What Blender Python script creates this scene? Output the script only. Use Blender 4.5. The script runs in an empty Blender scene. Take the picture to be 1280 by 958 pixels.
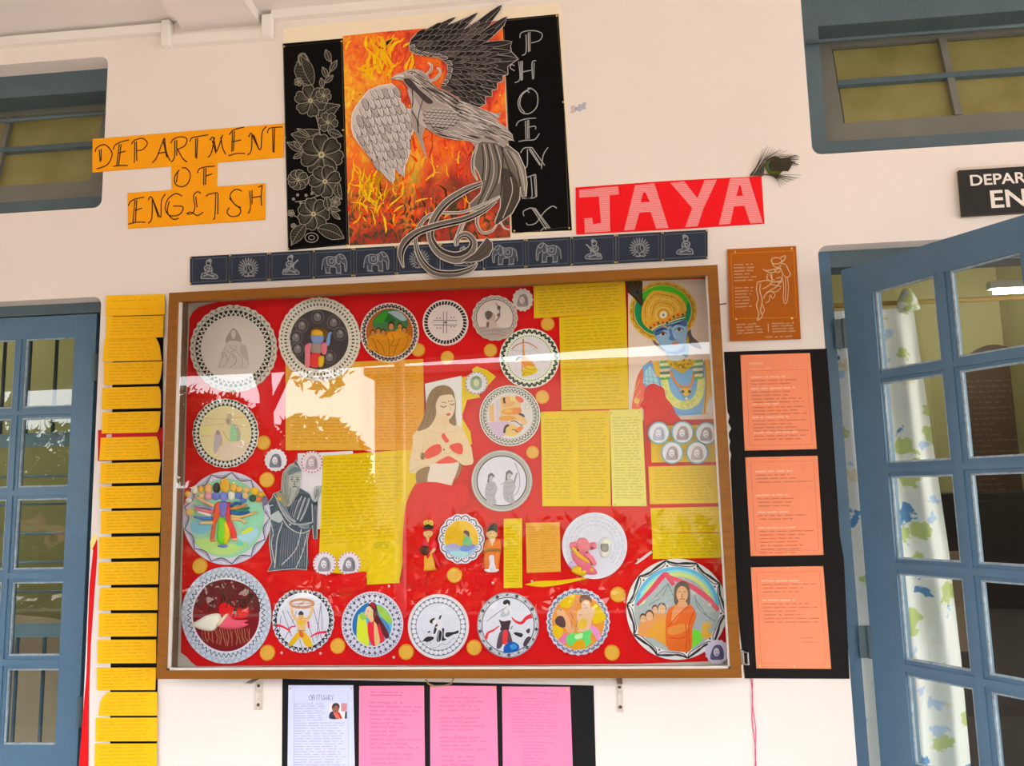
import bpy, bmesh, math, random
from math import sin, cos, pi, radians, tan, atan2, hypot
from mathutils import Vector, Matrix, geometry

C = bpy.context.scene.collection
SC = bpy.context.scene
random.seed(7)

# ------------------------------------------------------------------ camera
FPX = 1036.0                                     # focal length in pixels of the 1280x958 frame
def _cam_axes():
    """World axes in camera space, from the two vanishing points of the wall (horizontals and plumb lines)."""
    r = Vector((640 + 9540, 479 - 867, -FPX)).normalized()
    u = Vector((457 - 640, -7090 - 479, FPX))
    u = (u - r * u.dot(r)).normalized()
    n = r.cross(u)
    if n.z < 0: n = -n
    return r, n, u                               # wall right, into the wall, up (image x right, y down, z forward)
AX, AN, AU = _cam_axes()
CAM = Vector((0.0, -2.5, 1.55))
cd = bpy.data.cameras.new('camera'); cam = bpy.data.objects.new('camera', cd); C.objects.link(cam)
cd.sensor_width = 36.0; cd.lens = FPX / 1280 * 36.0; cd.clip_start = 0.05; cd.clip_end = 300
def _w(v): return Vector((AX.dot(v), AN.dot(v), AU.dot(v)))
cx_, cy_, cz_ = _w(Vector((1, 0, 0))), _w(Vector((0, -1, 0))), _w(Vector((0, 0, -1)))
M = Matrix(((cx_.x, cy_.x, cz_.x, CAM.x), (cx_.y, cy_.y, cz_.y, CAM.y), (cx_.z, cy_.z, cz_.z, CAM.z), (0, 0, 0, 1)))
cam.matrix_world = M
SC.camera = cam

# ------------------------------------------------------------------ daylight and exposure
w = bpy.data.worlds.new('overcast_sky'); SC.world = w; w.use_nodes = True
bg = w.node_tree.nodes['Background']
bg.inputs[0].default_value = (0.88, 0.95, 1.0, 1); bg.inputs[1].default_value = 9.0
sl = bpy.data.lights.new('sun', 'SUN'); sl.energy = 12.0; sl.angle = radians(4); sl.color = (1.0, 0.89, 0.78)
sun = bpy.data.objects.new('sun', sl); C.objects.link(sun)
sun.rotation_euler = Vector((0.62, -0.12, -0.78)).to_track_quat('-Z', 'Y').to_euler()
SC.view_settings.view_transform = 'Standard'; SC.view_settings.look = 'None'
SC.view_settings.gamma = 1.0; SC.view_settings.use_curve_mapping = False
SC.view_settings.exposure = -0.20

# ------------------------------------------------------------------ surveying: photograph point -> point on a wall-parallel plane
def P(u, v, y=0.0):
    d = _w(Vector(((u - 640) / FPX, (v - 479) / FPX, 1.0)))
    t = (y - CAM.y) / d.y
    return CAM + d * t
def onplane(u, v, p0, nrm):
    d = _w(Vector(((u - 640) / FPX, (v - 479) / FPX, 1.0)))
    return CAM + d * ((p0 - CAM).dot(nrm) / d.dot(nrm))

# ------------------------------------------------------------------ materials
def lin(c):
    return tuple(((x / 255) / 12.92 if x / 255 <= 0.04045 else ((x / 255 + 0.055) / 1.055) ** 2.4) for x in c)
LK = [1.0]                                       # colour gain; raised for the case contents to offset the shade there
def L4(c, k=None):
    l = lin(c); k = min(k or LK[0], 0.92 / max(max(l), 1e-4)); return tuple(x * k for x in l) + (1.0,)
MATS = {}
def new_mat(name):
    m = bpy.data.materials.new(name); m.use_nodes = True
    nt = m.node_tree; b = nt.nodes['Principled BSDF']
    return m, nt, b
def nd(nt, t, **kw):
    n = nt.nodes.new(t)
    for k, v in kw.items(): setattr(n, k, v)
    return n
def mat(name, color, rough=0.6, metal=0.0, noise=0.06, scale=40.0, bump=0.0, bscale=None, spec=0.4, stretch=None, coat=0.0):
    """Paint, paper, wood, metal: a flat colour with fine mottling and relief."""
    if name in MATS: return MATS[name]
    m, nt, b = new_mat(name)
    tc = nd(nt, 'ShaderNodeTexCoord'); mp = nd(nt, 'ShaderNodeMapping')
    if stretch: mp.inputs['Scale'].default_value = stretch
    nt.links.new(tc.outputs['Object'], mp.inputs[0])
    n = nd(nt, 'ShaderNodeTexNoise'); n.inputs['Scale'].default_value = scale; n.inputs['Detail'].default_value = 5
    nt.links.new(mp.outputs[0], n.inputs['Vector'])
    r = nd(nt, 'ShaderNodeMapRange'); r.inputs['To Min'].default_value = 1 - noise * 2; r.inputs['To Max'].default_value = 1 + noise * 2
    nt.links.new(n.outputs['Fac'], r.inputs['Value'])
    mx = nd(nt, 'ShaderNodeVectorMath', operation='SCALE'); mx.inputs[0].default_value = color[:3]
    nt.links.new(r.outputs[0], mx.inputs['Scale']); nt.links.new(mx.outputs[0], b.inputs['Base Color'])
    b.inputs['Roughness'].default_value = rough; b.inputs['Metallic'].default_value = metal
    b.inputs['Specular IOR Level'].default_value = spec
    if coat: b.inputs['Coat Weight'].default_value = coat; b.inputs['Coat Roughness'].default_value = 0.15
    if bump:
        n2 = nd(nt, 'ShaderNodeTexNoise'); n2.inputs['Scale'].default_value = bscale or scale; n2.inputs['Detail'].default_value = 6
        nt.links.new(mp.outputs[0], n2.inputs['Vector'])
        bp = nd(nt, 'ShaderNodeBump'); bp.inputs['Strength'].default_value = bump; bp.inputs['Distance'].default_value = 0.004
        nt.links.new(n2.outputs['Fac'], bp.inputs['Height']); nt.links.new(bp.outputs[0], b.inputs['Normal'])
    MATS[name] = m
    return m
def ink_mat():
    """Drawn and printed colour: the colour of every stroke sits on its own faces."""
    m, nt, b = new_mat('coloured_ink')
    a = nd(nt, 'ShaderNodeVertexColor'); a.layer_name = 'Col'
    tc = nd(nt, 'ShaderNodeTexCoord'); n = nd(nt, 'ShaderNodeTexNoise'); n.inputs['Scale'].default_value = 220; n.inputs['Detail'].default_value = 3
    nt.links.new(tc.outputs['Object'], n.inputs['Vector'])
    r = nd(nt, 'ShaderNodeMapRange'); r.inputs['To Min'].default_value = 0.88; r.inputs['To Max'].default_value = 1.1
    nt.links.new(n.outputs['Fac'], r.inputs['Value'])
    mx = nd(nt, 'ShaderNodeVectorMath', operation='SCALE')
    nt.links.new(a.outputs[0], mx.inputs[0]); nt.links.new(r.outputs[0], mx.inputs['Scale']); nt.links.new(mx.outputs[0], b.inputs['Base Color'])
    b.inputs['Roughness'].default_value = 0.75; b.inputs['Specular IOR Level'].default_value = 0.2
    return m
INK = ink_mat()
def glass_mat(name, tint=(1, 1, 1), ior=1.5, rough=0.0):
    """Sheet glass: clear, with the mirror strength of a pane (two faces) by Fresnel."""
    m, nt, b = new_mat(name); nt.nodes.remove(b)
    out = nt.nodes['Material Output']
    tr = nd(nt, 'ShaderNodeBsdfTransparent'); tr.inputs[0].default_value = tint + (1,)
    gl = nd(nt, 'ShaderNodeBsdfGlossy'); gl.inputs['Roughness'].default_value = rough
    fr = nd(nt, 'ShaderNodeFresnel'); fr.inputs['IOR'].default_value = ior
    geo = nd(nt, 'ShaderNodeNewGeometry'); inv = nd(nt, 'ShaderNodeMath', operation='MULTIPLY_ADD'); inv.inputs[1].default_value = -1.9; inv.inputs[2].default_value = 1.9
    nt.links.new(geo.outputs['Backfacing'], inv.inputs[0])          # both faces of the pane counted once, at the side the light enters
    mul = nd(nt, 'ShaderNodeMath', operation='MULTIPLY', use_clamp=True)
    nt.links.new(fr.outputs[0], mul.inputs[0]); nt.links.new(inv.outputs[0], mul.inputs[1])
    mx = nd(nt, 'ShaderNodeMixShader')
    nt.links.new(mul.outputs[0], mx.inputs[0]); nt.links.new(tr.outputs[0], mx.inputs[1]); nt.links.new(gl.outputs[0], mx.inputs[2])
    nt.links.new(mx.outputs[0], out.inputs['Surface'])
    return m

# ------------------------------------------------------------------ object helpers
def tag(o, label=None, cat=None, group=None, kind=None):
    if label: o['label'] = label
    if cat: o['category'] = cat
    if group: o['group'] = group
    if kind: o['kind'] = kind
    return o
def link_mesh(name, me, parent=None, loc=None):
    o = bpy.data.objects.new(name, me); C.objects.link(o)
    if loc is not None: o.location = loc
    if parent: o.parent = parent
    return o
def obj(name, verts, faces, m, parent=None, origin=None, smooth=False):
    """One mesh object; verts are world points, moved so that the object's origin is `origin` (the parent's place for parts)."""
    if origin is None:
        origin = Vector(parent['_o']) if parent else Vector((sum(v[0] for v in verts) / len(verts), sum(v[1] for v in verts) / len(verts), sum(v[2] for v in verts) / len(verts)))
    origin = Vector(origin)
    me = bpy.data.meshes.new(name)
    me.from_pydata([tuple(Vector(v) - origin) for v in verts], [], faces)
    me.materials.append(m)
    if smooth:
        for p in me.polygons: p.use_smooth = True
    me.update()
    o = link_mesh(name, me, parent)
    if parent is None: o.location = origin
    o['_o'] = origin
    return o
def empty(name, loc, label=None, cat=None, group=None):
    o = bpy.data.objects.new(name, None); C.objects.link(o); o.location = loc; o['_o'] = Vector(loc); o.empty_display_size = 0.05
    return tag(o, label, cat, group)
class MB:
    """Collects boxes, bars, tubes and prisms for one mesh."""
    def __init__(s): s.v = []; s.f = []
    def add(s, vs, fs):
        n = len(s.v); s.v += [Vector(v) for v in vs]; s.f += [tuple(i + n for i in f) for f in fs]; return s
    def box(s, a, b, bev=0.0):
        x0, y0, z0 = (min(a[i], b[i]) for i in range(3)); x1, y1, z1 = (max(a[i], b[i]) for i in range(3))
        if bev <= 0:
            return s.add([(x0, y0, z0), (x1, y0, z0), (x1, y1, z0), (x0, y1, z0), (x0, y0, z1), (x1, y0, z1), (x1, y1, z1), (x0, y1, z1)],
                         [(0, 3, 2, 1), (4, 5, 6, 7), (0, 1, 5, 4), (1, 2, 6, 5), (2, 3, 7, 6), (3, 0, 4, 7)])
        bm = bmesh.new(); bmesh.ops.create_cube(bm, size=1)
        for v in bm.verts: v.co = Vector(((x0 + x1) / 2 + v.co.x * (x1 - x0), (y0 + y1) / 2 + v.co.y * (y1 - y0), (z0 + z1) / 2 + v.co.z * (z1 - z0)))
        bmesh.ops.bevel(bm, geom=bm.edges[:], offset=min(bev, (x1 - x0) * .45, (y1 - y0) * .45, (z1 - z0) * .45), segments=2, affect='EDGES', profile=0.5)
        bm.verts.index_update(); s.add([v.co.copy() for v in bm.verts], [tuple(v.index for v in f.verts) for f in bm.faces]); bm.free(); return s
    def tube(s, pts, r, n=8, cap=True):
        pts = [Vector(p) for p in pts]; rings = []
        rr = r if isinstance(r, (list, tuple)) else [r] * len(pts)
        for i, p in enumerate(pts):
            d = (pts[min(i + 1, len(pts) - 1)] - pts[max(i - 1, 0)]).normalized()
            a = d.orthogonal() if i == 0 else (rings[-1][1] - d * rings[-1][1].dot(d))
            a = a.normalized(); b = d.cross(a)
            rings.append(([p + (a * cos(2 * pi * k / n) + b * sin(2 * pi * k / n)) * rr[i] for k in range(n)], a))
        vs = [v for q, _ in rings for v in q]; fs = []
        for i in range(len(pts) - 1):
            for k in range(n): fs.append((i * n + k, i * n + (k + 1) % n, (i + 1) * n + (k + 1) % n, (i + 1) * n + k))
        if cap: fs += [tuple(reversed(range(n))), tuple(range((len(pts) - 1) * n, len(pts) * n))]
        return s.add(vs, fs)
    def prism(s, xz, y0, y1):
        """Closed outline in the wall plane, from y0 (back) to y1 (front)."""
        n = len(xz)
        tri = geometry.tessellate_polygon([[Vector((p[0], p[1], 0)) for p in xz]])
        vs = [(p[0], y0, p[1]) for p in xz] + [(p[0], y1, p[1]) for p in xz]
        fs = [tuple(t) for t in tri] + [tuple(i + n for i in t) for t in tri]
        fs += [(i, (i + 1) % n, n + (i + 1) % n, n + i) for i in range(n)]
        return s.add(vs, fs)
    def ball(s, c, r, sc=(1, 1, 1), nu=10, nv=6):
        vs = [Vector(c) + Vector((0, 0, r * sc[2]))]
        for j in range(1, nv):
            for i in range(nu):
                th = pi * j / nv; ph = 2 * pi * i / nu
                vs.append(Vector(c) + Vector((r * sc[0] * sin(th) * cos(ph), r * sc[1] * sin(th) * sin(ph), r * sc[2] * cos(th))))
        vs.append(Vector(c) - Vector((0, 0, r * sc[2]))); fs = []
        for i in range(nu): fs.append((0, 1 + i, 1 + (i + 1) % nu))
        for j in range(nv - 2):
            for i in range(nu): fs.append((1 + j * nu + i, 1 + (j + 1) * nu + i, 1 + (j + 1) * nu + (i + 1) % nu, 1 + j * nu + (i + 1) % nu))
        b = len(vs) - 1
        for i in range(nu): fs.append((b, 1 + (nv - 2) * nu + (i + 1) % nu, 1 + (nv - 2) * nu + i))
        return s.add(vs, fs)
    def build(s, name, m, parent=None, origin=None, smooth=False):
        return fixn(obj(name, s.v, s.f, m, parent, origin, smooth))
def fixn(o):
    bm = bmesh.new(); bm.from_mesh(o.data); bmesh.ops.recalc_face_normals(bm, faces=bm.faces[:]); bm.to_mesh(o.data); bm.free(); return o

# ------------------------------------------------------------------ drawing: outlines and strokes that become flat coloured geometry on their sheet
def sm(pts, closed=False, k=6):
    """Smooth curve through the points."""
    n = len(pts); out = []
    rng = n if closed else n - 1
    for i in range(rng):
        p0, p1, p2, p3 = (pts[(i - 1) % n] if closed or i > 0 else pts[i]), pts[i], pts[(i + 1) % n], (pts[(i + 2) % n] if closed or i + 2 < n else pts[(i + 1) % n])
        for j in range(k):
            t = j / k
            out.append(tuple(0.5 * (2 * p1[a] + (p2[a] - p0[a]) * t + (2 * p0[a] - 5 * p1[a] + 4 * p2[a] - p3[a]) * t * t + (3 * p1[a] - p0[a] - 3 * p2[a] + p3[a]) * t ** 3) for a in (0, 1)))
    if not closed: out.append(tuple(pts[-1]))
    return out
def ell(cx, cy, rx, ry=None, n=24, a0=0.0, a1=2 * pi, rot=0.0):
    ry = rx if ry is None else ry
    full = abs(a1 - a0 - 2 * pi) < 1e-6
    r = []
    for i in range(n if full else n + 1):
        a = a0 + (a1 - a0) * i / n; x, y = rx * cos(a), ry * sin(a)
        r.append((cx + x * cos(rot) - y * sin(rot), cy + x * sin(rot) + y * cos(rot)))
    return r
def inside(p, poly):
    r = False; j = len(poly) - 1
    for i in range(len(poly)):
        if (poly[i][1] > p[1]) != (poly[j][1] > p[1]) and p[0] < (poly[j][0] - poly[i][0]) * (p[1] - poly[i][1]) / (poly[j][1] - poly[i][1]) + poly[i][0]: r = not r
        j = i
    return r
class Draw:
    """Marks measured on the photograph (at crop x0, y0, enlargement s) and carried to their sheet at distance y."""
    EPS = 0.00005
    def __init__(s, y, crop=(0, 0, 1.0)): s.y = y; s.c = crop; s.v = []; s.f = []; s.col = []; s.lay = 1
    def crop(s, *c): s.c = c; return s
    def _pt(s, p):
        q = P(s.c[0] + p[0] / s.c[2], s.c[1] + p[1] / s.c[2], s.y); return (q.x, s.y - s.lay * s.EPS, q.z)
    def _add(s, pts, faces, c):
        n = len(s.v); s.v += [s._pt(p) for p in pts]; s.f += [tuple(i + n for i in f) for f in faces]
        s.col += [L4(c)] * len(faces)
    def up(s): s.lay += 1; return s
    def poly(s, pts, c, up=True):
        tri = geometry.tessellate_polygon([[Vector((p[0], p[1], 0)) for p in pts]])
        s._add(pts, [tuple(t) for t in tri], c)
        if up: s.lay += 1
        return s
    def blob(s, pts, c, k=5, up=True): return s.poly(sm(pts, True, k), c, up)
    def e(s, cx, cy, rx, ry=None, c=(0, 0, 0), n=20, rot=0.0, up=True): return s.poly(ell(cx, cy, rx, ry, n, rot=rot), c, up)
    def line(s, pts, w, c, closed=False, up=True, smooth=0):
        """A stroke; w is one width or a list along it."""
        if smooth:
            if isinstance(w, (list, tuple)):
                m0 = len(pts); w = [w[min(int(i / smooth), m0 - 1)] * (1 - (i / smooth) % 1) + w[min(int(i / smooth) + 1, m0 - 1)] * ((i / smooth) % 1) for i in range((m0 - 1) * smooth + 1)]
            pts = sm(pts, closed, smooth)
        n = len(pts); ws = w if isinstance(w, (list, tuple)) else [w] * n
        vs = []
        for i in range(n):
            a = pts[(i - 1) % n] if closed or i else pts[i]; b = pts[(i + 1) % n] if closed or i + 1 < n else pts[i]
            dx, dy = b[0] - a[0], b[1] - a[1]; l = hypot(dx, dy) or 1
            h = ws[i] / 2; vs += [(pts[i][0] - dy / l * h, pts[i][1] + dx / l * h), (pts[i][0] + dy / l * h, pts[i][1] - dx / l * h)]
        fs = [(2 * i, 2 * i + 1, 2 * ((i + 1) % n) + 1, 2 * ((i + 1) % n)) for i in range(n if closed else n - 1)]
        s._add(vs, fs, c)
        if up: s.lay += 1
        return s
    def ring(s, cx, cy, rx, ry, w, c, n=48, up=True): return s.line(ell(cx, cy, rx, ry, n), w, c, True, up)
    def lines(s, many, w, c, smooth=0):
        for p in many: s.line(p, w, c, False, False, smooth); s.lay += .12
        s.lay += 1; return s
    def build(s, name, parent):
        o = Vector(parent['_o']); me = bpy.data.meshes.new(name)
        me.from_pydata([(v[0] - o.x, v[1] - o.y, v[2] - o.z) for v in s.v], [], s.f)
        at = me.color_attributes.new('Col', 'FLOAT_COLOR', 'CORNER'); buf = []
        for f, c in zip(s.f, s.col): buf += list(c) * len(f)
        at.data.foreach_set('color', buf); me.materials.append(INK); me.update()
        return link_mesh(name, me, parent)
def lerp2(a, b, t): return (a[0] + (b[0] - a[0]) * t, a[1] + (b[1] - a[1]) * t)
def quadpt(q, u, v): return lerp2(lerp2(q[0], q[1], u), lerp2(q[3], q[2], u), v)
def scrawl(d, q, n, c, w=0.5, amp=0.9, step=1.1, fill=(0.85, 1.0), up=True, gap=0.16, rng=None):
    """n lines of running handwriting inside the photograph quad q."""
    rg = rng or random
    for i in range(n):
        v = (i + 0.5) / n; a, b = quadpt(q, 0, v), quadpt(q, 1, v); ln = hypot(b[0] - a[0], b[1] - a[1])
        end = ln * rg.uniform(*fill); x = rg.uniform(0, 2); word = []; nl = rg.randint(3, 8)
        while x < end:
            t = x / ln; p = lerp2(a, b, t)
            tall = 1.7 if rg.random() < 0.16 else 1.0
            word.append((p[0], p[1] + (amp * tall * (-1 if len(word) % 2 else 0.7)) * rg.uniform(0.5, 1.0)))
            x += step * rg.uniform(0.7, 1.3)
            if len(word) >= nl * 2:
                d.line(word, w, c, False, False); word = []; nl = rg.randint(2, 7); x += step * 1.6 + ln * 0.004
        if len(word) > 2: d.line(word, w, c, False, False)
    if up: d.lay += 1
PIN_ME = None
def pin_mesh():
    global PIN_ME
    if PIN_ME is None:
        mb = MB().ball((0, -0.0025, 0), 0.0042, (1, .7, 1), 10, 6).tube([(0, 0.004, 0), (0, -0.002, 0)], 0.0012, 6)
        PIN_ME = mb.build('pin', mat('brass', (0.78, 0.55, 0.12), 0.3, 0.9, 0.03), None, (0, 0, 0)).data
        bpy.data.objects.remove(bpy.data.objects['pin'])
        for p in PIN_ME.polygons: p.use_smooth = True
    return PIN_ME
def pins(parent, pts, y, s=1.0):
    for (u, v) in pts:
        o = link_mesh('pin', pin_mesh(), parent); q = P(u, v, y - 0.001); o.location = q - Vector(parent['_o']); o.scale = (s, s, s)
def sheet(name, px, y, color, label, cat, group=None, th=0.0012, m=None, rough=0.75, curl=None):
    """A sheet of paper or card on a wall-parallel plane: front face at y, th thick, outline given on the photograph."""
    xz = [(P(u, v, y).x, P(u, v, y).z) for u, v in px]
    m = m or mat('paper_%02x%02x%02x' % tuple(int(c) for c in color), L4(color)[:3], rough, 0, 0.03, 30, 0.12, 14, 0.25 if sum(color) > 150 else 0.06)
    o = MB().prism(xz, y + th, y).build(name, m)
    return tag(o, label, cat, group)

# ================================================================== SETTING
plaster = mat('peach_plaster', (0.80, 0.70, 0.645), 0.85, 0, 0.018, 3.5, 0.08, 60, 0.2)
lower_paint = mat('ceiling_paint', (0.78, 0.70, 0.66), 0.85, 0, 0.015, 3, 0.06, 50, 0.2)
blue_dark = mat('grey_blue_gloss_paint', (0.075, 0.115, 0.135), 0.38, 0, 0.10, 9, 0.35, 55, 0.5)
blue = mat('blue_gloss_paint', (0.076, 0.152, 0.236), 0.36, 0, 0.08, 9, 0.35, 55, 0.5)
grey_sash = mat('weathered_grey_paint', (0.165, 0.16, 0.135), 0.5, 0, 0.12, 8, 0.3, 50, 0.4)
shade_paint = mat('dark_brown_dim_mirror', (0.09, 0.065, 0.05), 0.7, 0, 0.08, 4)  # darkened so the unseen beam and parapet mirror dim in the glass
white_plastic = mat('cream_conduit_paint', (0.80, 0.73, 0.68), 0.6, 0, 0.02, 6)
floor_m = mat('grey_red_floor', (0.46, 0.38, 0.33), 0.6, 0, 0.05, 4)
olive_wall = mat('olive_room_paint', (0.50, 0.46, 0.20), 0.8, 0, 0.03, 2)
XL, XR, ZT = -9.0, 7.0, 3.18
def rrect(x0, x1, z0, z1, r, n=5):
    o = []
    for cx, cz, a in ((x1 - r, z1 - r, 0), (x0 + r, z1 - r, pi / 2), (x0 + r, z0 + r, pi), (x1 - r, z0 + r, 1.5 * pi)):
        for i in range(n + 1): o.append((cx + r * cos(a + pi / 2 * i / n), cz + r * sin(a + pi / 2 * i / n)))
    return o
OPEN = {'window_1': (-2.95, -1.617, 2.537, 3.075), 'door_1': (-2.90, -1.603, 0.0, 2.232),
        'window_2': (0.683, 2.0, 2.562, 3.12), 'door_2': (0.677, 2.02, 0.0, 2.275)}
def make_wall():
    outer = [(XL, -0.05), (XR, -0.05), (XR, ZT), (XL, ZT)]
    holes = []
    for k, (a, b, c, d) in OPEN.items(): holes.append(rrect(a, b, c if c > 0 else 0.001, d, 0.028))
    loops = [outer] + holes; flat = [p for l in loops for p in l]; n = len(flat)
    tri = geometry.tessellate_polygon([[Vector((p[0], p[1], 0)) for p in l] for l in loops])
    vs = [(p[0], 0.0, p[1]) for p in flat] + [(p[0], 0.24, p[1]) for p in flat]
    fs = [tuple(t) for t in tri] + [tuple(i + n for i in t) for t in tri]; s = 0
    for l in loops:
        m = len(l)
        for i in range(m): fs.append((s + i, s + (i + 1) % m, n + s + (i + 1) % m, n + s + i))
        s += m
    return tag(fixn(obj('wall_back', vs, fs, plaster, None, (0, 0, 0))), kind='structure')
wall = make_wall()
def st(name, a, b, m, parent=None, bev=0): return tag(MB().box(a, b, bev).build(name, m, parent), kind='structure')
st('floor', (XL, -3.15, -0.1), (XR, 0.0, 0.0), floor_m)
ceil = st('ceiling', (XL, -3.3, ZT), (XR, 0.0, ZT + 0.12), lower_paint)
beam = tag(MB().box((-1.342, -3.2, 3.142), (-1.075, -0.001, ZT)).build('beam', lower_paint, ceil), kind='structure')
# the outer beam's soffit climbs slightly towards the right
eave = tag(MB().prism([(XL, 2.445), (-2.1, 2.458), (0.7, 2.545), (XR, 2.70), (XR, ZT), (XL, ZT)], -3.12, -3.3).build('beam_front', shade_paint), kind='structure')
st('wall_parapet', (XL, -3.3, 0.0), (XR, -3.15, 0.80), shade_paint)
st('wall_end_added', (XL - .15, -3.3, 0), (XL, 0.0, ZT), mat('added_end_wall_brown', (0.10, 0.065, 0.05), 0.8, 0, .1, 3))  # added end wall, out of view; keeps bright sky off the door panes
# conduit along the head of the wall
cm = MB()
def run(u0, t0, b0, u1, t1, b1, y0=-0.022):
    a, b, c, d = P(u0, t0), P(u0, b0), P(u1, b1), P(u1, t1)
    cm.prism([(a.x, a.z), (b.x, b.z), (c.x, c.z), (d.x, d.z)], -0.0005, y0)
run(-260, 73, 83, 207, 33, 44); run(216, 48, 60, 332, 40, 52); run(342, 17, 27.5, 640, -10, 1)
cond = tag(cm.build('conduit', white_plastic), 'cream conduit run along the top of the peach wall, stepping under the ceiling beam', 'conduit')
jm = MB(); a, b = P(207, 31), P(217, 61); jm.box((a.x, -0.03, b.z), (b.x, -0.0005, a.z), .003); jm.build('elbow', white_plastic, cond)
jm = MB(); a, b = P(331, 24), P(343, 52); jm.box((a.x, -0.03, b.z), (b.x, -0.0005, a.z), .003); jm.build('elbow', white_plastic, cond)
chip = Draw(-0.0003, (700, 0, 2.207)); wall['_o'] = Vector((0, 0, 0))
chip.poly([(50, 286), (58, 289), (66, 282), (73, 284), (70, 294), (72, 300), (62, 303), (54, 309), (46, 304), (50, 297)], (176, 178, 190)).poly([(28, 296), (36, 290), (44, 294), (40, 301), (44, 308), (34, 314), (27, 311), (31, 304)], (206, 186, 180)).poly([(40, 298), (50, 294), (48, 304), (41, 306)], (158, 160, 176))
chip.build('paint_chip', wall)

# ------------------------------------------------------------------ top-lights above the doors
def obscured_glass():
    m, nt, b = new_mat('obscured_olive_glass')
    tc = nd(nt, 'ShaderNodeTexCoord'); n = nd(nt, 'ShaderNodeTexNoise'); n.inputs['Scale'].default_value = 7; n.inputs['Detail'].default_value = 6
    nt.links.new(tc.outputs['Object'], n.inputs['Vector'])
    r = nd(nt, 'ShaderNodeValToRGB'); r.color_ramp.elements[0].position = 0.3; r.color_ramp.elements[1].position = 0.75
    r.color_ramp.elements[0].color = (0.20, 0.17, 0.05, 1); r.color_ramp.elements[1].color = (0.30, 0.26, 0.10, 1)
    nt.links.new(n.outputs['Fac'], r.inputs['Fac']); nt.links.new(r.outputs[0], b.inputs['Base Color'])
    b.inputs['Roughness'].default_value = 0.35; b.inputs['Specular IOR Level'].default_value = 0.35
    return m
OBS = obscured_glass()
def toplight(name, x0, x1, z0, z1, fw, tilt, cols, rows, label_bar):
    """Frame set 9 cm back in the wall; a bottom-hung sash leaning inwards; one horizontal guard bar."""
    y = 0.075; root = MB(); sb = .070
    root.box((x0, y, z0), (x0 + fw, y + .09, z1)).box((x1 - fw, y, z0), (x1, y + .09, z1)).box((x0 + fw, y, z1 - fw - .03), (x1 - fw, y + .09, z1)).box((x0 + fw, y, z0), (x1 - fw, y + .09, z0 + sb))
    w = tag(root.build(name, blue_dark, None, ((x0 + x1) / 2, y, z0)), kind='structure')
    a0, a1 = x0 + fw + .004, x1 - fw - .004; zb = z0 + sb + .004; h = (z1 - fw - .03) - zb + .04; ys = y + .02
    ct, stn = cos(radians(tilt)), sin(radians(tilt))
    def T(x, d, s): return (x, ys + s * stn + d * ct, zb + s * ct - d * stn)     # along the leaning sash
    def bar(mb, xa, xb, sa, sb, d0=0, d1=.035):
        mb.add([T(xa, d0, sa), T(xb, d0, sa), T(xb, d1, sa), T(xa, d1, sa), T(xa, d0, sb), T(xb, d0, sb), T(xb, d1, sb), T(xa, d1, sb)],
               [(0, 3, 2, 1), (4, 5, 6, 7), (0, 1, 5, 4), (1, 2, 6, 5), (2, 3, 7, 6), (3, 0, 4, 7)])
    fr = MB(); e = .062
    bar(fr, a0, a0 + e, 0, h); bar(fr, a1 - e, a1, 0, h); bar(fr, a0 + e, a1 - e, 0, .072); bar(fr, a0 + e, a1 - e, h - .05, h)
    sash = fr.build('sash', grey_sash, w)
    xs = [a0 + e + (a1 - a0 - 2 * e) * i / cols for i in range(cols + 1)]; ss = [.072 + (h - .122) * i / rows for i in range(rows + 1)]
    for i in range(1, cols):
        mb = MB(); bar(mb, xs[i] - .011, xs[i] + .011, .072, h - .05, -.004, .02); mb.build('muntin', grey_sash, sash)
    for j in range(1, rows):
        mb = MB(); bar(mb, a0 + e, a1 - e, ss[j] - .010, ss[j] + .010, -.006, .02); mb.build('muntin', blue_dark, sash)
    for i in range(cols):
        for j in range(rows):
            mb = MB(); bar(mb, xs[i] + .008, xs[i + 1] - .008, ss[j] + .008, ss[j + 1] - .008, .012, .016); mb.build('pane', OBS, sash)
    zq = z0 + label_bar
    g = MB().tube([(x0 + .02, y - .012, zq), (x1 - .02, y - .012, zq)], .0065, 8).build('guard_bar', blue_dark, w, smooth=True)
    return w
toplight('window_1', OPEN['window_1'][0], OPEN['window_1'][1], 2.537, 3.075, .052, 12, 3, 2, P(60, 147, .063).z - 2.537)
toplight('window_2', OPEN['window_2'][0], OPEN['window_2'][1], 2.562, 3.12, .068, 12, 3, 2, P(1150, 42, .063).z - 2.562)

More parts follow.
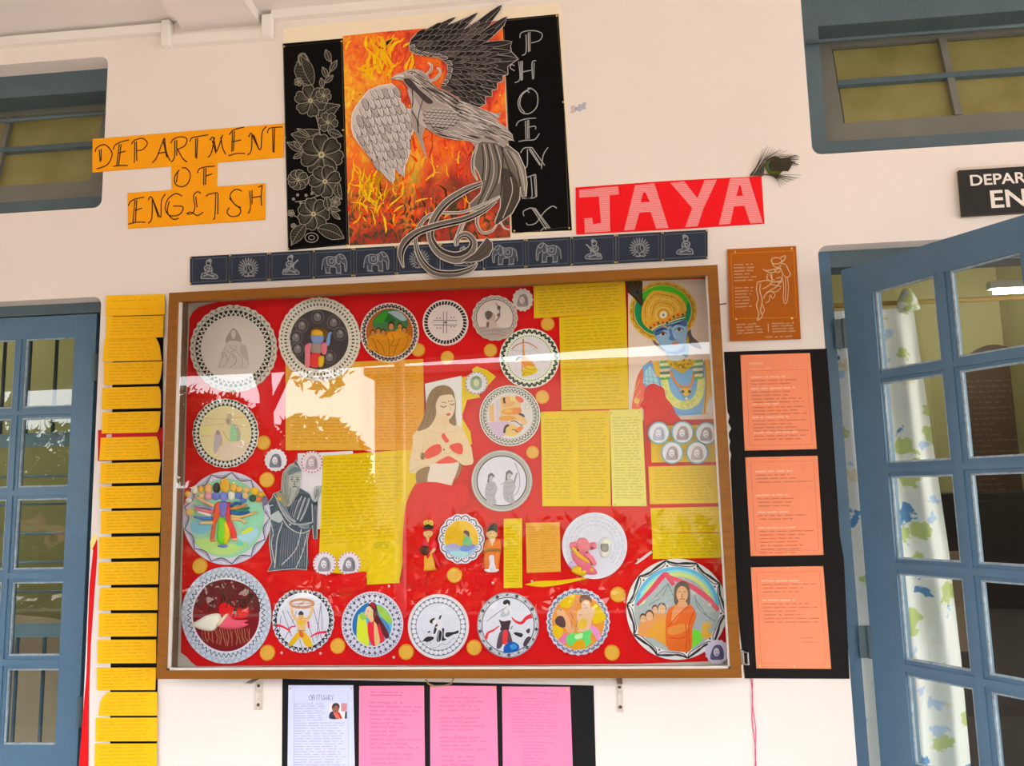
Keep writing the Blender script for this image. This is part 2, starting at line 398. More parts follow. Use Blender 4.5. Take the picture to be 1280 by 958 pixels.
# ------------------------------------------------------------------ glazed doors
PANE = glass_mat('door_glass', (0.93, 0.95, 0.93), 1.52)
ROWS = [(2.117, 1.883), (1.848, 1.618), (1.580, 1.352), (1.312, 1.080), (1.040, 0.808)]
def door_leaf(name, hinge, phi, handed, W=0.674, t1=.112, t2=.314, t3=.360, t4=.562, top=2.205, th=.036, m=blue):
    """Leaf hung at `hinge`; runs along +t from the hinge; phi turns it out of the wall (0 = shut); five rows of two panes."""
    d = Vector((cos(radians(phi)) * handed, -sin(radians(phi)), 0)); nn = Vector((d.y, -d.x, 0))
    if nn.y > 0: nn = -nn
    def T(t, e, z): q = Vector(hinge) + d * t + nn * e; return (q.x, q.y, z)
    def bar(mb, ta, tb, za, zb, e0=-th / 2, e1=th / 2):
        return mb.add([T(ta, e0, za), T(tb, e0, za), T(tb, e1, za), T(ta, e1, za), T(ta, e0, zb), T(tb, e0, zb), T(tb, e1, zb), T(ta, e1, zb)],
                      [(0, 3, 2, 1), (4, 5, 6, 7), (0, 1, 5, 4), (1, 2, 6, 5), (2, 3, 7, 6), (3, 0, 4, 7)])
    fr = MB(); bar(fr, 0, t1, .02, top); bar(fr, t4, W, .02, top); bar(fr, t1, t4, ROWS[0][0], top); bar(fr, t1, t4, .02, .30)
    root = tag(fr.build(name, m, None, hinge), kind='structure')
    mb = MB(); bar(mb, t1 - .002, t4 + .002, .30, ROWS[-1][1], -.010, .010); mb.build('panel', m, root)
    # moulded muntins with a raised nose
    mb = MB(); bar(mb, t2, t3, .808, ROWS[0][0], -.013, .013); bar(mb, t2 + .012, t3 - .012, .808, ROWS[0][0], -th / 2, th / 2); mb.build('muntin', m, root)
    for i in range(4):
        a, b = ROWS[i + 1][0], ROWS[i][1]; mb = MB()
        bar(mb, t1, t4, a, b, -.0125, .0125); bar(mb, t1, t4, a + .010, b - .010, -th / 2 - .0006, th / 2 + .0006); mb.build('muntin', m, root)
    put = MB()
    for (za, zb) in ROWS:
        for (ta, tb) in ((t1, t2), (t3, t4)):
            g = MB(); bar(g, ta - .004, tb + .004, zb - .004, za + .004, -.0015, .0015); g.build('pane', PANE, root)
            for (p, q, r, s_) in ((ta, ta + .005, zb, za), (tb - .005, tb, zb, za), (ta + .005, tb - .005, zb, zb + .005), (ta + .005, tb - .005, za - .005, za)):
                bar(put, p, q, r, s_, .0018, .009)
    put.build('putty_bead', mat('chipped_paint_edge', (0.30, 0.36, 0.40), 0.5, 0, 0.35, 60), root)
    return root, T
def hinge_part(parent, c, m=blue_dark, hw=.030):
    x, y, z = c
    mb = MB().tube([(x, y, z - .045), (x, y, z + .045)], .0095, 10)
    for k in (-.015, .015): mb.tube([(x, y, z + k - .001), (x, y, z + k + .001)], .0105, 10)
    mb.box((x - hw, y + .004, z - .045), (x + hw, y + .009, z + .045)); return mb.build('hinge', m, parent)
def door_frame(name, x0, x1, ztop, y0=.078, y1=.165, w=.058):
    """Timber lining in the opening: jambs and head are the parts."""
    r = tag(MB().box((x0, y0, 0.0), (x0 + w, y1, ztop)).box((x1 - w, y0, 0.0), (x1, y1, ztop)).build(name, blue, None, ((x0 + x1) / 2, y0, 0)), kind='structure')
    MB().box((x0 + w, y0, ztop - w), (x1 - w, y1, ztop)).build('head_rail', blue_dark, r); return r
# left door, shut: only its right-hand leaf is in view
x0, x1, _, zt = OPEN['door_1']
f1 = door_frame('trim_1', x0, x1, zt, .066, .16, .036)
hx = P(112, 640, .075).x
d1, T1 = door_leaf('door_1', (hx, .085, 0), 0, -1, W=0.60, t1=.076, t2=.256, t3=.292, t4=.515, top=zt - .040)
hinge_part(d1, (hx + .008, .058, P(118, 460, .06).z), hw=.012); hinge_part(d1, (hx + .008, .058, P(104, 890, .06).z), hw=.012)
# right door, its leaf swung out towards the viewer
x0, x1, _, zt = OPEN['door_2']
f2 = door_frame('trim_2', x0, x1, zt, .066, .16, .052)
d2, T2 = door_leaf('door_2', (.766, .048, 0), 56, 1, W=0.635, t1=.104, t2=.294, t3=.340, t4=.530)
hinge_part(d2, (.752, .045, P(1052, 417, .045).z)); hinge_part(d2, (.752, .045, P(1078, 803, .045).z))

# ------------------------------------------------------------------ room behind
room = MB().box((-3.4, 4.3, 0), (3.2, 4.4, 3.3)); tag(room.build('wall_room', olive_wall), kind='structure')
st('wall_room_left', (-3.5, .24, 0), (-3.4, 4.4, 3.3), olive_wall); st('wall_room_right', (3.2, .24, 0), (3.3, 4.4, 3.3), olive_wall)
st('ceiling_room', (-3.5, .24, 3.3), (3.3, 4.4, 3.4), mat('room_ceiling_paint', (.45, .45, .42), .8)); st('floor_room', (-3.5, .0, -.1), (3.3, 4.4, 0), mat('dark_floor', (.08, .075, .07), .5))

LK[0] = 1.25
# ================================================================== GLAZED DISPLAY CASE
wood = mat('varnished_frame_wood', (0.235, 0.078, 0.003), 0.42, 0, 0.16, 14, 0.15, 30, 0.3, (1, 1, 8))
wood_h = mat('varnished_frame_wood_rail', (0.235, 0.078, 0.003), 0.42, 0, 0.16, 14, 0.15, 30, 0.3, (.12, 1, 1))
inner_wood = mat('case_inner_wood', (0.22, 0.13, 0.075), 0.45, 0, 0.10, 9)
BX0, BX1, BZ0, BZ1 = -1.3075, 0.362, 1.0475, 2.201
FW, YF, YG = 0.029, -0.115, -0.102
case = empty('display_case', ((BX0 + BX1) / 2, 0, BZ0), 'large shallow wall case in a varnished brown frame, lined with red cloth behind glass', 'display case')
def mitre(name, a, b, c, d, m):                  # a..d: the rail's outline in x, z
    MB().prism([a, b, c, d], -0.088, YF).build(name, m, case)
ix0, ix1, iz0, iz1 = BX0 + FW, BX1 - FW, BZ0 + FW * .8, BZ1 - FW
mitre('frame_rail', (BX0, BZ0), (BX1, BZ0), (ix1, iz0), (ix0, iz0), wood_h); mitre('frame_rail', (BX1, BZ0), (BX1, BZ1), (ix1, iz1), (ix1, iz0), wood)
mitre('frame_rail', (BX1, BZ1), (BX0, BZ1), (ix0, iz1), (ix1, iz1), wood_h); mitre('frame_rail', (BX0, BZ1), (BX0, BZ0), (ix0, iz0), (ix0, iz1), wood)
SX0, SX1, SZ0, SZ1 = BX0 + .008, BX1 - .004, iz0 - .010, BZ1 - .004
for a, b in (((BX0 + .002, -.088, BZ0 + .002), (SX0, -.001, BZ1 - .001)), ((SX1, -.088, BZ0 + .002), (BX1 - .001, -.001, BZ1 - .001)),
             ((SX0, -.088, BZ0 + .002), (SX1, -.001, SZ0)), ((SX0, -.088, SZ1), (SX1, -.001, BZ1 - .001))):
    MB().box(a, b).build('case_side', inner_wood, case)
MB().box((SX0, -.007, SZ0), (SX1, -.001, SZ1)).build('back_panel', mat('white_board_lining', (.78, .70, .62), .7, 0, .03, 8), case)
ch = mat('pale_glass_channel', (.72, .66, .60), .4, 0, .06, 20)
for a, b in (((ix0, YG - .005, iz0), (ix0 + .007, YG + .006, iz1)), ((ix1 - .005, YG - .005, iz0), (ix1, YG + .006, iz1)), ((ix0, YG - .005, iz0), (ix1, YG + .006, iz0 + .006))):
    MB().box(a, b).build('glass_channel', ch, case)
CASE_GLASS = glass_mat('case_glass', (0.97, 0.985, 0.97), 1.55)
MB().box((ix0 + .001, YG - .002, iz0 + .001), (ix1 - .001, YG + .002, iz1 - .001)).build('glass_pane', CASE_GLASS, case)
lt = P(931, 823, -.10); mb = MB().box((BX1 + .0005, -.10, lt.z - .02), (BX1 + .012, -.075, lt.z + .02), .003).tube([(BX1 + .010, -.098, lt.z - .016), (BX1 + .02, -.11, lt.z - .016), (BX1 + .02, -.11, lt.z + .016), (BX1 + .010, -.098, lt.z + .016)], .0025, 8)
mb.build('latch', mat('bright_steel', (.7, .7, .68), .25, .9, .03), case)
nl = P(905, 380, -.1); MB().tube([(BX1 - .001, -.09, nl.z), (BX1 + .022, -.095, nl.z + .002)], .0018, 6).build('nail', mat('rusty_nail', (.12, .06, .04), .6, .4), case)

# red cloth stretched on the back panel
def cloth_mat(name, c1, c2, bump=0.5):
    m, nt, b = new_mat(name)
    tc = nd(nt, 'ShaderNodeTexCoord'); mp = nd(nt, 'ShaderNodeMapping'); mp.inputs['Rotation'].default_value = (0, radians(-28), 0); mp.inputs['Scale'].default_value = (1.2, 1, 5)
    nt.links.new(tc.outputs['Object'], mp.inputs[0])
    n = nd(nt, 'ShaderNodeTexNoise'); n.inputs['Scale'].default_value = 3; n.inputs['Detail'].default_value = 3; nt.links.new(mp.outputs[0], n.inputs['Vector'])
    n2 = nd(nt, 'ShaderNodeTexNoise'); n2.inputs['Scale'].default_value = 900; nt.links.new(tc.outputs['Object'], n2.inputs['Vector'])
    r = nd(nt, 'ShaderNodeMix', data_type='RGBA'); r.inputs['A'].default_value = c1; r.inputs['B'].default_value = c2; nt.links.new(n2.outputs['Fac'], r.inputs['Factor'])
    nt.links.new(r.outputs['Result'], b.inputs['Base Color']); b.inputs['Roughness'].default_value = .85; b.inputs['Specular IOR Level'].default_value = .15
    b.inputs['Sheen Weight'].default_value = .15
    bp = nd(nt, 'ShaderNodeBump'); bp.inputs['Strength'].default_value = bump; bp.inputs['Distance'].default_value = .012
    nt.links.new(n.outputs['Fac'], bp.inputs['Height']); nt.links.new(bp.outputs[0], b.inputs['Normal'])
    return m
RED = cloth_mat('red_cotton', (.86, .003, .007, 1), (.74, .002, .005, 1))
YC = -0.0125
cl_px = [(237, 398), (241, 390), (247, 385), (258, 381), (274, 377), (420, 369), (560, 361), (700, 353), (800, 348), (888, 344), (893, 420), (900, 560), (907, 700), (913, 826), (800, 830), (600, 832), (400, 832), (246, 833), (240, 829), (233, 821), (226, 816), (228, 700), (232, 560), (234, 470)]
cl = sheet('red_cloth', cl_px, YC, (0, 0, 0), 'bright red cloth lining the whole back of the glass case', 'cloth', None, .004, RED)
_o = Vector(cl['_o'])
for v in cl.data.vertices: v.co.x = min(SX1 - .002, max(SX0 + .002, v.co.x + _o.x)) - _o.x; v.co.z = min(SZ1 - .002, max(SZ0 + .002, v.co.z + _o.z)) - _o.z
YP = YC - 0.0045                                  # paper plane inside the case
YD = YC - 0.0085                                  # face of the plates

# ------------------------------------------------------------------ sheets inside the case
Y1, Y2 = (250, 208, 10), (252, 205, 20)
ink_o = (150, 118, 20)
def wsheet(name, px, col, label, rows, ink=ink_o, y=YP, group=None, pinpts=(), w=.5, amp=.9, q=None, fill=(.88, 1.0), cat='paper', step=1.1, edge=None):
    if col[0] > 240 and col[2] < 60: col = (255, col[1] - 1, col[2])
    o = sheet(name, px, y, col, label, cat, group, .0011)
    d = Draw(y); ink = tuple(int(c_ * .78) for c_ in ink)
    if edge: d.line(px, .8, edge, True)
    if rows:
        q = q or [lerp2(px[0], px[2], .07), lerp2(px[1], px[3], .07), lerp2(px[2], px[0], .07), lerp2(px[3], px[1], .07)]
        scrawl(d, q, rows, ink, w, amp, step, fill)
    if d.f: d.build('handwriting', o)
    if pinpts: pins(o, pinpts, y, .62)
    return o
wsheet('lined_sheet', [(357, 455), (452, 452), (449, 563), (357, 563)], (243, 178, 66), 'orange lined paper with faint writing, left of the pair under the glare', 24, (205, 140, 45), w=.45, amp=.55)
wsheet('lined_sheet', [(450, 452), (529, 449), (531, 563), (449, 563)], (246, 172, 30), 'orange lined paper with faint writing, right of the pair, beside the long-haired woman', 26, (205, 130, 15), YP - .0014, w=.5, amp=.6)
wsheet('white_sheet', [(372, 567), (441, 564), (441, 572), (404, 576), (404, 662), (372, 660)], (226, 216, 226), 'plain white paper peeping out behind the grey draped figure', 0, y=YP + .0002)
wsheet('yellow_sheet', [(404, 570), (516, 562), (523, 598), (512, 618), (506, 640), (506, 690), (500, 722), (458, 722), (430, 718), (398, 714), (401, 640)], (252, 212, 0), 'large yellow sheet of close handwriting between the grey figure and red skirt', 25, (205, 165, 0), YP - .0006, q=[(408, 572), (510, 570), (500, 676), (400, 682)], w=.6)
wsheet('yellow_card', [(458, 676), (500, 672), (499, 729), (459, 731)], (253, 216, 12), 'small yellow card with six pins below the large yellow sheet', 4, (150, 160, 40), YP - .0022, q=[(466, 678), (492, 677), (490, 686), (467, 687)], pinpts=[(462, 678), (496, 675), (461.5, 702), (496, 701), (461.5, 727), (495, 726)], edge=(225, 185, 0))
wsheet('white_sheet', [(531, 480), (548, 476), (577, 470), (578, 512), (578, 560), (536, 560)], (222, 218, 220), 'white squared paper behind the head of the long-haired woman', 0, y=YP + .0003)
wsheet('yellow_backing', [(577, 472), (592, 469), (590, 462), (596, 458), (609, 463), (620, 471), (610, 482), (598, 490), (600, 497), (584, 500), (577, 522), (588, 540), (590, 556), (577, 556)], (252, 214, 0), 'torn yellow paper beside the woman and green medallion', 0, y=YP + .0001)
wsheet('yellow_sheet', [(667, 357), (781, 350.5), (783, 391.5), (667.5, 398)], (250, 204, 22), 'wide yellow sheet at the top of the case, left of the feather', 9, (190, 158, 30), YP - .0012, q=[(672, 361), (777, 355), (778, 388), (673, 394)], w=.65)
wsheet('yellow_sheet', [(699, 397), (783, 391.5), (786, 511), (702, 513)], (252, 212, 10), 'tall yellow handwritten sheet left of the crowned blue portrait', 27, (196, 165, 20), YP - .0002, q=[(704, 399), (780, 395), (782, 507), (705, 509)], w=.62)
wsheet('yellow_sheet', [(676, 515), (718.5, 514), (720, 633), (678, 633)], (253, 215, 5), 'yellow handwritten sheet, left half of the pair with corner pins', 28, (200, 170, 10), YP - .0020, pinpts=[(678.5, 516.5), (715, 516), (716.5, 630), (681, 631)], w=.6)
wsheet('yellow_sheet', [(718.5, 514), (762, 513), (763.5, 633), (720, 633)], (254, 214, 0), 'yellow handwritten sheet, right half of the pair with corner pins', 28, (200, 170, 5), YP - .0020, pinpts=[(722, 516), (758, 515.5), (760.5, 631), (723.5, 631)], w=.6)
wsheet('pale_yellow_sheet', [(762, 512.5), (802.5, 511.5), (808.5, 633), (765.5, 633)], (246, 228, 118), 'pale lemon handwritten sheet hanging beside the blue portrait', 30, (196, 182, 80), YP - .0030, pinpts=[(764, 516.5), (799.5, 515), (804.5, 630.5), (768.5, 631)], w=.55)
wsheet('yellow_card', [(813, 533), (895, 531), (896.5, 577.5), (814.5, 578.5)], (253, 208, 8), 'yellow card behind the five blue-rimmed medallions', 0, y=YP - .0004)
wsheet('yellow_card', [(810.5, 583.5), (897.5, 581.5), (900.5, 629), (812.5, 630.5)], (253, 208, 8), 'yellow handwritten card just below the five medallions', 11, (205, 165, 10), YP - .0006, pinpts=[(894.5, 585.5), (898, 627), (816, 628.5)], w=.55)
wsheet('yellow_card', [(813, 635.5), (902, 633.5), (903, 665.5), (815, 667)], (253, 210, 10), 'yellow handwritten card, third below the medallions, above a thin gap', 7, (205, 168, 10), YP - .0006, w=.55)
wsheet('yellow_card', [(815, 667.5), (903.5, 666.5), (904.5, 697.5), (816, 699)], (254, 214, 4), 'lowest yellow handwritten card on the right, above the large round painting', 7, (210, 172, 5), YP - .0006, w=.55)
wsheet('yellow_strip', [(630, 649), (652, 648.5), (652.5, 735), (630, 735.5)], (250, 214, 24), 'narrow upright yellow strip beside the orange-robed doll', 20, (200, 168, 20), YP - .0008, w=.5, edge=(240, 190, 60))
wsheet('orange_sheet', [(657, 654), (699.5, 653), (701, 715), (658.5, 716.5)], (250, 178, 66), 'small light orange sheet with pins right of the yellow strip', 18, (222, 142, 45), YP - .0008, pinpts=[(660, 658), (697, 658), (699, 712.5), (661, 713.5)], w=.4, amp=.7)

# ------------------------------------------------------------------ round yellow discs
coins = [(684.5, 405, 8.6, 'under the wide yellow sheet'), (522.5, 437.5, 8.5, 'at the lower right of the monks plate'), (559, 447, 8.3, 'below the cross plate in the glare'), (613, 438, 8.3, 'below the kneeling-figure plate in the glare'), (678, 496.5, 8.6, 'between the archer plate and tall yellow sheet'), (665.7, 565.8, 8, 'right of the plate with two pencil archers'),
         (329, 553.5, 8.7, 'right of the pale yellow plate'), (333.5, 600, 9.3, 'left of the grey draped figure'), (249.5, 708, 9.3, 'at the lower left above the dark red plate'), (334, 816.5, 9.4, 'in the bottom row right of the dark red plate'), (422, 808, 9.2, 'in the bottom row right of the wheel plate'), (507.5, 815.5, 9.4, 'in the bottom row right of the bride plate'),
         (568, 719.5, 9.4, 'under the small seated-girl plate'), (592.5, 810, 9.4, 'in the bottom row left of the dancer plate'), (772.3, 743.7, 9.7, 'left of the largest painted plate'), (765, 816.5, 9.7, 'in the bottom row left of the largest plate'), (440, 466.5, 8.2, 'below the dark plate in the white glare')]
gold_m = mat('yellow_craft_card', L4((255, 200, 80))[:3], .45, 0, .05, 60, .2, 80)
rim_m = mat('yellow_craft_card_rim', L4((236, 158, 24))[:3], .45, 0, .05, 60)
coin0 = None
for (u, v, r, where) in coins:
    p = P(u, v, YP); R = (P(u + r, v, YP) - p).length
    if coin0 is None:
        n = 36; vs = []; fs = []; prof = [(0.0, .0), (1.0, .0), (1.0, -.0025), (.95, -.0032), (.86, -.0032), (.82, -.0026), (0, -.0026)]
        mb = MB(); K = .021
        rings = [[(K * q * (1 + (.025 * cos(12 * 2 * pi * i / n) if q > .84 else 0)) * cos(2 * pi * i / n), y, K * q * (1 + (.025 * cos(12 * 2 * pi * i / n) if q > .84 else 0)) * sin(2 * pi * i / n)) for i in range(n)] for q, y in prof[1:-1]]
        vs = [x for g in rings for x in g] + [(0, 0, 0), (0, -.0026, 0)]; m = len(rings)
        for j in range(m - 1):
            for i in range(n): fs.append((j * n + i, j * n + (i + 1) % n, (j + 1) * n + (i + 1) % n, (j + 1) * n + i))
        for i in range(n): fs += [(m * n, i, (i + 1) % n), (m * n + 1, (m - 1) * n + (i + 1) % n, (m - 1) * n + i)]
        coin0 = fixn(obj('yellow_disc', vs, fs, rim_m, None, (0, 0, 0)))
        face = MB(); fv = [(K * .81 * cos(2 * pi * i / 24), -.0028, K * .81 * sin(2 * pi * i / 24)) for i in range(24)]; face0 = fixn(obj('face', fv, [tuple(range(24))], gold_m, coin0, (0, 0, 0)))
        hub = MB()
        for q in (.22, .45, .62):
            hub.tube([(K * q * cos(2 * pi * i / 20), -.0030, K * q * sin(2 * pi * i / 20)) for i in range(21)], .0005, 4, False)
        hub0 = hub.build('embossed_ring', rim_m, coin0, (0, 0, 0)); c = coin0
    else:
        c = coin0.copy(); C.objects.link(c)
        for ch_ in (face0, hub0):
            k = ch_.copy(); C.objects.link(k); k.parent = c
    c.location = (p.x, YC - .0005, p.z); s = R / .021; c.scale = (s, 1.6, s)
    tag(c, 'round yellow scalloped disc ' + where, 'disc', 'yellow discs pinned on the red cloth')

# ------------------------------------------------------------------ plates with drawn borders
INKC = (34, 32, 42)
class Plate:
    def __init__(s, name, cx, cy, rx, ry, col, label, scallop=0, cat='plate', group='decorated round plates in the case', y=YD, th=.005, n=72, amp=.03):
        s.cx, s.cy, s.rx, s.ry = cx, cy, rx, ry
        px = []
        for i in range(n):
            a = 2 * pi * i / n; k = 1 + (amp * cos(scallop * a) if scallop else 0); px.append((cx + rx * k * cos(a), cy + ry * k * sin(a)))
        s.o = sheet(name, px, y, col, label, cat, group, th); s.y = y
        s.d = Draw(y); s.b = Draw(y); s.b.lay = 2; s.d.lay = 14
    def p(s, r, a): return (s.cx + s.rx * r * cos(a), s.cy + s.ry * r * sin(a))
    def ring(s, r, w, c=INKC): s.b.ring(s.cx, s.cy, s.rx * r, s.ry * r, w, c, 64); return s
    def band(s, r0, r1, c):
        n = 64; pts = [s.p(r1, 2 * pi * i / n) for i in range(n)] + [s.p(r0, 2 * pi * i / n) for i in range(n)]
        s.b._add(pts, [(i, (i + 1) % n, n + (i + 1) % n, n + i) for i in range(n)], c); s.b.lay += 1; return s
    def disc(s, r, c): s.b.e(s.cx, s.cy, s.rx * r, s.ry * r, c, 56); return s
    def zig(s, r0, r1, n, w, c=INKC):
        s.b.line([s.p(r0 if i % 2 else r1, pi * i / n) for i in range(2 * n)], w, c, True); return s
    def tri(s, r0, r1, n, c=INKC, wide=.8, off=0.0):
        for i in range(n):
            a = 2 * pi * (i + off) / n; h = pi / n * wide
            s.b.poly([s.p(r0, a - h), s.p(r0, a + h), s.p(r1, a)], c, False)
        s.b.lay += 1; return s
    def dots(s, r, n, rad, c=INKC, off=0.0, k=7):
        for i in range(n):
            q = s.p(r, 2 * pi * (i + off) / n); s.b.e(q[0], q[1], rad, rad, c, k, 0, False)
        s.b.lay += 1; return s
    def arcs(s, r0, r1, n, w, c=INKC, off=0.0):
        for i in range(n):
            a = 2 * pi * (i + off) / n; h = pi / n
            s.b.line([s.p(r0 + (r1 - r0) * sin(pi * k / 6), a - h + 2 * h * k / 6) for k in range(7)], w, c, False, False)
        s.b.lay += 1; return s
    def bars(s, r0, r1, n, w, c=INKC, lean=0.0):
        for i in range(n):
            a = 2 * pi * i / n; s.b.line([s.p(r0, a), s.p(r1, a + lean)], w, c, False, False)
        s.b.lay += 1; return s
    def done(s):
        if s.b.f: s.b.build('border_pattern', s.o)
        if s.d.f: s.d.build('drawing', s.o)
        return s.o

def seated(d, cx, cy, k, c, w=.8):
    """A draped seated woman in loose pencil strokes; cx, cy at the lap, k = height in crop units."""
    f = lambda L: [(cx + x * k, cy + y * k) for x, y in L]
    d.blob(f([(-.10, -.62), (0, -.72), (.11, -.62), (.20, -.42), (.13, -.36), (-.14, -.34), (-.20, -.42)]), c[1])
    d.blob(f([(-.055, -.62), (0, -.67), (.055, -.61), (.04, -.50), (0, -.45), (-.05, -.52)]), c[0])
    d.blob(f([(-.16, -.36), (0, -.40), (.18, -.36), (.30, -.10), (.36, .26), (.10, .30), (-.30, .30), (-.40, .24), (-.30, .0)]), c[2])
    d.lines([f([(-.16, -.36), (-.27, -.08), (-.36, .26)]), f([(.18, -.36), (.30, -.12), (.38, .20)]), f([(-.05, -.1), (.08, .1), (-.1, .28)]), f([(.05, -.15), (.22, .05), (.2, .28)]), f([(-.2, -.05), (-.15, .12), (-.28, .26)]), f([(-.1, -.3), (-.02, -.18), (.1, -.3)]), f([(.1, -.2), (-.1, -.12), (-.2, -.18)])], w, c[1], 4)

# 1 top left, pencil woman
p = Plate('decorated_plate', 291.7, 436, 54, 54.5, (203, 192, 182), 'large pale plate at the top left with a faint pencil woman, zigzag and scalloped border', 30, amp=.018)
p.dots(.95, 44, 1.5, (120, 112, 106)).arcs(.88, .95, 44, .8, (140, 132, 126)).tri(.88, .79, 46, (30, 24, 26), .9).tri(.74, .83, 46, (30, 24, 26), .9, .5).disc(.755, (205, 190, 186))
p.d.crop(220, 360, 7.98); seated(p.d, 575, 690, 400, ((198, 182, 178), (158, 142, 136), (196, 182, 176)), 6)
p.d.blob([(640, 590), (690, 570), (715, 640), (720, 730), (680, 700), (650, 650)], (178, 162, 156)).lines([[(455, 640), (470, 700), (490, 640), (520, 720), (550, 650), (580, 710)]], 7, (165, 148, 142), 4); p.done()
# 2 dark plate with clay figure
p = Plate('decorated_plate', 399.2, 424.5, 51, 52.5, (216, 204, 192), 'plate with a black centre of chalk medallions and a small clay figure in pink scarf', 40, amp=.012)
p.dots(.93, 60, 1.1, (90, 60, 60)).bars(.80, .86, 62, 1.7, (48, 42, 42)).dots(.765, 30, .7, (150, 140, 130)).disc(.715, (70, 62, 66))
p.d.crop(340, 360, 7.98)
for (x, y) in ((455, 290), (300, 375), (615, 345), (680, 460), (240, 495), (258, 610), (575, 690)):
    p.d.ring(x, y, 62, 66, 6, (112, 104, 108), 20).blob([(x - 28, y + 34), (x - 36, y - 10), (x - 5, y - 42), (x + 30, y - 20), (x + 34, y + 20), (x + 14, y + 42)], (120, 112, 114)).e(x + 4, y - 14, 13, 16, (158, 150, 150), 10)
p.done()
fig = empty('clay_figure', P(398, 455, YD), 'small clay figure with yellow crown and pink scarf on the black plate', 'figurine')
def clay(name, px, col, parent, y, depth, k=4, smooth=True):
    """A pressed clay shape: rounded outline with a domed front, standing proud of plane y."""
    px = sm(px, True, k) if smooth else px
    q = [P(u, v, y) for u, v in px]; cx = sum(a.x for a in q) / len(q); cz = sum(a.z for a in q) / len(q)
    vs = []; n = len(q); prof = [(1, 0), (1, -.45), (.86, -.8), (.5, -.97)]
    for s, h in prof: vs += [(cx + (a.x - cx) * s, y + h * depth, cz + (a.z - cz) * s) for a in q]
    vs.append((cx, y - depth, cz)); fs = []
    for j in range(len(prof) - 1):
        for i in range(n): fs.append((j * n + i, j * n + (i + 1) % n, (j + 1) * n + (i + 1) % n, (j + 1) * n + i))
    for i in range(n): fs.append((len(vs) - 1, (len(prof) - 1) * n + i, (len(prof) - 1) * n + (i + 1) % n))
    o = fixn(obj(name, vs, fs, mat('clay_%02x%02x%02x' % tuple(col), L4(col)[:3], .55, 0, .04, 50), parent, smooth=True)); return o
def K(c, L): return [(c[0] + x / c[2], c[1] + y / c[2]) for x, y in L]
c2 = (340, 360, 7.98)
clay('arm', K(c2, [(540, 560), (560, 470), (570, 445), (600, 445), (585, 480), (580, 550), (560, 580)]), (120, 150, 205), fig, YD, .006)
clay('hair', K(c2, [(385, 440), (430, 400), (500, 395), (550, 430), (555, 500), (520, 520), (400, 500)]), (112, 82, 34), fig, YD, .004)
clay('torso', K(c2, [(395, 560), (440, 545), (490, 560), (490, 650), (400, 650)]), (160, 140, 130), fig, YD, .007)
clay('scarf', K(c2, [(335, 575), (400, 555), (385, 650), (380, 780), (335, 790), (332, 680)]), (244, 128, 148), fig, YD, .008)
clay('scarf', K(c2, [(495, 560), (545, 550), (550, 600), (540, 660), (500, 655)]), (244, 128, 148), fig, YD, .008)
clay('skirt', K(c2, [(395, 660), (470, 655), (490, 700), (470, 785), (390, 785)]), (228, 52, 52), fig, YD, .008)
clay('sash', K(c2, [(470, 690), (520, 690), (510, 775), (470, 785)]), (240, 190, 20), fig, YD, .009)
clay('head', K(c2, [(390, 480), (450, 465), (515, 480), (510, 540), (460, 565), (410, 555)]), (124, 142, 196), fig, YD - .002, .008)
clay('crown', K(c2, [(400, 470), (405, 430), (450, 415), (500, 435), (510, 475), (450, 485)]), (244, 178, 30), fig, YD - .002, .010)

# 3 group in ochre robes
p = Plate('decorated_plate', 487, 416, 36.4, 37.3, (232, 212, 204), 'white plate with six figures in ochre robes under a green roof')
p.arcs(.83, .95, 42, 1.5, (34, 28, 36)).dots(.87, 42, .95, (40, 32, 40)).disc(.81, (176, 92, 22))
d = p.d.crop(440, 360, 7.98)
d.blob([(215, 320), (290, 240), (370, 215), (470, 230), (545, 300), (560, 390), (480, 420), (330, 430), (220, 400)], (62, 110, 70)).blob([(220, 325), (310, 245), (360, 235), (350, 300), (310, 345), (240, 350)], (52, 140, 34)).blob([(360, 240), (470, 235), (545, 310), (500, 330), (400, 270)], (160, 172, 186)).poly([(320, 340), (370, 250), (440, 330), (400, 350)], (40, 96, 44))
for (x, y, s) in ((208, 450, 26), (264, 430, 26), (312, 445, 26), (478, 385, 28), (520, 425, 28)):
    d.blob([(x - s * 1.9, y + s * 6.0), (x - s * 1.5, y + s * 1.6), (x, y + s), (x + s * 1.5, y + s * 1.6), (x + s * 1.9, y + s * 6.2)], (212, 138, 20))
    d.e(x, y - 6, s * .95, s * 1.15, (66, 40, 24), 12).e(x, y + 3, s * .72, s * .95, (190, 122, 66), 12)
d.blob([(330, 640), (350, 470), (395, 440), (450, 450), (500, 520), (480, 650), (380, 680)], (220, 142, 16)).e(393, 375, 34, 40, (60, 38, 24), 14).e(393, 388, 25, 32, (192, 124, 68), 14)
d.blob([(180, 500), (300, 520), (500, 500), (590, 480), (575, 580), (480, 660), (370, 680), (270, 650), (200, 580)], (206, 130, 14))
d.lines([[(370, 680), (375, 560), (345, 480)], [(250, 520), (300, 580), (330, 660)], [(480, 500), (440, 600), (420, 660)], [(540, 470), (560, 540), (500, 640)], [(200, 500), (240, 580), (260, 640)], [(400, 460), (420, 520), (390, 580), (470, 570)]], 6, (138, 78, 8), 4)
p.done()
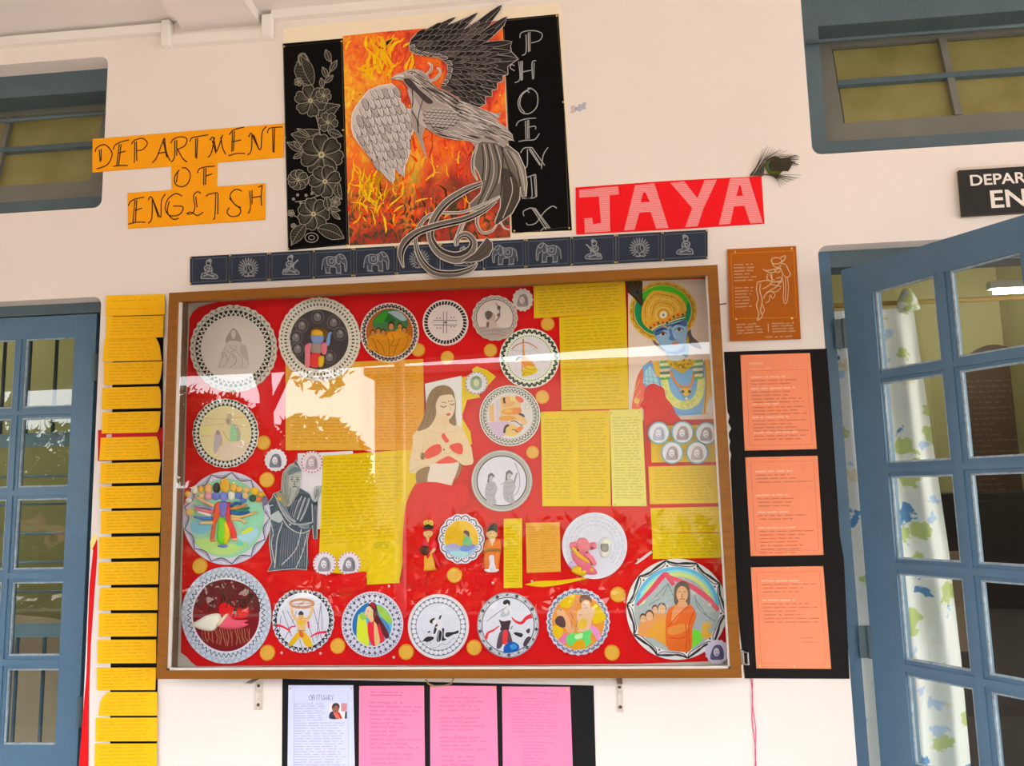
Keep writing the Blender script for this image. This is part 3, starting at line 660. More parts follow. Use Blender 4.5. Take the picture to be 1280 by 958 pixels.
# 4 cross plate
p = Plate('decorated_plate', 556.8, 403.4, 28.5, 28.7, (222, 206, 202), 'plate with a plain drawn cross and a ring of short dark bars')
p.bars(.78, .93, 40, 2.8, (36, 32, 34), .05).disc(.72, (226, 206, 206))
d = p.d.crop(440, 360, 7.98)
for a in ((815, 325, 1045, 372), (912, 238, 945, 452)):
    d.line([(a[0], a[1]), (a[2], a[1]), (a[2], a[3]), (a[0], a[3])], 8, (128, 108, 108), True)
d.poly([(918, 325), (940, 325), (940, 365), (918, 365)], (214, 194, 194)).e(930, 345, 12, 12, (120, 70, 110), 8)
for (x, y) in ((850, 302), (880, 302), (990, 296), (1018, 296), (852, 402), (884, 402), (988, 390), (1020, 390)): d.e(x, y, 8, 8, (118, 98, 98), 6)
p.done()
# 5 kneeling pencil figure
p = Plate('decorated_plate', 618.5, 397.6, 28.5, 28.3, (196, 178, 172), 'grey-bordered plate with a pencil figure raising one arm from water', 18, amp=.02)
p.zig(.86, .95, 26, .9, (116, 104, 102)).ring(.81, 1.0, (96, 84, 84)).disc(.79, (214, 194, 190))
d = p.d.crop(560, 350, 7.98)
d.blob([(290, 480), (400, 465), (560, 480), (640, 470), (610, 540), (520, 590), (400, 590), (320, 540)], (176, 156, 150)).lines([[(300, 490), (400, 480), (520, 500), (620, 480)], [(320, 520), (430, 505), (580, 525)], [(350, 550), (470, 540), (560, 555)]], 5, (132, 114, 108), 4)
d.blob([(390, 480), (380, 430), (420, 390), (470, 400), (490, 450), (470, 480)], (196, 172, 164)).e(440, 370, 34, 42, (188, 162, 154), 12).blob([(372, 330), (400, 310), (440, 325), (440, 360), (400, 400), (375, 370)], (98, 80, 76)).line([(470, 420), (510, 370), (515, 300), (490, 250), (475, 225)], [16, 18, 14, 12, 6], (150, 128, 120), smooth=4).e(508, 280, 18, 22, (94, 78, 74), 10).e(505, 352, 16, 18, (110, 92, 88), 10).blob([(385, 470), (390, 420), (410, 430), (405, 475)], (110, 92, 88))
p.done()
# 7 archer in yellow
p = Plate('decorated_plate', 661.7, 448, 37.3, 37.3, (222, 222, 208), 'plate with an archer in yellow drawing an arched bow, dark looped border')
p.arcs(.83, .95, 32, 1.9, (32, 44, 34)).dots(.885, 32, 1.15, (74, 86, 74)).dots(.745, 64, .75, (66, 62, 62)).disc(.70, (220, 212, 222))
d = p.d.crop(590, 410, 7.98)
d.line([(395, 215), (440, 175), (500, 150), (560, 150), (615, 180), (650, 205)], 12, (196, 142, 96), smooth=5).line([(395, 220), (515, 240), (655, 210)], 3, (170, 160, 176)).lines([[(560, 240), (640, 300), (740, 350)], [(600, 200), (700, 260)], [(400, 260), (450, 330)]], 4, (176, 186, 206)).line([(512, 110), (512, 240)], 14, (176, 120, 70)).line([(512, 150), (515, 260), (525, 320)], [12, 22, 26], (226, 150, 84), smooth=4)
d.blob([(490, 330), (530, 290), (590, 330), (630, 380), (600, 400), (520, 400)], (232, 150, 60)).blob([(500, 480), (515, 410), (570, 380), (630, 390), (655, 420), (630, 455), (540, 485)], (236, 204, 30)).blob([(437, 325), (450, 295), (490, 285), (510, 300), (500, 330), (470, 310), (450, 330)], (44, 36, 36)).e(486, 318, 17, 20, (220, 178, 146), 10).lines([[(505, 480), (540, 440), (600, 470)], [(530, 400), (590, 420), (640, 410)], [(500, 350), (560, 360), (620, 380)]], 5, (170, 110, 20), 4).blob([(498, 360), (510, 400), (505, 450), (492, 420)], (214, 160, 130))
p.done()
# 8 figures in a room
p = Plate('decorated_plate', 637.3, 520, 38, 38, (222, 216, 212), 'plate with painted figures resting in a room, double leafy grey border')
p.ring(.95, 1.0, (88, 88, 88)).zig(.86, .95, 44, 1.1, (74, 78, 78)).arcs(.80, .87, 46, 1.1, (88, 92, 88)).disc(.79, (216, 206, 208)).zig(.76, .80, 50, .7, (96, 98, 98))
d = p.d.crop(590, 475, 10.08)
d.blob([(210, 540), (450, 530), (520, 600), (430, 690), (330, 720), (240, 630)], (204, 176, 206)).poly([(215, 330), (275, 290), (290, 530), (225, 520)], (222, 176, 122)).poly([(300, 260), (350, 240), (350, 530), (300, 535)], (206, 190, 208)).poly([(355, 240), (620, 230), (610, 380), (600, 520), (355, 520)], (230, 190, 130))
d.blob([(360, 240), (400, 215), (470, 210), (520, 225), (530, 320), (400, 340)], (226, 166, 106)).blob([(390, 235), (415, 225), (425, 290), (400, 295)], (58, 40, 36)).e(442, 262, 24, 28, (226, 176, 128), 12).blob([(550, 205), (620, 220), (655, 270), (610, 290), (560, 250)], (222, 96, 78)).blob([(480, 210), (530, 205), (540, 260), (490, 270)], (238, 214, 130)).blob([(400, 380), (600, 350), (610, 420), (480, 440), (390, 420)], (228, 132, 70)).blob([(350, 470), (460, 450), (560, 480), (470, 520), (360, 515)], (222, 152, 70)).blob([(400, 400), (460, 370), (520, 400), (450, 420)], (240, 190, 80))
d.blob([(580, 430), (620, 420), (665, 455), (650, 480), (610, 450)], (70, 54, 50)).blob([(600, 450), (660, 480), (700, 540), (640, 570), (590, 500)], (228, 184, 132)).blob([(430, 600), (470, 560), (540, 570), (600, 620), (640, 600), (560, 700), (430, 700)], (238, 200, 120)).blob([(395, 660), (410, 590), (450, 560), (470, 580), (430, 610), (420, 670)], (48, 36, 34)).e(462, 622, 26, 32, (234, 190, 128), 12).blob([(540, 650), (600, 590), (650, 600), (600, 660)], (224, 124, 50)).line([(490, 530), (540, 520), (600, 560), (640, 580)], 10, (60, 46, 44), smooth=4).line([(500, 630), (540, 630), (580, 665)], 9, (60, 46, 44), smooth=4).ring(695, 340, 28, 36, 7, (170, 186, 130), 16)
p.done()
# 9 pencil archers
p = Plate('decorated_plate', 627.3, 601.4, 38, 38.3, (172, 170, 168), 'plate with two pencil archers standing side by side, plain grey border')
p.ring(.96, .8, (208, 204, 202)).zig(.86, .95, 70, .5, (138, 138, 138)).disc(.82, (222, 216, 230)).ring(.815, 1.3, (66, 66, 76))
d = p.d.crop(580, 530, 7.98)
for (x, y, s, up) in ((272, 540, 1, 0), (452, 515, 1.05, 1)):
    f = lambda L: [(x + a * s, y + b * s) for a, b in L]
    d.blob(f([(-55, 90), (-40, 45), (0, 30), (40, 50), (60, 110), (40, 180), (50, 260), (-30, 250), (-60, 180)]), (176, 170, 182)).e(x, y - 4, 24 * s, 32 * s, (188, 180, 188), 12).blob(f([(-34, 10), (-32, -28), (0, -46), (30, -28), (30, -6), (0, -22), (-18, -4), (-20, 44), (-38, 40)]), (112, 106, 116)).e(x, y - 42 * s, 14 * s, 9 * s, (104, 98, 108), 8).lines([f([(-16, -4), (-6, -6)]), f([(6, -6), (16, -4)]), f([(-8, 16), (8, 16)]), f([(-50, 100), (-10, 120), (30, 90)]), f([(-40, 160), (0, 180), (40, 150)]), f([(-30, 60), (0, 80), (30, 60)]), f([(-20, 200), (-10, 250)]), f([(20, 190), (30, 250)])], 4, (134, 128, 140), 3)
d.line([(500, 590), (520, 520), (530, 490)], [20, 16, 10], (146, 138, 148), smooth=4).line([(505, 385), (540, 470), (558, 560), (545, 660), (500, 720)], 7, (138, 134, 146), smooth=5).line([(215, 640), (210, 720)], 6, (168, 162, 174)).line([(365, 610), (400, 590)], 7, (160, 150, 160))
p.done()
# 10 seated girl at sunset
p = Plate('decorated_plate', 576.7, 674, 28.6, 31.2, (226, 216, 228), 'small plate between two paper dolls, a seated girl under a yellow sky', 14, amp=.02)
p.arcs(.83, .95, 14, 1.3, (84, 84, 116)).dots(.80, 44, .85, (50, 50, 66)).disc(.74, (250, 196, 40))
d = p.d.crop(500, 630, 7.98)
d.blob([(445, 420), (540, 400), (640, 430), (770, 410), (740, 480), (660, 530), (560, 530), (470, 490)], (156, 178, 214)).blob([(500, 480), (600, 470), (680, 490), (640, 530), (560, 535)], (166, 206, 214)).blob([(465, 430), (500, 400), (560, 400), (600, 440), (540, 450)], (170, 160, 196)).blob([(600, 440), (640, 410), (720, 400), (750, 430), (690, 470), (610, 470)], (112, 142, 214)).blob([(630, 400), (640, 340), (680, 310), (710, 350), (720, 400), (680, 420)], (112, 178, 122)).e(655, 302, 22, 26, (196, 150, 124), 12).blob([(630, 280), (660, 265), (690, 285), (690, 330), (665, 310)], (74, 58, 56)).line([(650, 420), (700, 430), (740, 420)], 10, (196, 110, 96)).lines([[(490, 300), (540, 280), (600, 290)], [(480, 350), (560, 330)]], 5, (238, 168, 40))
p.done()
# 11 plate with a clay elephant-headed figure
p = Plate('decorated_plate', 743.3, 682.5, 40.7, 41.6, (216, 212, 228), 'white plate ringed with fine writing, carrying a pink clay elephant-headed figure')
p.ring(.985, .9, (232, 226, 236))
for r in (.86, .74, .62):
    a = radians(150); end = radians(400)
    while a < end:
        wl = random.uniform(.10, .22); k = int(wl / .028)
        p.b.line([p.p(r + (.03 if j % 2 else -.02) * random.uniform(.4, 1), a + .028 * j) for j in range(k + 1)], .5, random.choice([(150, 160, 182), (176, 150, 180), (140, 168, 160)]), False, False); a += wl + .07
p.b.lay += 1
d = p.d.crop(690, 630, 7.98); d.ring(525, 440, 62, 102, 6, (180, 182, 196), 24).ring(590, 440, 60, 100, 4, (196, 196, 220), 24); p.done()
ce = (690, 630, 7.98)
ef = empty('clay_elephant_figure', P(732, 700, YD), 'pink clay elephant-headed seated figure with yellow trim on the lettered plate', 'figurine')
PK = (247, 122, 148)
clay('body', K(ce, [(200, 470), (260, 440), (340, 460), (390, 520), (400, 600), (340, 640), (250, 610), (205, 540)]), PK, ef, YD, .009)
clay('leg', K(ce, [(290, 640), (380, 620), (440, 660), (445, 700), (360, 705), (290, 680)]), (240, 110, 150), ef, YD, .010)
clay('skirt', K(ce, [(195, 660), (240, 620), (300, 640), (340, 690), (300, 720), (220, 690)]), (250, 202, 20), ef, YD, .009)
clay('ear', K(ce, [(175, 400), (240, 380), (260, 430), (200, 460)]), PK, ef, YD, .007)
clay('ear', K(ce, [(360, 400), (430, 385), (445, 440), (380, 460)]), PK, ef, YD, .007)
clay('head', K(ce, [(240, 400), (270, 345), (330, 345), (370, 395), (365, 470), (300, 490), (250, 460)]), (249, 132, 150), ef, YD - .002, .012)
clay('trunk', K(ce, [(330, 470), (400, 520), (440, 590), (420, 620), (380, 570), (320, 510)]), PK, ef, YD - .004, .010)
clay('sash', K(ce, [(195, 440), (230, 440), (280, 500), (360, 560), (370, 590), (300, 560), (230, 500)]), (238, 190, 40), ef, YD - .007, .005)
clay('anklet', K(ce, [(295, 680), (320, 660), (345, 685), (320, 705)]), (250, 204, 20), ef, YD - .008, .005)
clay('anklet', K(ce, [(370, 655), (395, 640), (420, 660), (395, 680)]), (250, 180, 40), ef, YD - .008, .005)
for (x, y) in ((400, 438), (345, 490), (258, 462)): clay('bead', K(ce, [(x - 12, y), (x, y - 12), (x + 12, y), (x, y + 12)]), (96, 40, 50), ef, YD - .008, .005)
clay('mouse', K(ce, [(160, 610), (190, 570), (230, 580), (240, 620), (190, 635)]), (200, 178, 214), ef, YD, .008)
pc = empty('clay_scroll', P(755.5, 684, YD), 'little cream clay scroll figure with a grey patch on the lettered plate', 'figurine')
clay('body', K(ce, [(490, 390), (520, 345), (575, 350), (585, 410), (560, 450), (570, 500), (540, 530), (490, 520), (485, 450)]), (222, 216, 206), pc, YD, .007)
clay('patch', K(ce, [(485, 405), (520, 398), (560, 405), (560, 470), (520, 480), (488, 460)]), (134, 128, 124), pc, YD - .005, .004)
# 12 largest plate, teacher and followers
p = Plate('decorated_plate', 846, 762, 63.2, 63.3, (224, 216, 220), 'largest plate, lower right, with an orange-robed teacher and followers below a rainbow', 0)
for i in range(10):
    a = 2 * pi * (i + .15) / 10
    p.b.line([p.p(.985, a), p.p(.90, a + .18), p.p(.93, a + .4), p.p(.985, a + .628)], 2.2, (52, 44, 56), False, False, 4); p.b.line([p.p(.95, a + .06), p.p(.90, a + .32), p.p(.96, a + .58)], 1.6, (88, 80, 90), False, False, 4); p.b.line([p.p(.985, a), p.p(.88, a + .1), p.p(.86, a + .34), p.p(.89, a + .55), p.p(.985, a + .628)], 1.1, (70, 62, 72), False, False, 4)
p.b.lay += 1; p.dots(.875, 10, 1.3, (92, 60, 72), .15).disc(.845, (172, 176, 178))
d = p.d.crop(770, 690, 5.99)
def arc_band(r, w, c): d.line([(457 + 318 * r * cos(a), 430 + 318 * r * sin(a)) for a in [pi * (1.03 + .94 * i / 24) for i in range(25)]], w, c)
for r, c in ((.955, (96, 178, 220)), (.88, (140, 206, 212)), (.82, (206, 212, 130))): arc_band(r, 30, c)
for L, c in (([(155, 400), (260, 290), (345, 190), (380, 175), (430, 250)], (232, 72, 108)), ([(380, 180), (480, 220), (580, 270), (690, 350), (765, 440)], (236, 90, 116))): d.line(L, [22, 34, 40, 40, 30], c, smooth=4)
d.poly([(155, 420), (300, 330), (390, 215), (470, 330), (520, 420), (590, 300), (690, 400), (765, 490), (765, 560), (640, 660), (300, 660), (170, 560)], (166, 172, 176)).lines([[(290, 340), (390, 240), (350, 330)], [(390, 240), (430, 330)], [(590, 320), (620, 430), (740, 520)], [(600, 360), (680, 480)], [(330, 350), (240, 400)]], 7, (128, 136, 142), 3)
d.blob([(560, 600), (620, 590), (650, 650), (600, 700), (560, 720)], (112, 210, 60)).blob([(640, 600), (650, 540), (700, 530), (710, 560), (680, 590), (720, 610), (690, 650), (640, 640)], (222, 168, 66)).line([(650, 525), (690, 545), (720, 530)], 8, (222, 178, 80), smooth=3)
for (x, y, s) in ((292, 432, 24), (343, 428, 34), (203, 500, 27), (250, 480, 33)):
    d.blob([(x - s * 1.2, y + s * 4.6), (x - s, y + s * 1.3), (x, y + s * 1.0), (x + s * 1.1, y + s * 1.4), (x + s * 1.5, y + s * 4.6)], (240, 160, 96)).e(x, y - 8, s, s * 1.2, (92, 66, 56), 14).e(x, y + 3, s * .8, s * 1.02, (238, 182, 142), 14).e(x - s * .3, y, 3, 3, (90, 60, 50), 5, 0, False).e(x + s * .3, y, 3, 3, (90, 60, 50), 5)
d.blob([(215, 610), (270, 560), (340, 500), (380, 540), (390, 700), (350, 690), (270, 640)], (244, 170, 62))
d.blob([(370, 580), (385, 440), (440, 400), (500, 385), (560, 400), (600, 470), (570, 580), (560, 735), (470, 745), (385, 720)], (243, 112, 40)).blob([(430, 420), (480, 395), (540, 400), (500, 440), (440, 520), (415, 520)], (250, 160, 104)).blob([(390, 570), (500, 540), (560, 560), (480, 610), (400, 620)], (246, 150, 70)).lines([[(540, 405), (470, 470), (390, 560)], [(520, 540), (530, 640), (520, 730)], [(400, 640), (470, 650), (530, 630)], [(585, 440), (545, 560), (550, 700)]], 8, (214, 74, 26), 4)
d.blob([(435, 380), (440, 260), (495, 220), (545, 250), (555, 380), (530, 395), (500, 330), (460, 390)], (112, 92, 84)).e(495, 318, 43, 62, (240, 178, 134), 18).e(496, 235, 22, 18, (104, 84, 78), 10).blob([(470, 370), (520, 370), (530, 410), (465, 410)], (240, 172, 126)).lines([[(468, 300), (486, 298)], [(504, 298), (524, 300)], [(495, 310), (490, 335), (500, 336)], [(478, 356), (495, 352), (512, 356)]], 5, (110, 70, 50), 3)
p.done()
# 14 pale watercolour
p = Plate('decorated_plate', 281.7, 542, 41, 43.2, (214, 206, 200), 'pale yellow washed plate with a faint green-dressed figure, black and white toothed border', 52, amp=.014)
p.tri(.98, .89, 56, (30, 34, 38), .9).tri(.80, .89, 42, (34, 52, 52), .95).disc(.80, (230, 210, 164))
d = p.d.crop(220, 480, 7.98)
d.lines([[(270, 340), (450, 350), (680, 330)], [(260, 420), (480, 400), (720, 430)], [(250, 520), (420, 520)], [(480, 640), (700, 640)]], 16, (226, 192, 150), 4).blob([(250, 440), (330, 420), (350, 480), (270, 500)], (226, 214, 140)).blob([(540, 570), (545, 430), (570, 400), (610, 430), (640, 520), (640, 570), (590, 580)], (156, 200, 152)).blob([(570, 400), (620, 430), (645, 500), (630, 570), (600, 560), (610, 480)], (176, 164, 152)).blob([(510, 400), (500, 350), (520, 300), (555, 310), (560, 380), (540, 420)], (196, 174, 150)).e(520, 372, 22, 26, (170, 146, 132), 10).blob([(390, 500), (420, 460), (450, 500), (465, 570), (430, 640), (390, 700), (375, 640)], (190, 170, 178)).e(420, 490, 18, 24, (168, 138, 128), 10).line([(470, 470), (500, 530), (540, 570)], 8, (206, 160, 110), smooth=4).blob([(440, 620), (470, 590), (475, 630)], (232, 196, 70)).line([(390, 740), (470, 690), (540, 660), (700, 580)], 6, (214, 176, 140), smooth=4).blob([(470, 600), (680, 575), (720, 620), (660, 720), (520, 760), (430, 730)], (230, 204, 184))
p.done()
# 15 many-headed clay figure
p = Plate('decorated_plate', 283.3, 648, 55, 58.5, (202, 194, 214), 'large plate with a many-headed, many-armed clay figure on a green and blue ground')
for i in range(13):
    a = 2 * pi * i / 13; p.b.line([p.p(.985, a), p.p(.86, a + .24), p.p(.985, a + .483)], 1.2, (66, 60, 78), False, False, 5); p.b.line([p.p(.95, a + .06), p.p(.90, a + .24), p.p(.95, a + .42)], 2.4, (166, 156, 184), False, False, 5)
p.b.lay += 1; p.disc(.85, (150, 196, 168))
d = p.d.crop(215, 580, 7.98)
d.blob([(190, 590), (320, 560), (400, 640), (290, 700), (210, 680)], (120, 178, 206)).blob([(660, 720), (830, 640), (860, 700), (760, 800), (680, 760)], (166, 208, 226)).blob([(600, 440), (820, 400), (900, 440), (910, 560), (800, 640), (640, 600)], (148, 206, 176)).blob([(230, 760), (420, 740), (600, 800), (760, 780), (620, 900), (420, 900), (290, 840)], (176, 206, 120)).blob([(690, 690), (790, 630), (810, 660), (730, 700)], (206, 214, 60)).e(680, 800, 40, 24, (110, 200, 176), 12)
p.done()
mh = empty('clay_figure', P(283, 660, YD), 'many-headed clay figure with fanned arms and green skirt on the large blue-green plate', 'figurine')
cm_ = (215, 580, 7.98)
heads = [(160, 300, 26, 30, (236, 180, 60)), (170, 368, 30, 26, (220, 214, 212)), (292, 255, 28, 34, (222, 166, 60)), (230, 262, 34, 42, (222, 208, 190)), (300, 320, 26, 30, (238, 190, 140)), (365, 250, 40, 50, (242, 176, 110)), (368, 320, 40, 40, (240, 160, 180)), (448, 240, 36, 55, (52, 44, 46)), (440, 322, 38, 42, (104, 116, 196)), (530, 215, 50, 75, (240, 178, 48)), (520, 322, 42, 46, (120, 126, 206)), (620, 240, 34, 48, (238, 180, 66)), (600, 320, 34, 46, (230, 222, 206)), (675, 255, 30, 32, (232, 176, 80)), (668, 318, 34, 36, (92, 116, 190)), (750, 262, 30, 32, (226, 170, 96)), (735, 320, 30, 36, (224, 180, 130)), (832, 275, 38, 40, (244, 188, 40)), (806, 345, 34, 36, (34, 78, 66)), (895, 305, 32, 28, (240, 190, 40)), (868, 355, 28, 32, (232, 130, 70)), (715, 362, 32, 30, (88, 110, 190)), (930, 370, 30, 46, (116, 110, 140)), (180, 482, 36, 36, (236, 200, 100))]
arms = [([(420, 420), (330, 380), (240, 330)], (238, 190, 140)), ([(420, 450), (310, 430), (220, 420)], (160, 140, 190)), ([(410, 480), (310, 470), (230, 450)], (232, 110, 130)), ([(390, 515), (320, 500), (260, 480)], (230, 222, 216)), ([(400, 545), (310, 545), (220, 525)], (74, 110, 190)), ([(410, 590), (340, 590), (275, 590)], (226, 180, 120)), ([(580, 420), (640, 390), (690, 400)], (40, 96, 150)), ([(590, 450), (660, 440), (740, 410)], (216, 120, 60)), ([(590, 460), (680, 470), (770, 440)], (30, 110, 90)), ([(590, 480), (680, 500), (770, 480)], (30, 100, 180)), ([(590, 520), (690, 530), (850, 480)], (226, 180, 120)), ([(590, 550), (680, 560), (740, 590)], (222, 176, 116))]
for L, c in arms:
    q = sm(L, False, 4); mb = MB().tube([P(cm_[0] + x / 7.98, cm_[1] + y / 7.98, YD - .0064) for x, y in q], [.0055 - .002 * i / len(q) for i in range(len(q))], 7); mb.build('arm', mat('clay_%02x%02x%02x' % c, L4(c)[:3], .55, 0, .04, 50), mh, smooth=True)
for (x, y, a, b, c) in heads: clay('head', K(cm_, ell(x, y, a, b, 10)), c, mh, YD, .009, smooth=False)
clay('garland', K(cm_, [(440, 400), (480, 380), (490, 480), (440, 600), (420, 740), (385, 770), (400, 640), (420, 500)]), (222, 78, 44), mh, YD, .007)
clay('garland', K(cm_, [(560, 390), (590, 400), (560, 500), (600, 580), (640, 680), (640, 760), (600, 740), (560, 620), (540, 520)]), (228, 44, 50), mh, YD, .008)
clay('torso', K(cm_, [(470, 400), (520, 370), (560, 400), (545, 500), (500, 540), (480, 480)]), (110, 104, 186), mh, YD, .007)
clay('skirt', K(cm_, [(470, 560), (500, 535), (530, 560), (540, 680), (530, 790), (480, 795), (455, 740)]), (112, 200, 30), mh, YD - .002, .010)
clay('skirt_panel', K(cm_, [(530, 570), (560, 610), (585, 690), (570, 760), (530, 800), (528, 680)]), (252, 214, 10), mh, YD - .002, .010)
clay('foot', K(cm_, [(455, 820), (510, 805), (560, 820), (520, 838)]), (90, 120, 190), mh, YD, .006)
clay('foot', K(cm_, [(385, 760), (420, 745), (440, 770), (410, 780)]), (214, 120, 90), mh, YD, .006)
clay('foot', K(cm_, [(595, 750), (640, 740), (660, 760), (620, 775)]), (240, 180, 130), mh, YD, .006)
# 16 dark red battle bed
p = Plate('decorated_plate', 282.7, 769.6, 56, 60.6, (196, 198, 216), 'large plate at the bottom left with a dark red scene and grey zigzag border')
p.zig(.90, .99, 40, .9, (120, 122, 146)).zig(.86, .95, 40, .7, (140, 142, 166)).zig(.79, .87, 48, 1.6, (54, 52, 78)).disc(.775, (222, 206, 224)).disc(.745, (120, 14, 26))
d = p.d.crop(215, 700, 7.1)
d.blob([(200, 430), (300, 230), (480, 180), (650, 220), (760, 330), (775, 470), (640, 380), (420, 330)], (96, 26, 32)).blob([(420, 420), (470, 380), (560, 430), (680, 440), (640, 520), (450, 500)], (206, 12, 22))
random.seed(3)
for (x, y) in ((375, 380), (455, 350), (505, 380), (590, 385), (560, 470), (640, 390), (700, 335), (345, 420)):
    d.line([(x - 20, y + 45), (x - 8, y), (x, y - 40), (x + 12, y - 5), (x + 26, y + 30)], 11, (46, 30, 32), smooth=3).line([(x - 20, y - 10), (x + 25, y - 30)], 8, (46, 30, 32))
for i in range(20): x = 270 + i * 22; d.line([(x, 610), (x + random.uniform(-8, 30), 690), (x + random.uniform(0, 40), 770 - abs(i - 10) * 5)], 5, (196, 120, 84) if i % 3 else (150, 90, 70), False, False)
d.up(); p.done()
sh = empty('modelled_figure', P(275, 778, YD), 'white reclining figure modelled in relief across the dark red plate', 'figurine')
cr = (215, 700, 7.1)
clay('robe', K(cr, [(170, 570), (230, 540), (320, 490), (420, 480), (440, 540), (400, 600), (360, 630), (270, 620), (200, 590)]), (226, 214, 200), sh, YD, .012)
clay('spotted_cloth', K(cr, [(430, 560), (480, 490), (560, 530), (680, 535), (640, 560), (680, 575), (600, 610), (500, 615), (420, 600)]), (232, 84, 112), sh, YD, .009)
clay('arm', K(cr, [(400, 570), (470, 490), (500, 488), (440, 570), (410, 590)]), (238, 206, 176), sh, YD - .006, .007)
# 17 figure lifting a wheel
p = Plate('decorated_plate', 378.7, 775.7, 38.5, 40.6, (200, 198, 212), 'plate with a bare-chested figure lifting a wooden wheel among spears', 46, amp=.016)
p.zig(.87, .97, 40, 1.9, (36, 40, 56)).tri(.85, .94, 34, (30, 34, 46), .85).disc(.845, (224, 220, 238))
d = p.d.crop(330, 725, 9.58)
for L in ([(220, 360), (290, 560), (330, 680)], [(280, 370), (380, 560)], [(330, 560), (240, 720)], [(205, 430), (185, 620)], [(590, 340), (650, 560), (700, 740)], [(685, 270), (640, 600), (620, 700)], [(685, 300), (700, 600)], [(420, 700), (460, 820)], [(540, 560), (600, 760)], [(390, 380), (340, 520)], [(660, 640), (630, 740)]): d.line(L, 8, (120, 116, 136), False, False)
d.up()
d.line(ell(453, 285, 140, 48, 32), 30, (196, 132, 92), True).line([(330, 290), (575, 280)], 10, (190, 128, 90)).line([(400, 320), (500, 250)], 9, (190, 128, 90)).e(452, 285, 26, 14, (196, 138, 98), 12)
d.line([(150, 545), (220, 560), (290, 600), (320, 640)], [34, 26, 20, 12], (232, 40, 84), smooth=4).line([(290, 590), (340, 560), (385, 560)], [14, 18, 12], (232, 60, 100), smooth=4).line([(550, 690), (640, 640), (750, 625)], [10, 24, 36], (228, 34, 82), smooth=4)
d.line([(330, 330), (350, 430), (400, 480)], [40, 30, 40], (240, 186, 132), smooth=4).line([(580, 320), (560, 420), (510, 480)], [40, 30, 40], (240, 186, 132), smooth=4).blob([(390, 460), (520, 460), (500, 560), (490, 620), (410, 620), (400, 560)], (240, 190, 134)).e(445, 440, 34, 44, (238, 184, 120), 14).blob([(415, 400), (445, 372), (475, 400), (470, 420), (420, 420)], (56, 48, 54)).blob([(400, 500), (445, 480), (490, 500), (460, 550), (430, 550)], (240, 190, 60)).blob([(390, 640), (440, 615), (500, 635), (560, 720), (580, 800), (500, 790), (440, 690), (370, 760), (320, 800), (300, 760)], (246, 190, 24)).blob([(420, 620), (460, 620), (480, 680), (440, 690)], (230, 100, 50)).line([(530, 500), (540, 580)], 22, (228, 60, 96)).lines([[(430, 435), (440, 435)], [(452, 435), (462, 435)], [(436, 460), (456, 460)], [(400, 610), (490, 606)]], 6, (110, 60, 40))
p.done()
# 18 bride in profile
p = Plate('decorated_plate', 465.3, 781, 38.4, 41, (200, 196, 216), 'plate with a veiled woman in profile in red, wide grey diamond border')
p.dots(.94, 60, 1.0, (120, 118, 142)).dots(.985, 70, .8, (220, 190, 206)).tri(.70, .80, 30, (66, 64, 92), .7).tri(.91, .81, 30, (78, 76, 104), .7).dots(.755, 30, .7, (210, 205, 225)).disc(.665, (220, 222, 236)).disc(.645, (96, 170, 200))
d = p.d.crop(415, 730, 9.58)
d.blob([(250, 560), (250, 450), (300, 330), (400, 240), (440, 250), (330, 420), (290, 610)], (26, 104, 176)).blob([(300, 640), (310, 400), (350, 370), (400, 420), (430, 560), (440, 740), (380, 720)], (206, 214, 50)).blob([(330, 380), (370, 340), (410, 400), (370, 440)], (150, 190, 80)).blob([(530, 270), (620, 290), (700, 390), (720, 470), (620, 430)], (150, 190, 70)).blob([(560, 400), (640, 440), (700, 540), (690, 600), (620, 520)], (70, 130, 180))
d.blob([(430, 470), (500, 440), (560, 480), (610, 600), (630, 680), (560, 720), (490, 745), (440, 640)], (228, 36, 66)).blob([(505, 450), (530, 470), (560, 600), (575, 700), (520, 740), (505, 600)], (240, 190, 130)).blob([(430, 260), (480, 220), (530, 250), (560, 380), (640, 520), (690, 630), (640, 650), (560, 520), (480, 400), (500, 330), (470, 290)], (96, 34, 44)).blob([(395, 370), (410, 300), (450, 270), (490, 320), (490, 390), (450, 420), (410, 390)], (240, 196, 150)).blob([(450, 390), (490, 380), (500, 440), (460, 460)], (236, 184, 134)).blob([(455, 235), (500, 230), (520, 290), (480, 270)], (176, 20, 48)).line([(420, 330), (440, 330)], 6, (90, 50, 40)).line([(408, 375), (430, 378)], 7, (196, 70, 60)).e(480, 345, 9, 14, (230, 180, 60), 8).line([(560, 480), (600, 600), (610, 680)], 12, (206, 50, 70), smooth=3)
p.done()
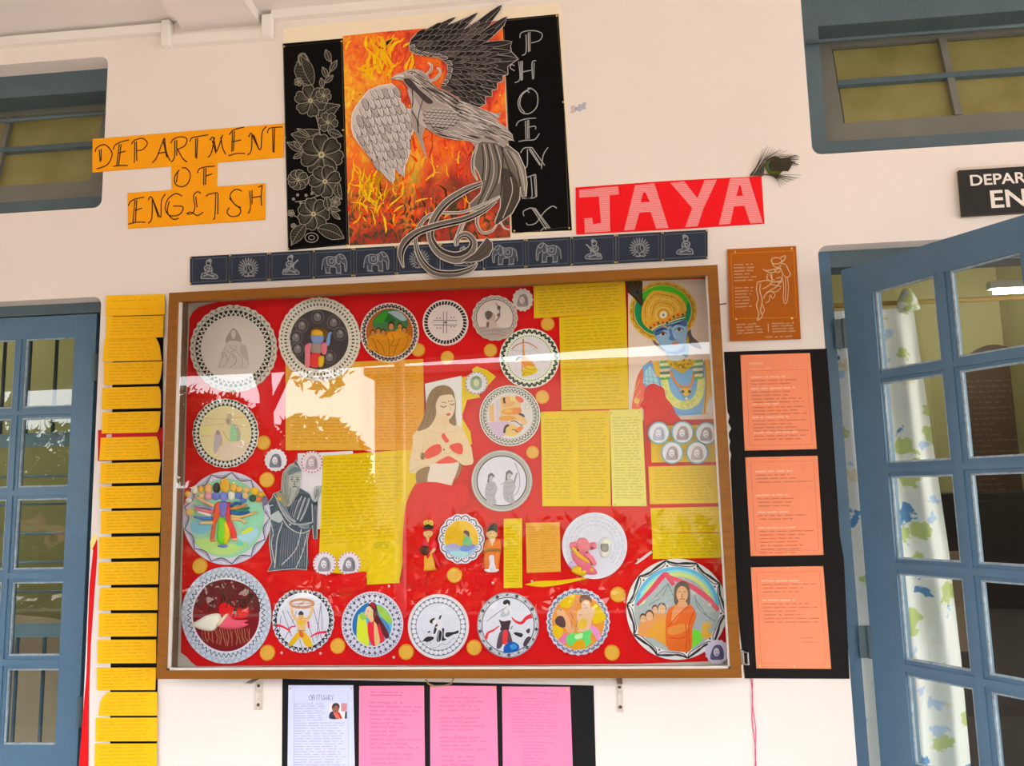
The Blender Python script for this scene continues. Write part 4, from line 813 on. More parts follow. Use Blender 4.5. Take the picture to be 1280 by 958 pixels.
# 19 silhouette scene
p = Plate('decorated_plate', 548, 783.6, 38, 40.4, (214, 206, 216), 'plate with a black silhouette woman among water birds inside a beaded ring')
p.ring(.99, 1.2, (238, 210, 214)).band(.72, .91, (110, 114, 134)).dots(.815, 34, 2.9, (226, 222, 234), 0, 12).disc(.725, (222, 218, 234))
d = p.d.crop(500, 735, 9.58)
d.ring(415, 440, 165, 165, 4, (196, 192, 216), 40).ring(415, 440, 110, 110, 3, (206, 202, 222), 32)
BK = (44, 38, 46)
d.blob([(355, 410), (370, 380), (415, 360), (410, 390), (390, 430)], BK).blob([(465, 370), (480, 335), (500, 330), (490, 360), (475, 380)], BK).blob([(400, 540), (430, 430), (450, 450), (440, 500), (420, 550)], BK).e(415, 415, 26, 32, (226, 214, 220), 12).blob([(425, 470), (460, 460), (500, 420), (510, 440), (470, 500)], (226, 214, 220)).blob([(330, 530), (360, 515), (360, 535), (335, 540)], BK).blob([(265, 650), (320, 590), (400, 590), (395, 620), (330, 650), (290, 640)], BK).blob([(440, 640), (450, 540), (470, 510), (500, 530), (495, 600), (480, 640)], BK).blob([(505, 490), (530, 490), (525, 540), (530, 600), (560, 620), (500, 635), (510, 560)], BK).blob([(545, 560), (560, 535), (640, 530), (700, 510), (695, 545), (640, 560), (580, 590), (548, 585)], BK).lines([[(380, 720), (450, 710), (500, 670), (560, 680), (620, 620), (660, 600)], [(320, 640), (330, 690)], [(360, 640), (365, 670)]], 5, (120, 118, 140), 4).line([(470, 520), (455, 580), (460, 640)], 6, (220, 214, 226))
p.done()
# 20 dancer with red ribbon
p = Plate('decorated_plate', 635, 781.7, 38.6, 40.8, (198, 196, 204), 'plate with a dark-dressed dancer trailing a red ribbon over a blue figure')
p.ring(.985, .8, (110, 108, 122)).dots(.92, 9, 2.3, (70, 68, 84), .2).dots(.92, 9, 1.6, (96, 94, 110), .7).zig(.88, .955, 24, .6, (120, 118, 130)).disc(.85, (222, 218, 234)).ring(.845, 1.1, (84, 82, 100))
d = p.d.crop(585, 730, 9.58)
d.line([(520, 400), (570, 450), (640, 470), (700, 410), (765, 385)], [10, 26, 36, 40, 60], (240, 46, 56), smooth=5).line([(375, 505), (300, 560), (240, 590), (215, 660)], [10, 24, 28, 40], (238, 60, 66), smooth=5)
d.line([(225, 450), (340, 360), (470, 270)], [8, 10, 8], (130, 126, 140)).blob([(420, 240), (430, 205), (470, 190), (505, 215), (495, 265), (475, 235), (450, 250)], BK).blob([(390, 380), (420, 310), (460, 290), (500, 330), (490, 380), (440, 400)], (178, 176, 192)).e(455, 330, 24, 30, (206, 202, 212), 12).blob([(395, 420), (440, 395), (510, 380), (520, 420), (480, 450)], (226, 222, 234)).blob([(370, 430), (420, 450), (510, 440), (500, 500), (480, 560), (390, 560), (395, 500)], (70, 46, 56)).blob([(390, 570), (480, 555), (520, 640), (530, 730), (440, 700), (390, 770), (345, 775), (350, 690)], (92, 70, 82)).blob([(425, 570), (470, 560), (475, 640), (460, 720), (415, 710)], (238, 56, 62)).blob([(425, 800), (440, 740), (500, 700), (560, 700), (610, 740), (600, 800), (520, 825), (440, 830)], (16, 84, 176)).blob([(500, 740), (560, 720), (590, 760), (530, 790)], (60, 140, 206)).blob([(550, 600), (570, 580), (655, 600), (640, 640), (600, 630)], BK).blob([(695, 560), (740, 535), (740, 580), (715, 595)], (80, 64, 78)).blob([(660, 730), (690, 660), (730, 630), (755, 650), (730, 700), (690, 750)], (70, 58, 70)).line([(600, 790), (660, 770), (690, 770)], 10, (110, 108, 124)).line([(510, 545), (535, 505)], 12, (110, 118, 130))
p.done()
# 21 lion-like figure
p = Plate('decorated_plate', 722.7, 777.7, 39.4, 41.5, (192, 192, 214), 'plate with a green-trousered figure and horse on yellow, scalloped grey border', 28, amp=.025)
p.arcs(.86, .95, 30, 1.3, (86, 88, 116)).dots(.90, 30, 1.1, (100, 104, 130)).disc(.835, (248, 160, 60))
d = p.d.crop(675, 730, 9.58)
d.blob([(230, 230), (330, 150), (420, 130), (390, 260), (290, 290)], (250, 204, 20)).blob([(640, 250), (700, 260), (770, 360), (780, 430), (640, 470)], (250, 206, 10)).blob([(150, 520), (220, 500), (280, 570), (220, 660), (160, 610)], (250, 200, 20)).blob([(380, 780), (430, 690), (520, 670), (560, 760), (460, 790)], (250, 176, 10)).blob([(230, 670), (300, 590), (330, 620), (310, 710), (250, 710)], (236, 120, 170))
d.blob([(340, 330), (420, 190), (460, 130), (480, 200), (430, 300), (430, 420), (360, 440)], (246, 156, 96)).blob([(200, 350), (240, 290), (300, 340), (360, 440), (420, 560), (350, 590), (290, 510), (230, 420)], (242, 176, 130)).blob([(180, 440), (215, 390), (270, 390), (300, 440), (305, 510), (260, 525), (200, 490)], (88, 60, 66)).e(245, 310, 14, 10, (120, 110, 130), 8)
d.blob([(440, 430), (450, 330), (500, 300), (580, 300), (620, 280), (660, 330), (620, 430), (600, 540), (450, 570)], (244, 196, 160)).blob([(450, 500), (480, 430), (540, 420), (570, 460), (540, 530), (470, 540)], (244, 196, 70)).e(548, 262, 55, 60, (246, 204, 176), 16).blob([(470, 200), (490, 145), (560, 130), (610, 170), (620, 230), (590, 200), (520, 195), (490, 230)], (124, 90, 84)).blob([(320, 640), (360, 600), (470, 590), (560, 560), (620, 560), (600, 640), (610, 700), (540, 760), (530, 680), (440, 680), (370, 750), (320, 700)], (96, 206, 110)).blob([(420, 620), (510, 595), (500, 650), (430, 660)], (190, 224, 170)).blob([(590, 520), (640, 500), (710, 560), (720, 640), (690, 680), (640, 600)], (240, 150, 210)).lines([[(525, 250), (540, 250)], [(565, 248), (582, 250)], [(530, 292), (550, 286), (572, 290)], [(470, 380), (500, 370)], [(450, 440), (440, 520), (470, 560)], [(370, 440), (390, 540)], [(360, 330), (400, 420)]], 6, (140, 80, 60), 3)
p.done()

# ------------------------------------------------------------------ small medallions
def bust(d, x, y, k, c, face=(214, 204, 216)):
    d.blob([(x - .6 * k, y + .62 * k), (x - .5 * k, y - .1 * k), (x - .2 * k, y - .6 * k), (x + .3 * k, y - .62 * k), (x + .58 * k, y - .1 * k), (x + .55 * k, y + .6 * k), (x, y + .7 * k)], c).e(x - .06 * k, y + .0 * k, .27 * k, .38 * k, face, 12).lines([[(x - .18 * k, y - .05 * k), (x - .08 * k, y - .06 * k)], [(x + .02 * k, y - .06 * k), (x + .12 * k, y - .05 * k)], [(x - .12 * k, y + .2 * k), (x + .06 * k, y + .2 * k)], [(x + .35 * k, y - .3 * k), (x + .42 * k, y + .5 * k)]], .08 * k, tuple(int(v * .7) for v in c))
meds = [(653.4, 375, 12.6, 14, 14, (208, 190, 190), 'small white scalloped medallion with a sketched head beside the wide yellow sheet', 'scallop', (150, 132, 134)),
        (344.5, 575.4, 13.6, 13.8, 16, (226, 216, 226), 'small white scalloped medallion with a bearded head left of the grey figure', 'scallop', (122, 120, 140)),
        (389.8, 577.9, 13.6, 13.8, 0, (224, 206, 218), 'small red-dotted medallion with a long-haired head above the grey figure', 'red', (186, 160, 168)),
        (405.5, 705, 14.2, 14.6, 0, (222, 212, 226), 'red-dotted medallion with a profile head at the foot of the yellow sheet', 'red', (146, 138, 152)),
        (436.4, 705, 14.2, 14.6, 0, (222, 212, 226), 'red-dotted medallion with a bearded head beside the small yellow card', 'red', (136, 128, 144)),
        (595.5, 479, 13.6, 14, 18, (222, 216, 226), 'white scalloped medallion with a green helmeted head on torn yellow paper', 'green', (146, 164, 136)),
        (896.4, 815, 15, 15, 16, (216, 202, 226), 'lilac scalloped medallion with a dark-haired head overlapping the largest plate', 'scallop', (92, 86, 122)),
        (823.6, 541.5, 13.6, 14, 0, (218, 212, 222), 'blue-rimmed medallion, first of the upper three under the blue portrait', 'blue', (170, 170, 196)),
        (853.3, 540.9, 13.8, 14.2, 0, (218, 212, 222), 'blue-rimmed medallion, middle of the upper three under the blue portrait', 'blue', (160, 142, 150)),
        (882.8, 542.1, 13.8, 14.2, 0, (218, 212, 222), 'blue-rimmed medallion, last of the upper three, next to the frame', 'blue', (160, 142, 152)),
        (840.2, 566, 13.8, 14.2, 0, (218, 212, 222), 'blue-rimmed medallion, first of the lower two on the yellow card', 'blue', (166, 150, 158)),
        (871.5, 566, 13.8, 14.2, 0, (218, 212, 222), 'blue-rimmed medallion, second of the lower two on the yellow card', 'blue', (176, 162, 170))]
for (x, y, rx, ry, sc_, col, lab, kind, hair) in meds:
    p = Plate('portrait_medallion', x, y, rx, ry, col, lab, sc_, 'medallion', 'small round portraits in the case', YD - (.0105 if kind == 'blue' else .0062 if x > 890 else .001), .002, 48, .06)
    if kind == 'red': p.dots(.93, 20, .95, (196, 44, 84))
    if kind == 'blue': p.ring(.94, 1.6, (96, 168, 184))
    if kind == 'green': p.dots(.95, 18, .9, (88, 92, 92)); p.d.blob([(x - 7, y + 5), (x - 6.5, y - 5), (x, y - 9), (x + 6, y - 5), (x + 6.5, y + 5), (x, y + 9)], (150, 166, 142)).e(x, y, 3.6, 4.8, (206, 206, 170), 10).line([(x - 5, y - 5), (x, y - 8), (x + 5, y - 5)], .8, (112, 128, 110))
    else: bust(p.d, x, y + .5, rx * .92, hair, tuple(min(255, v + 4) for v in col))
    p.done()

# ================================================================== CUT-OUT PICTURES AND DOLLS INSIDE THE CASE
# grey draped figure
cg = (320, 560, 5.99)
gp = [(88, 925), (120, 860), (100, 720), (110, 560), (75, 530), (58, 490), (75, 430), (125, 370), (130, 345), (190, 320), (195, 240), (205, 185), (250, 130), (285, 115), (300, 90), (340, 170), (335, 240), (330, 300), (400, 340), (425, 390), (440, 405), (436, 360), (445, 300), (490, 285), (490, 320), (465, 400), (462, 500), (458, 680), (430, 680), (425, 580), (400, 620), (385, 700), (385, 800), (380, 915), (290, 905), (180, 915)]
go = sheet('grey_figure_cutout', K(cg, gp), YP - .003, (86, 92, 108), 'tall grey and white paper cut-out of an old bearded draped figure with a raised hand', 'cut-out', None, .0015)
d = Draw(YP - .003, cg); GW = (188, 188, 190)
d.blob([(195, 320), (200, 240), (215, 180), (280, 120), (335, 180), (330, 270), (320, 330), (280, 400), (240, 440), (200, 400)], (170, 168, 162)).blob([(245, 250), (255, 200), (300, 185), (335, 205), (330, 280), (295, 320), (255, 300)], (182, 178, 172)).blob([(235, 180), (290, 140), (335, 170), (300, 185), (250, 205)], (110, 118, 128))
d.blob([(75, 500), (85, 440), (125, 400), (150, 450), (110, 520)], (70, 80, 98)).blob([(95, 520), (170, 470), (200, 500), (185, 560), (120, 540)], (180, 182, 188)).blob([(128, 360), (170, 350), (200, 400), (260, 500), (340, 560), (420, 540), (425, 600), (340, 635), (250, 590), (180, 490)], (72, 78, 96)).blob([(320, 350), (400, 360), (420, 420), (420, 530), (360, 560), (290, 540), (240, 480), (270, 420)], (66, 72, 90)).blob([(195, 560), (250, 610), (340, 640), (390, 620), (380, 760), (380, 900), (170, 900), (150, 780), (175, 640)], (74, 80, 98)).blob([(150, 350), (200, 340), (240, 410), (220, 440)], (150, 140, 110))
d.blob([(430, 410), (462, 405), (455, 440), (432, 440)], (52, 54, 64)).blob([(436, 300), (485, 288), (478, 340), (455, 400), (432, 395)], (176, 178, 178)).blob([(432, 450), (456, 450), (456, 660), (440, 680), (432, 590)], (96, 100, 114))
random.seed(5)
d.lines([[(140, 350), (190, 470), (260, 560), (340, 575), (420, 560)], [(180, 490), (240, 590), (330, 640), (400, 620)], [(165, 400), (230, 500), (300, 555)], [(200, 560), (160, 680), (150, 800), (140, 900)], [(385, 640), (350, 780), (300, 900)], [(400, 380), (370, 470), (330, 550)], [(370, 370), (340, 450), (310, 540)], [(345, 360), (310, 430), (280, 520)], [(340, 610), (300, 760), (190, 880)], [(420, 420), (425, 560)], [(60, 490), (100, 440), (130, 430)], [(110, 560), (130, 640), (115, 720), (140, 860)]], 7, GW, 4)
d.lines([[(200 + i * 16, 600 + i * 4), (190 + i * 17, 720), (176 + i * 19, 890)] for i in range(11)], 3.4, (126, 132, 146), 4)
d.lines([[(205, 200), (196, 300), (215, 380)], [(225, 200), (215, 300), (235, 400)], [(320, 290), (305, 340), (270, 410)], [(260, 300), (255, 350), (240, 410)], [(250, 150), (300, 130)]], 5, (120, 118, 116), 4)
d.lines([[(150 + i * 9, 380 + i * 6), (215 + i * 8, 500 + i * 5), (300 + i * 6, 566 + i * 5), (400, 560 + i * 6)] for i in range(0, 8)], 3, (150, 154, 164), 5)
d.lines([[(410 - i * 17, 370 + i * 3), (385 - i * 17, 450), (345 - i * 14, 540)] for i in range(8)], 3.2, (146, 150, 160), 4)
d.lines([[(215 + i * 12, 150 - abs(i - 4) * -6), (208 + i * 9, 230), (216 + i * 6, 330), (236 + i * 4, 420)] for i in range(5)], 3, (136, 134, 132), 4)
d.lines([[(258, 240), (280, 232)], [(300, 235), (325, 240)], [(268, 252), (280, 250)], [(304, 252), (318, 252)], [(292, 250), (288, 275), (298, 278)], [(275, 295), (292, 290), (312, 296)], [(262, 222), (282, 218)], [(300, 220), (322, 226)]], 6, (76, 74, 76), 3)
d.lines([[(442, 320), (446, 380)], [(455, 310), (455, 375)], [(468, 305), (464, 360)], [(440, 460), (446, 560), (442, 660)], [(120, 600), (160, 590)], [(122, 640), (160, 625)], [(120, 680), (155, 665)], [(118, 720), (150, 705)], [(122, 760), (150, 745)]], 4, (60, 62, 74), 3).line(gp, 4, (198, 198, 200), True).blob([(250, 570), (262, 570), (262, 582), (250, 582)], GW)
d.blob([(162, 365), (190, 375), (188, 395), (160, 392)], (196, 162, 70)); d.build('drawing', go)

# long-haired woman
cw = (480, 460, 5.99)
wp = [(188, 780), (190, 690), (215, 580), (215, 510), (250, 460), (300, 360), (330, 220), (370, 155), (440, 130), (500, 150), (528, 210), (538, 280), (530, 340), (545, 430), (590, 450), (620, 520), (655, 600), (670, 700), (655, 725), (600, 730), (570, 700), (555, 770), (520, 840), (505, 885), (420, 880), (300, 870), (245, 875), (245, 790), (200, 790)]
wo = sheet('woman_cutout', K(cw, wp), YP - .0028, (238, 206, 164), 'paper cut-out of a long-haired woman with closed eyes and folded hands above red cloth', 'cut-out', None, .0015)
d = Draw(YP - .0028, cw); SK = (240, 208, 166); HR = (142, 110, 78)
d.blob([(245, 780), (340, 740), (335, 830), (300, 870), (250, 870)], HR).blob([(545, 720), (575, 700), (575, 770), (535, 830)], HR)
d.blob([(250, 465), (300, 360), (325, 230), (370, 155), (440, 130), (500, 150), (525, 200), (480, 200), (430, 220), (395, 290), (385, 370), (340, 440), (290, 465)], HR).blob([(515, 180), (538, 260), (535, 350), (540, 430), (500, 420), (480, 390), (510, 330)], (136, 106, 74))
d.blob([(388, 300), (405, 230), (440, 205), (500, 205), (530, 240), (528, 320), (490, 385), (430, 375)], (242, 216, 184)).poly([(390, 330), (400, 390), (370, 440), (300, 470), (560, 470), (500, 440), (480, 385), (440, 370)], (241, 210, 172)).blob([(440, 350), (485, 388), (480, 440), (430, 420)], (230, 194, 150))
d.blob([(345, 750), (390, 700), (550, 700), (545, 780), (510, 850), (500, 885), (420, 880), (330, 860)], (234, 214, 200))
RD = (232, 70, 52)
d.blob([(300, 645), (350, 590), (415, 572), (432, 620), (400, 655), (320, 682)], RD).blob([(495, 580), (560, 562), (590, 590), (585, 645), (540, 640), (500, 610)], RD).blob([(385, 715), (440, 680), (480, 662), (530, 670), (560, 700), (500, 715)], (236, 84, 64)).blob([(430, 510), (450, 492), (470, 520), (488, 550), (460, 558)], (228, 70, 60)).blob([(275, 640), (300, 640), (300, 690), (275, 680)], (120, 104, 60))
d.blob([(190, 780), (250, 740), (340, 725), (390, 710), (440, 670), (470, 640), (500, 620), (480, 590), (440, 560), (410, 560), (445, 600), (430, 640), (380, 680), (290, 690), (215, 690)], (242, 212, 174)).blob([(500, 620), (520, 650), (580, 655), (650, 690), (665, 715), (600, 730), (540, 690), (480, 650)], (242, 212, 174)).line([(448, 600), (460, 640), (500, 640)], 6, (214, 174, 130), smooth=3).e(449, 613, 7, 7, (120, 80, 60), 8)
d.lines([[(215, 690), (290, 690), (380, 680), (440, 640)], [(190, 785), (260, 745), (350, 722), (440, 675)], [(300, 560), (290, 620), (275, 660)], [(500, 622), (540, 650), (600, 660)], [(300, 500), (330, 560), (310, 600)], [(345, 470), (430, 490), (550, 470)]], 4, (214, 172, 124), 4)
d.lines([[(425, 285), (445, 296), (468, 285)], [(496, 270), (512, 278), (526, 266)]], 7, (112, 76, 62), 4).lines([[(430, 262), (450, 258), (470, 266)], [(495, 252), (522, 248)]], 5, (150, 116, 92), 3).e(484, 250, 4, 7, (220, 60, 70), 8).blob([(462, 352), (485, 338), (500, 346), (488, 360)], (206, 104, 92)).line([(490, 280), (502, 315), (488, 322)], 4, (206, 166, 136), smooth=3).lines([[(360, 180), (330, 300), (280, 440)], [(400, 160), (360, 280), (320, 430)], [(440, 150), (380, 250), (370, 390)]], 5, (120, 90, 62), 4)
d.build('drawing', wo)
skirt = [(508, 728), (503, 700), (506, 640), (514, 614), (524, 604), (545, 603), (565, 607), (578, 603), (585, 610), (585, 628), (572, 642), (558, 650), (546, 668), (530, 728)]
def bulge(name, px, y, depth, m, label, cat, step=5.0, fold=3.0):
    """Loose cloth pinned flat at its edge: a domed, rippled patch."""
    px = sm(px, True, 3); xs = [p[0] for p in px]; ys = [p[1] for p in px]; pts = []; idx = {}; fs = []
    cx, cy = sum(xs) / len(xs), sum(ys) / len(ys); n = len(px); vs = []; R = 7
    for j in range(R + 1):
        k = 1 - j / R
        for i, (a, b) in enumerate(px):
            u, v = cx + (a - cx) * k, cy + (b - cy) * k; q = P(u, v, y)
            h = depth * min(1, (1 - k) * 2.5) * (.55 + .3 * sin((u + .35 * v) / fold + .9 * sin(v / 7)) + .15 * sin((u - .5 * v) / fold * 1.7)); vs.append((q.x, y - h, q.z))
    for j in range(R):
        for i in range(n): fs.append((j * n + i, j * n + (i + 1) % n, (j + 1) * n + (i + 1) % n, (j + 1) * n + i))
    return tag(fixn(obj(name, vs, fs, m, smooth=True)), label, cat)
bulge('cloth_skirt', skirt, YP - .0048, .010, RED, 'gathered red cloth skirt pinned below the long-haired woman', 'cloth')

bulge('cloth_fold', [(331, 724), (340, 718), (355, 715), (370, 712.5), (388, 714), (404, 718), (420, 721), (438, 718), (457, 714.5), (457, 724), (455, 736), (420, 742), (380, 738), (345, 738)], YP - .0046, .008, RED, 'rising fold of red cloth covering the foot of the grey figure', 'cloth', fold=4.0)

# crowned blue-skinned portrait
cb = (770, 340, 7.98); cb2 = (770, 450, 7.98)
po = sheet('crowned_portrait', [(785, 352), (885, 348.5), (893, 524), (786, 526)], YP - .0008, (224, 198, 186), 'painted portrait of a blue-skinned crowned figure with a green and gold halo', 'painting', None, .0014)
d = Draw(YP - .0008, cb); GO = (214, 158, 26); 
d.blob([(700, 540), (740, 560), (760, 640), (820, 700), (860, 770), (800, 760), (740, 730), (700, 680)], (98, 82, 82)).blob([(365, 640), (400, 700), (500, 780), (480, 800), (400, 740), (360, 680)], (122, 96, 82))
d.e(468, 395, 338, 300, (206, 152, 40), 40).ring(468, 395, 330, 292, 9, (232, 196, 80), 44).ring(468, 395, 300, 264, 7, (168, 106, 20), 44).e(466, 390, 292, 258, (16, 134, 88), 40).blob([(250, 260), (330, 160), (470, 130), (620, 170), (720, 270), (700, 330), (640, 260), (500, 205), (380, 200), (300, 260)], (74, 184, 32))
d.ring(466, 390, 287, 254, 6, (226, 202, 100), 44)
for i in range(44): a = 2 * pi * i / 44; d.e(468 + 316 * cos(a), 395 + 279 * sin(a), 9, 9, (236, 200, 70) if i % 2 else (180, 112, 24), 6, 0, False)
d.up()
# shoulders and chest
d.crop(*cb2)
d.blob([(160, 490), (180, 330), (220, 150), (300, 40), (360, 10), (370, 120), (330, 300), (260, 400), (240, 490)], (230, 98, 72)).lines([[(190, 300), (240, 200)], [(180, 400), (250, 300)], [(210, 470), (240, 380)]], 9, (244, 172, 120)).e(205, 410, 26, 30, (236, 190, 90), 10)
d.poly([(270, 60), (340, 20), (900, 20), (960, 120), (960, 540), (600, 560), (500, 420), (330, 330), (270, 230)], (108, 166, 220)).poly([(270, 230), (290, 110), (340, 60), (400, 160), (440, 280), (350, 260)], (166, 204, 222)).lines([[(280, 120), (290, 240)], [(320, 70), (330, 250)], [(350, 90), (380, 250)], [(275, 160), (400, 180)], [(275, 210), (420, 230)]], 7, (112, 168, 206))
d.poly([(360, 20), (430, 10), (450, 180), (400, 160)], (236, 186, 60)).poly([(880, 0), (965, 0), (985, 250), (990, 545), (860, 545), (890, 300)], (236, 178, 66)).line([(885, 10), (900, 250), (880, 540)], 12, (176, 116, 20), smooth=3).line([(960, 20), (985, 300), (985, 540)], 10, (206, 140, 40), smooth=3).blob([(905, 520), (930, 390), (990, 350), (990, 540)], (232, 214, 216))
GA = (226, 226, 130)
d.line([(480, 190), (510, 330), (580, 420), (680, 455), (780, 420), (835, 330), (850, 180)], [70, 80, 84, 84, 84, 80, 66], GA, smooth=6)
for (x, y0) in ((487, 10), (815, 5)):
    for k, c in enumerate(((96, 160, 86), (232, 232, 180), (88, 150, 110), (240, 206, 190), (76, 120, 90), (236, 226, 170), (92, 164, 74))): d.poly([(x - 50, y0 + k * 28), (x + 50, y0 - 8 + k * 28), (x + 52, y0 + 18 + k * 28), (x - 48, y0 + 26 + k * 28)], c, False)
d.up()
random.seed(11)
for i in range(90): 
    t = random.random(); q = sm([(480, 190), (510, 330), (580, 420), (680, 455), (780, 420), (835, 330), (850, 180)], False, 8)[int(t * 48)]; d.e(q[0] + random.uniform(-32, 32), q[1] + random.uniform(-32, 32), 9, 9, random.choice([(206, 214, 96), (240, 236, 176), (190, 206, 110), (236, 214, 130)]), 6, 0, False)
d.up().line([(540, 100), (580, 200), (640, 260), (700, 275), (750, 240), (775, 140)], 26, (206, 128, 62), smooth=5).line([(560, 190), (640, 320), (700, 390), (760, 300)], 6, (120, 120, 90), smooth=5).blob([(530, 0), (770, 0), (770, 50), (700, 110), (665, 135), (600, 100), (535, 60)], (206, 164, 20))
for i in range(40): d.e(random.uniform(545, 760), random.uniform(0, 85), 9, 9, random.choice([(150, 116, 10), (240, 206, 60), (120, 130, 30)]), 6, 0, False)
d.up().blob([(640, 300), (700, 285), (755, 300), (720, 350), (700, 365), (670, 345)], (236, 190, 40)).e(665, 318, 18, 16, (60, 66, 30), 8).e(732, 318, 18, 16, (60, 66, 30), 8).e(703, 390, 16, 18, (236, 232, 170), 8).lines([[(600, 520), (700, 545), (830, 520)], [(780, 480), (810, 545)]], 6, (82, 136, 196), 4)
# neck and face
d.crop(*cb)
BL = (140, 174, 210); BD = (66, 96, 158)
d.blob([(500, 760), (690, 700), (730, 780), (690, 860), (560, 880), (500, 830)], (116, 160, 214)).blob([(520, 830), (600, 810), (690, 850), (620, 890), (540, 880)], (214, 224, 238)).poly([(505, 770), (600, 800), (690, 730), (690, 790), (600, 830), (510, 810)], (78, 112, 176))
d.blob([(375, 610), (420, 560), (560, 510), (690, 480), (712, 560), (695, 690), (650, 760), (580, 800), (510, 785), (440, 730)], BL).blob([(385, 590), (470, 545), (600, 510), (690, 480), (700, 545), (600, 530), (480, 580), (400, 640)], BD).blob([(525, 580), (550, 570), (575, 640), (600, 665), (560, 685), (525, 670), (540, 630)], (88, 120, 182)).blob([(560, 600), (585, 640), (610, 668), (580, 660)], (156, 188, 220)).blob([(400, 640), (440, 720), (510, 785), (460, 740), (410, 670)], (94, 124, 180))
d.line([(400, 600), (450, 572), (515, 580)], [6, 14, 8], (38, 52, 96), smooth=4).line([(552, 556), (600, 522), (660, 512)], [8, 14, 6], (38, 52, 96), smooth=4)
for (x, y, r) in ((465, 622, -.12), (625, 578, -.1)):
    d.poly(ell(x, y, 38, 19, 14, rot=r), (190, 186, 196)).e(x + 4, y - 1, 17, 17, (116, 72, 66), 12).e(x + 4, y - 1, 7, 7, (40, 26, 30), 8).line([(x - 42, y + 8), (x, y - 20), (x + 42, y - 4)], 8, (44, 54, 96), smooth=4)
d.blob([(552, 715), (590, 700), (630, 695), (612, 725), (585, 742)], (214, 152, 136)).line([(552, 716), (590, 716), (630, 696)], 4, (140, 84, 88), smooth=3).line([(556, 680), (585, 690), (605, 672)], 5, (66, 96, 150), smooth=3)
# crown
d.blob([(255, 470), (262, 350), (310, 250), (380, 190), (500, 200), (610, 230), (690, 320), (695, 400), (600, 420), (480, 470), (370, 580), (290, 540)], (222, 166, 50))
for k in (.86, .68, .5): d.line([(466 + (x - 466) * k, 420 + (y - 420) * k) for x, y in sm([(262, 470), (265, 350), (312, 252), (382, 195), (500, 205), (608, 235), (685, 320), (690, 395)], False, 4)], 7, (176, 112, 22) if k != .68 else (240, 208, 120))
random.seed(4)
for i in range(150):
    x, y = random.uniform(265, 690), random.uniform(205, 540)
    if inside((x, y), [(270, 470), (275, 350), (320, 260), (385, 200), (500, 210), (600, 240), (680, 320), (685, 390), (480, 460), (370, 560), (295, 530)]): d.e(x, y, 6, 6, random.choice([(178, 118, 30), (240, 206, 110), (196, 140, 30)]), 5, 0, False)
d.up().ring(472, 432, 74, 78, 8, (236, 206, 120), 24).ring(472, 432, 52, 54, 7, (170, 110, 30), 24).e(472, 432, 36, 38, (236, 230, 210), 16).e(472, 432, 12, 13, (120, 110, 90), 10)
d.line([(330, 560), (400, 515), (500, 480), (590, 440), (690, 410)], 46, (226, 150, 40), smooth=4).line([(352, 590), (420, 545), (520, 510), (600, 478), (692, 456)], 10, (240, 220, 160), smooth=4)
for i, (x, y) in enumerate(((345, 560), (382, 532), (422, 514), (468, 508), (508, 510), (535, 478), (575, 450), (618, 432), (665, 428))): d.e(x, y, 13, 13, ((40, 84, 60), (206, 60, 30))[i % 2], 8, 0, False)
d.up().lines([[(715, 640), (720, 700)], [(470, 545), (520, 560), (535, 545)]], 10, (214, 170, 70)).e(715, 690, 14, 34, (196, 160, 60), 10); d.build('drawing', po)
red_sw = K(cb2, [(290, 290), (330, 250), (375, 235), (430, 260), (480, 290), (500, 380), (560, 450), (600, 540), (650, 605), (560, 635), (420, 632), (345, 650), (280, 640), (275, 500), (240, 460), (275, 380)])
bulge('cloth_swag', red_sw, YP - .0022, .012, RED, 'crumpled red cloth swag across the shoulder of the blue portrait', 'cloth', fold=2.2)
pf = sheet('feather', K(cb, [(75, 85), (130, 65), (265, 95), (262, 200), (270, 330), (245, 335), (180, 260), (115, 200), (105, 110)]), YP - .0035, (58, 46, 30), 'dark peacock feather tip stuck at the corner of the blue portrait', 'feather', None, .001)
d = Draw(YP - .0035, cb); d.e(208, 208, 38, 42, (40, 62, 70), 14).e(212, 206, 20, 24, (20, 30, 60), 12).lines([[(110, 100), (180, 190), (260, 320)], [(160, 80), (200, 170)], [(230, 95), (215, 170)], [(262, 130), (230, 190)], [(120, 170), (185, 230)]], 7, (84, 70, 40), 3); d.build('barbs', pf)

# two dolls of rolled and cut paper
cdl = (500, 630, 7.98)
d1_ = empty('paper_doll', P(536, 682, YP), 'paper doll in red blouse and yellow skirt holding a brown pot', 'doll')
clay('skirt', K(cdl, [(245, 500), (320, 490), (355, 640), (350, 660), (245, 668), (240, 640)]), (240, 176, 48), d1_, YP, .012)
clay('sash', K(cdl, [(320, 490), (350, 500), (400, 610), (395, 632), (365, 600)]), (214, 24, 56), d1_, YP, .009)
clay('blouse', K(cdl, [(220, 420), (230, 350), (270, 340), (330, 340), (365, 400), (355, 450), (300, 480), (235, 460)]), (224, 22, 62), d1_, YP, .012)
clay('arm', K(cdl, [(350, 440), (355, 465), (310, 505), (290, 500), (320, 460)]), (244, 190, 130), d1_, YP - .004, .010)
clay('pot', K(cdl, [(205, 440), (250, 415), (295, 435), (295, 490), (250, 515), (210, 490)]), (84, 34, 26), d1_, YP - .005, .014)
clay('neck', K(cdl, [(262, 330), (300, 330), (285, 385), (275, 385)]), (244, 190, 120), d1_, YP - .008, .006)
clay('head', K(cdl, [(235, 300), (245, 270), (285, 260), (325, 272), (335, 300), (310, 335), (280, 345), (250, 330)]), (246, 196, 130), d1_, YP - .004, .013)
clay('hair', K(cdl, [(232, 250), (250, 215), (285, 205), (325, 215), (340, 250), (300, 262), (260, 262)]), (38, 28, 28), d1_, YP - .004, .013)
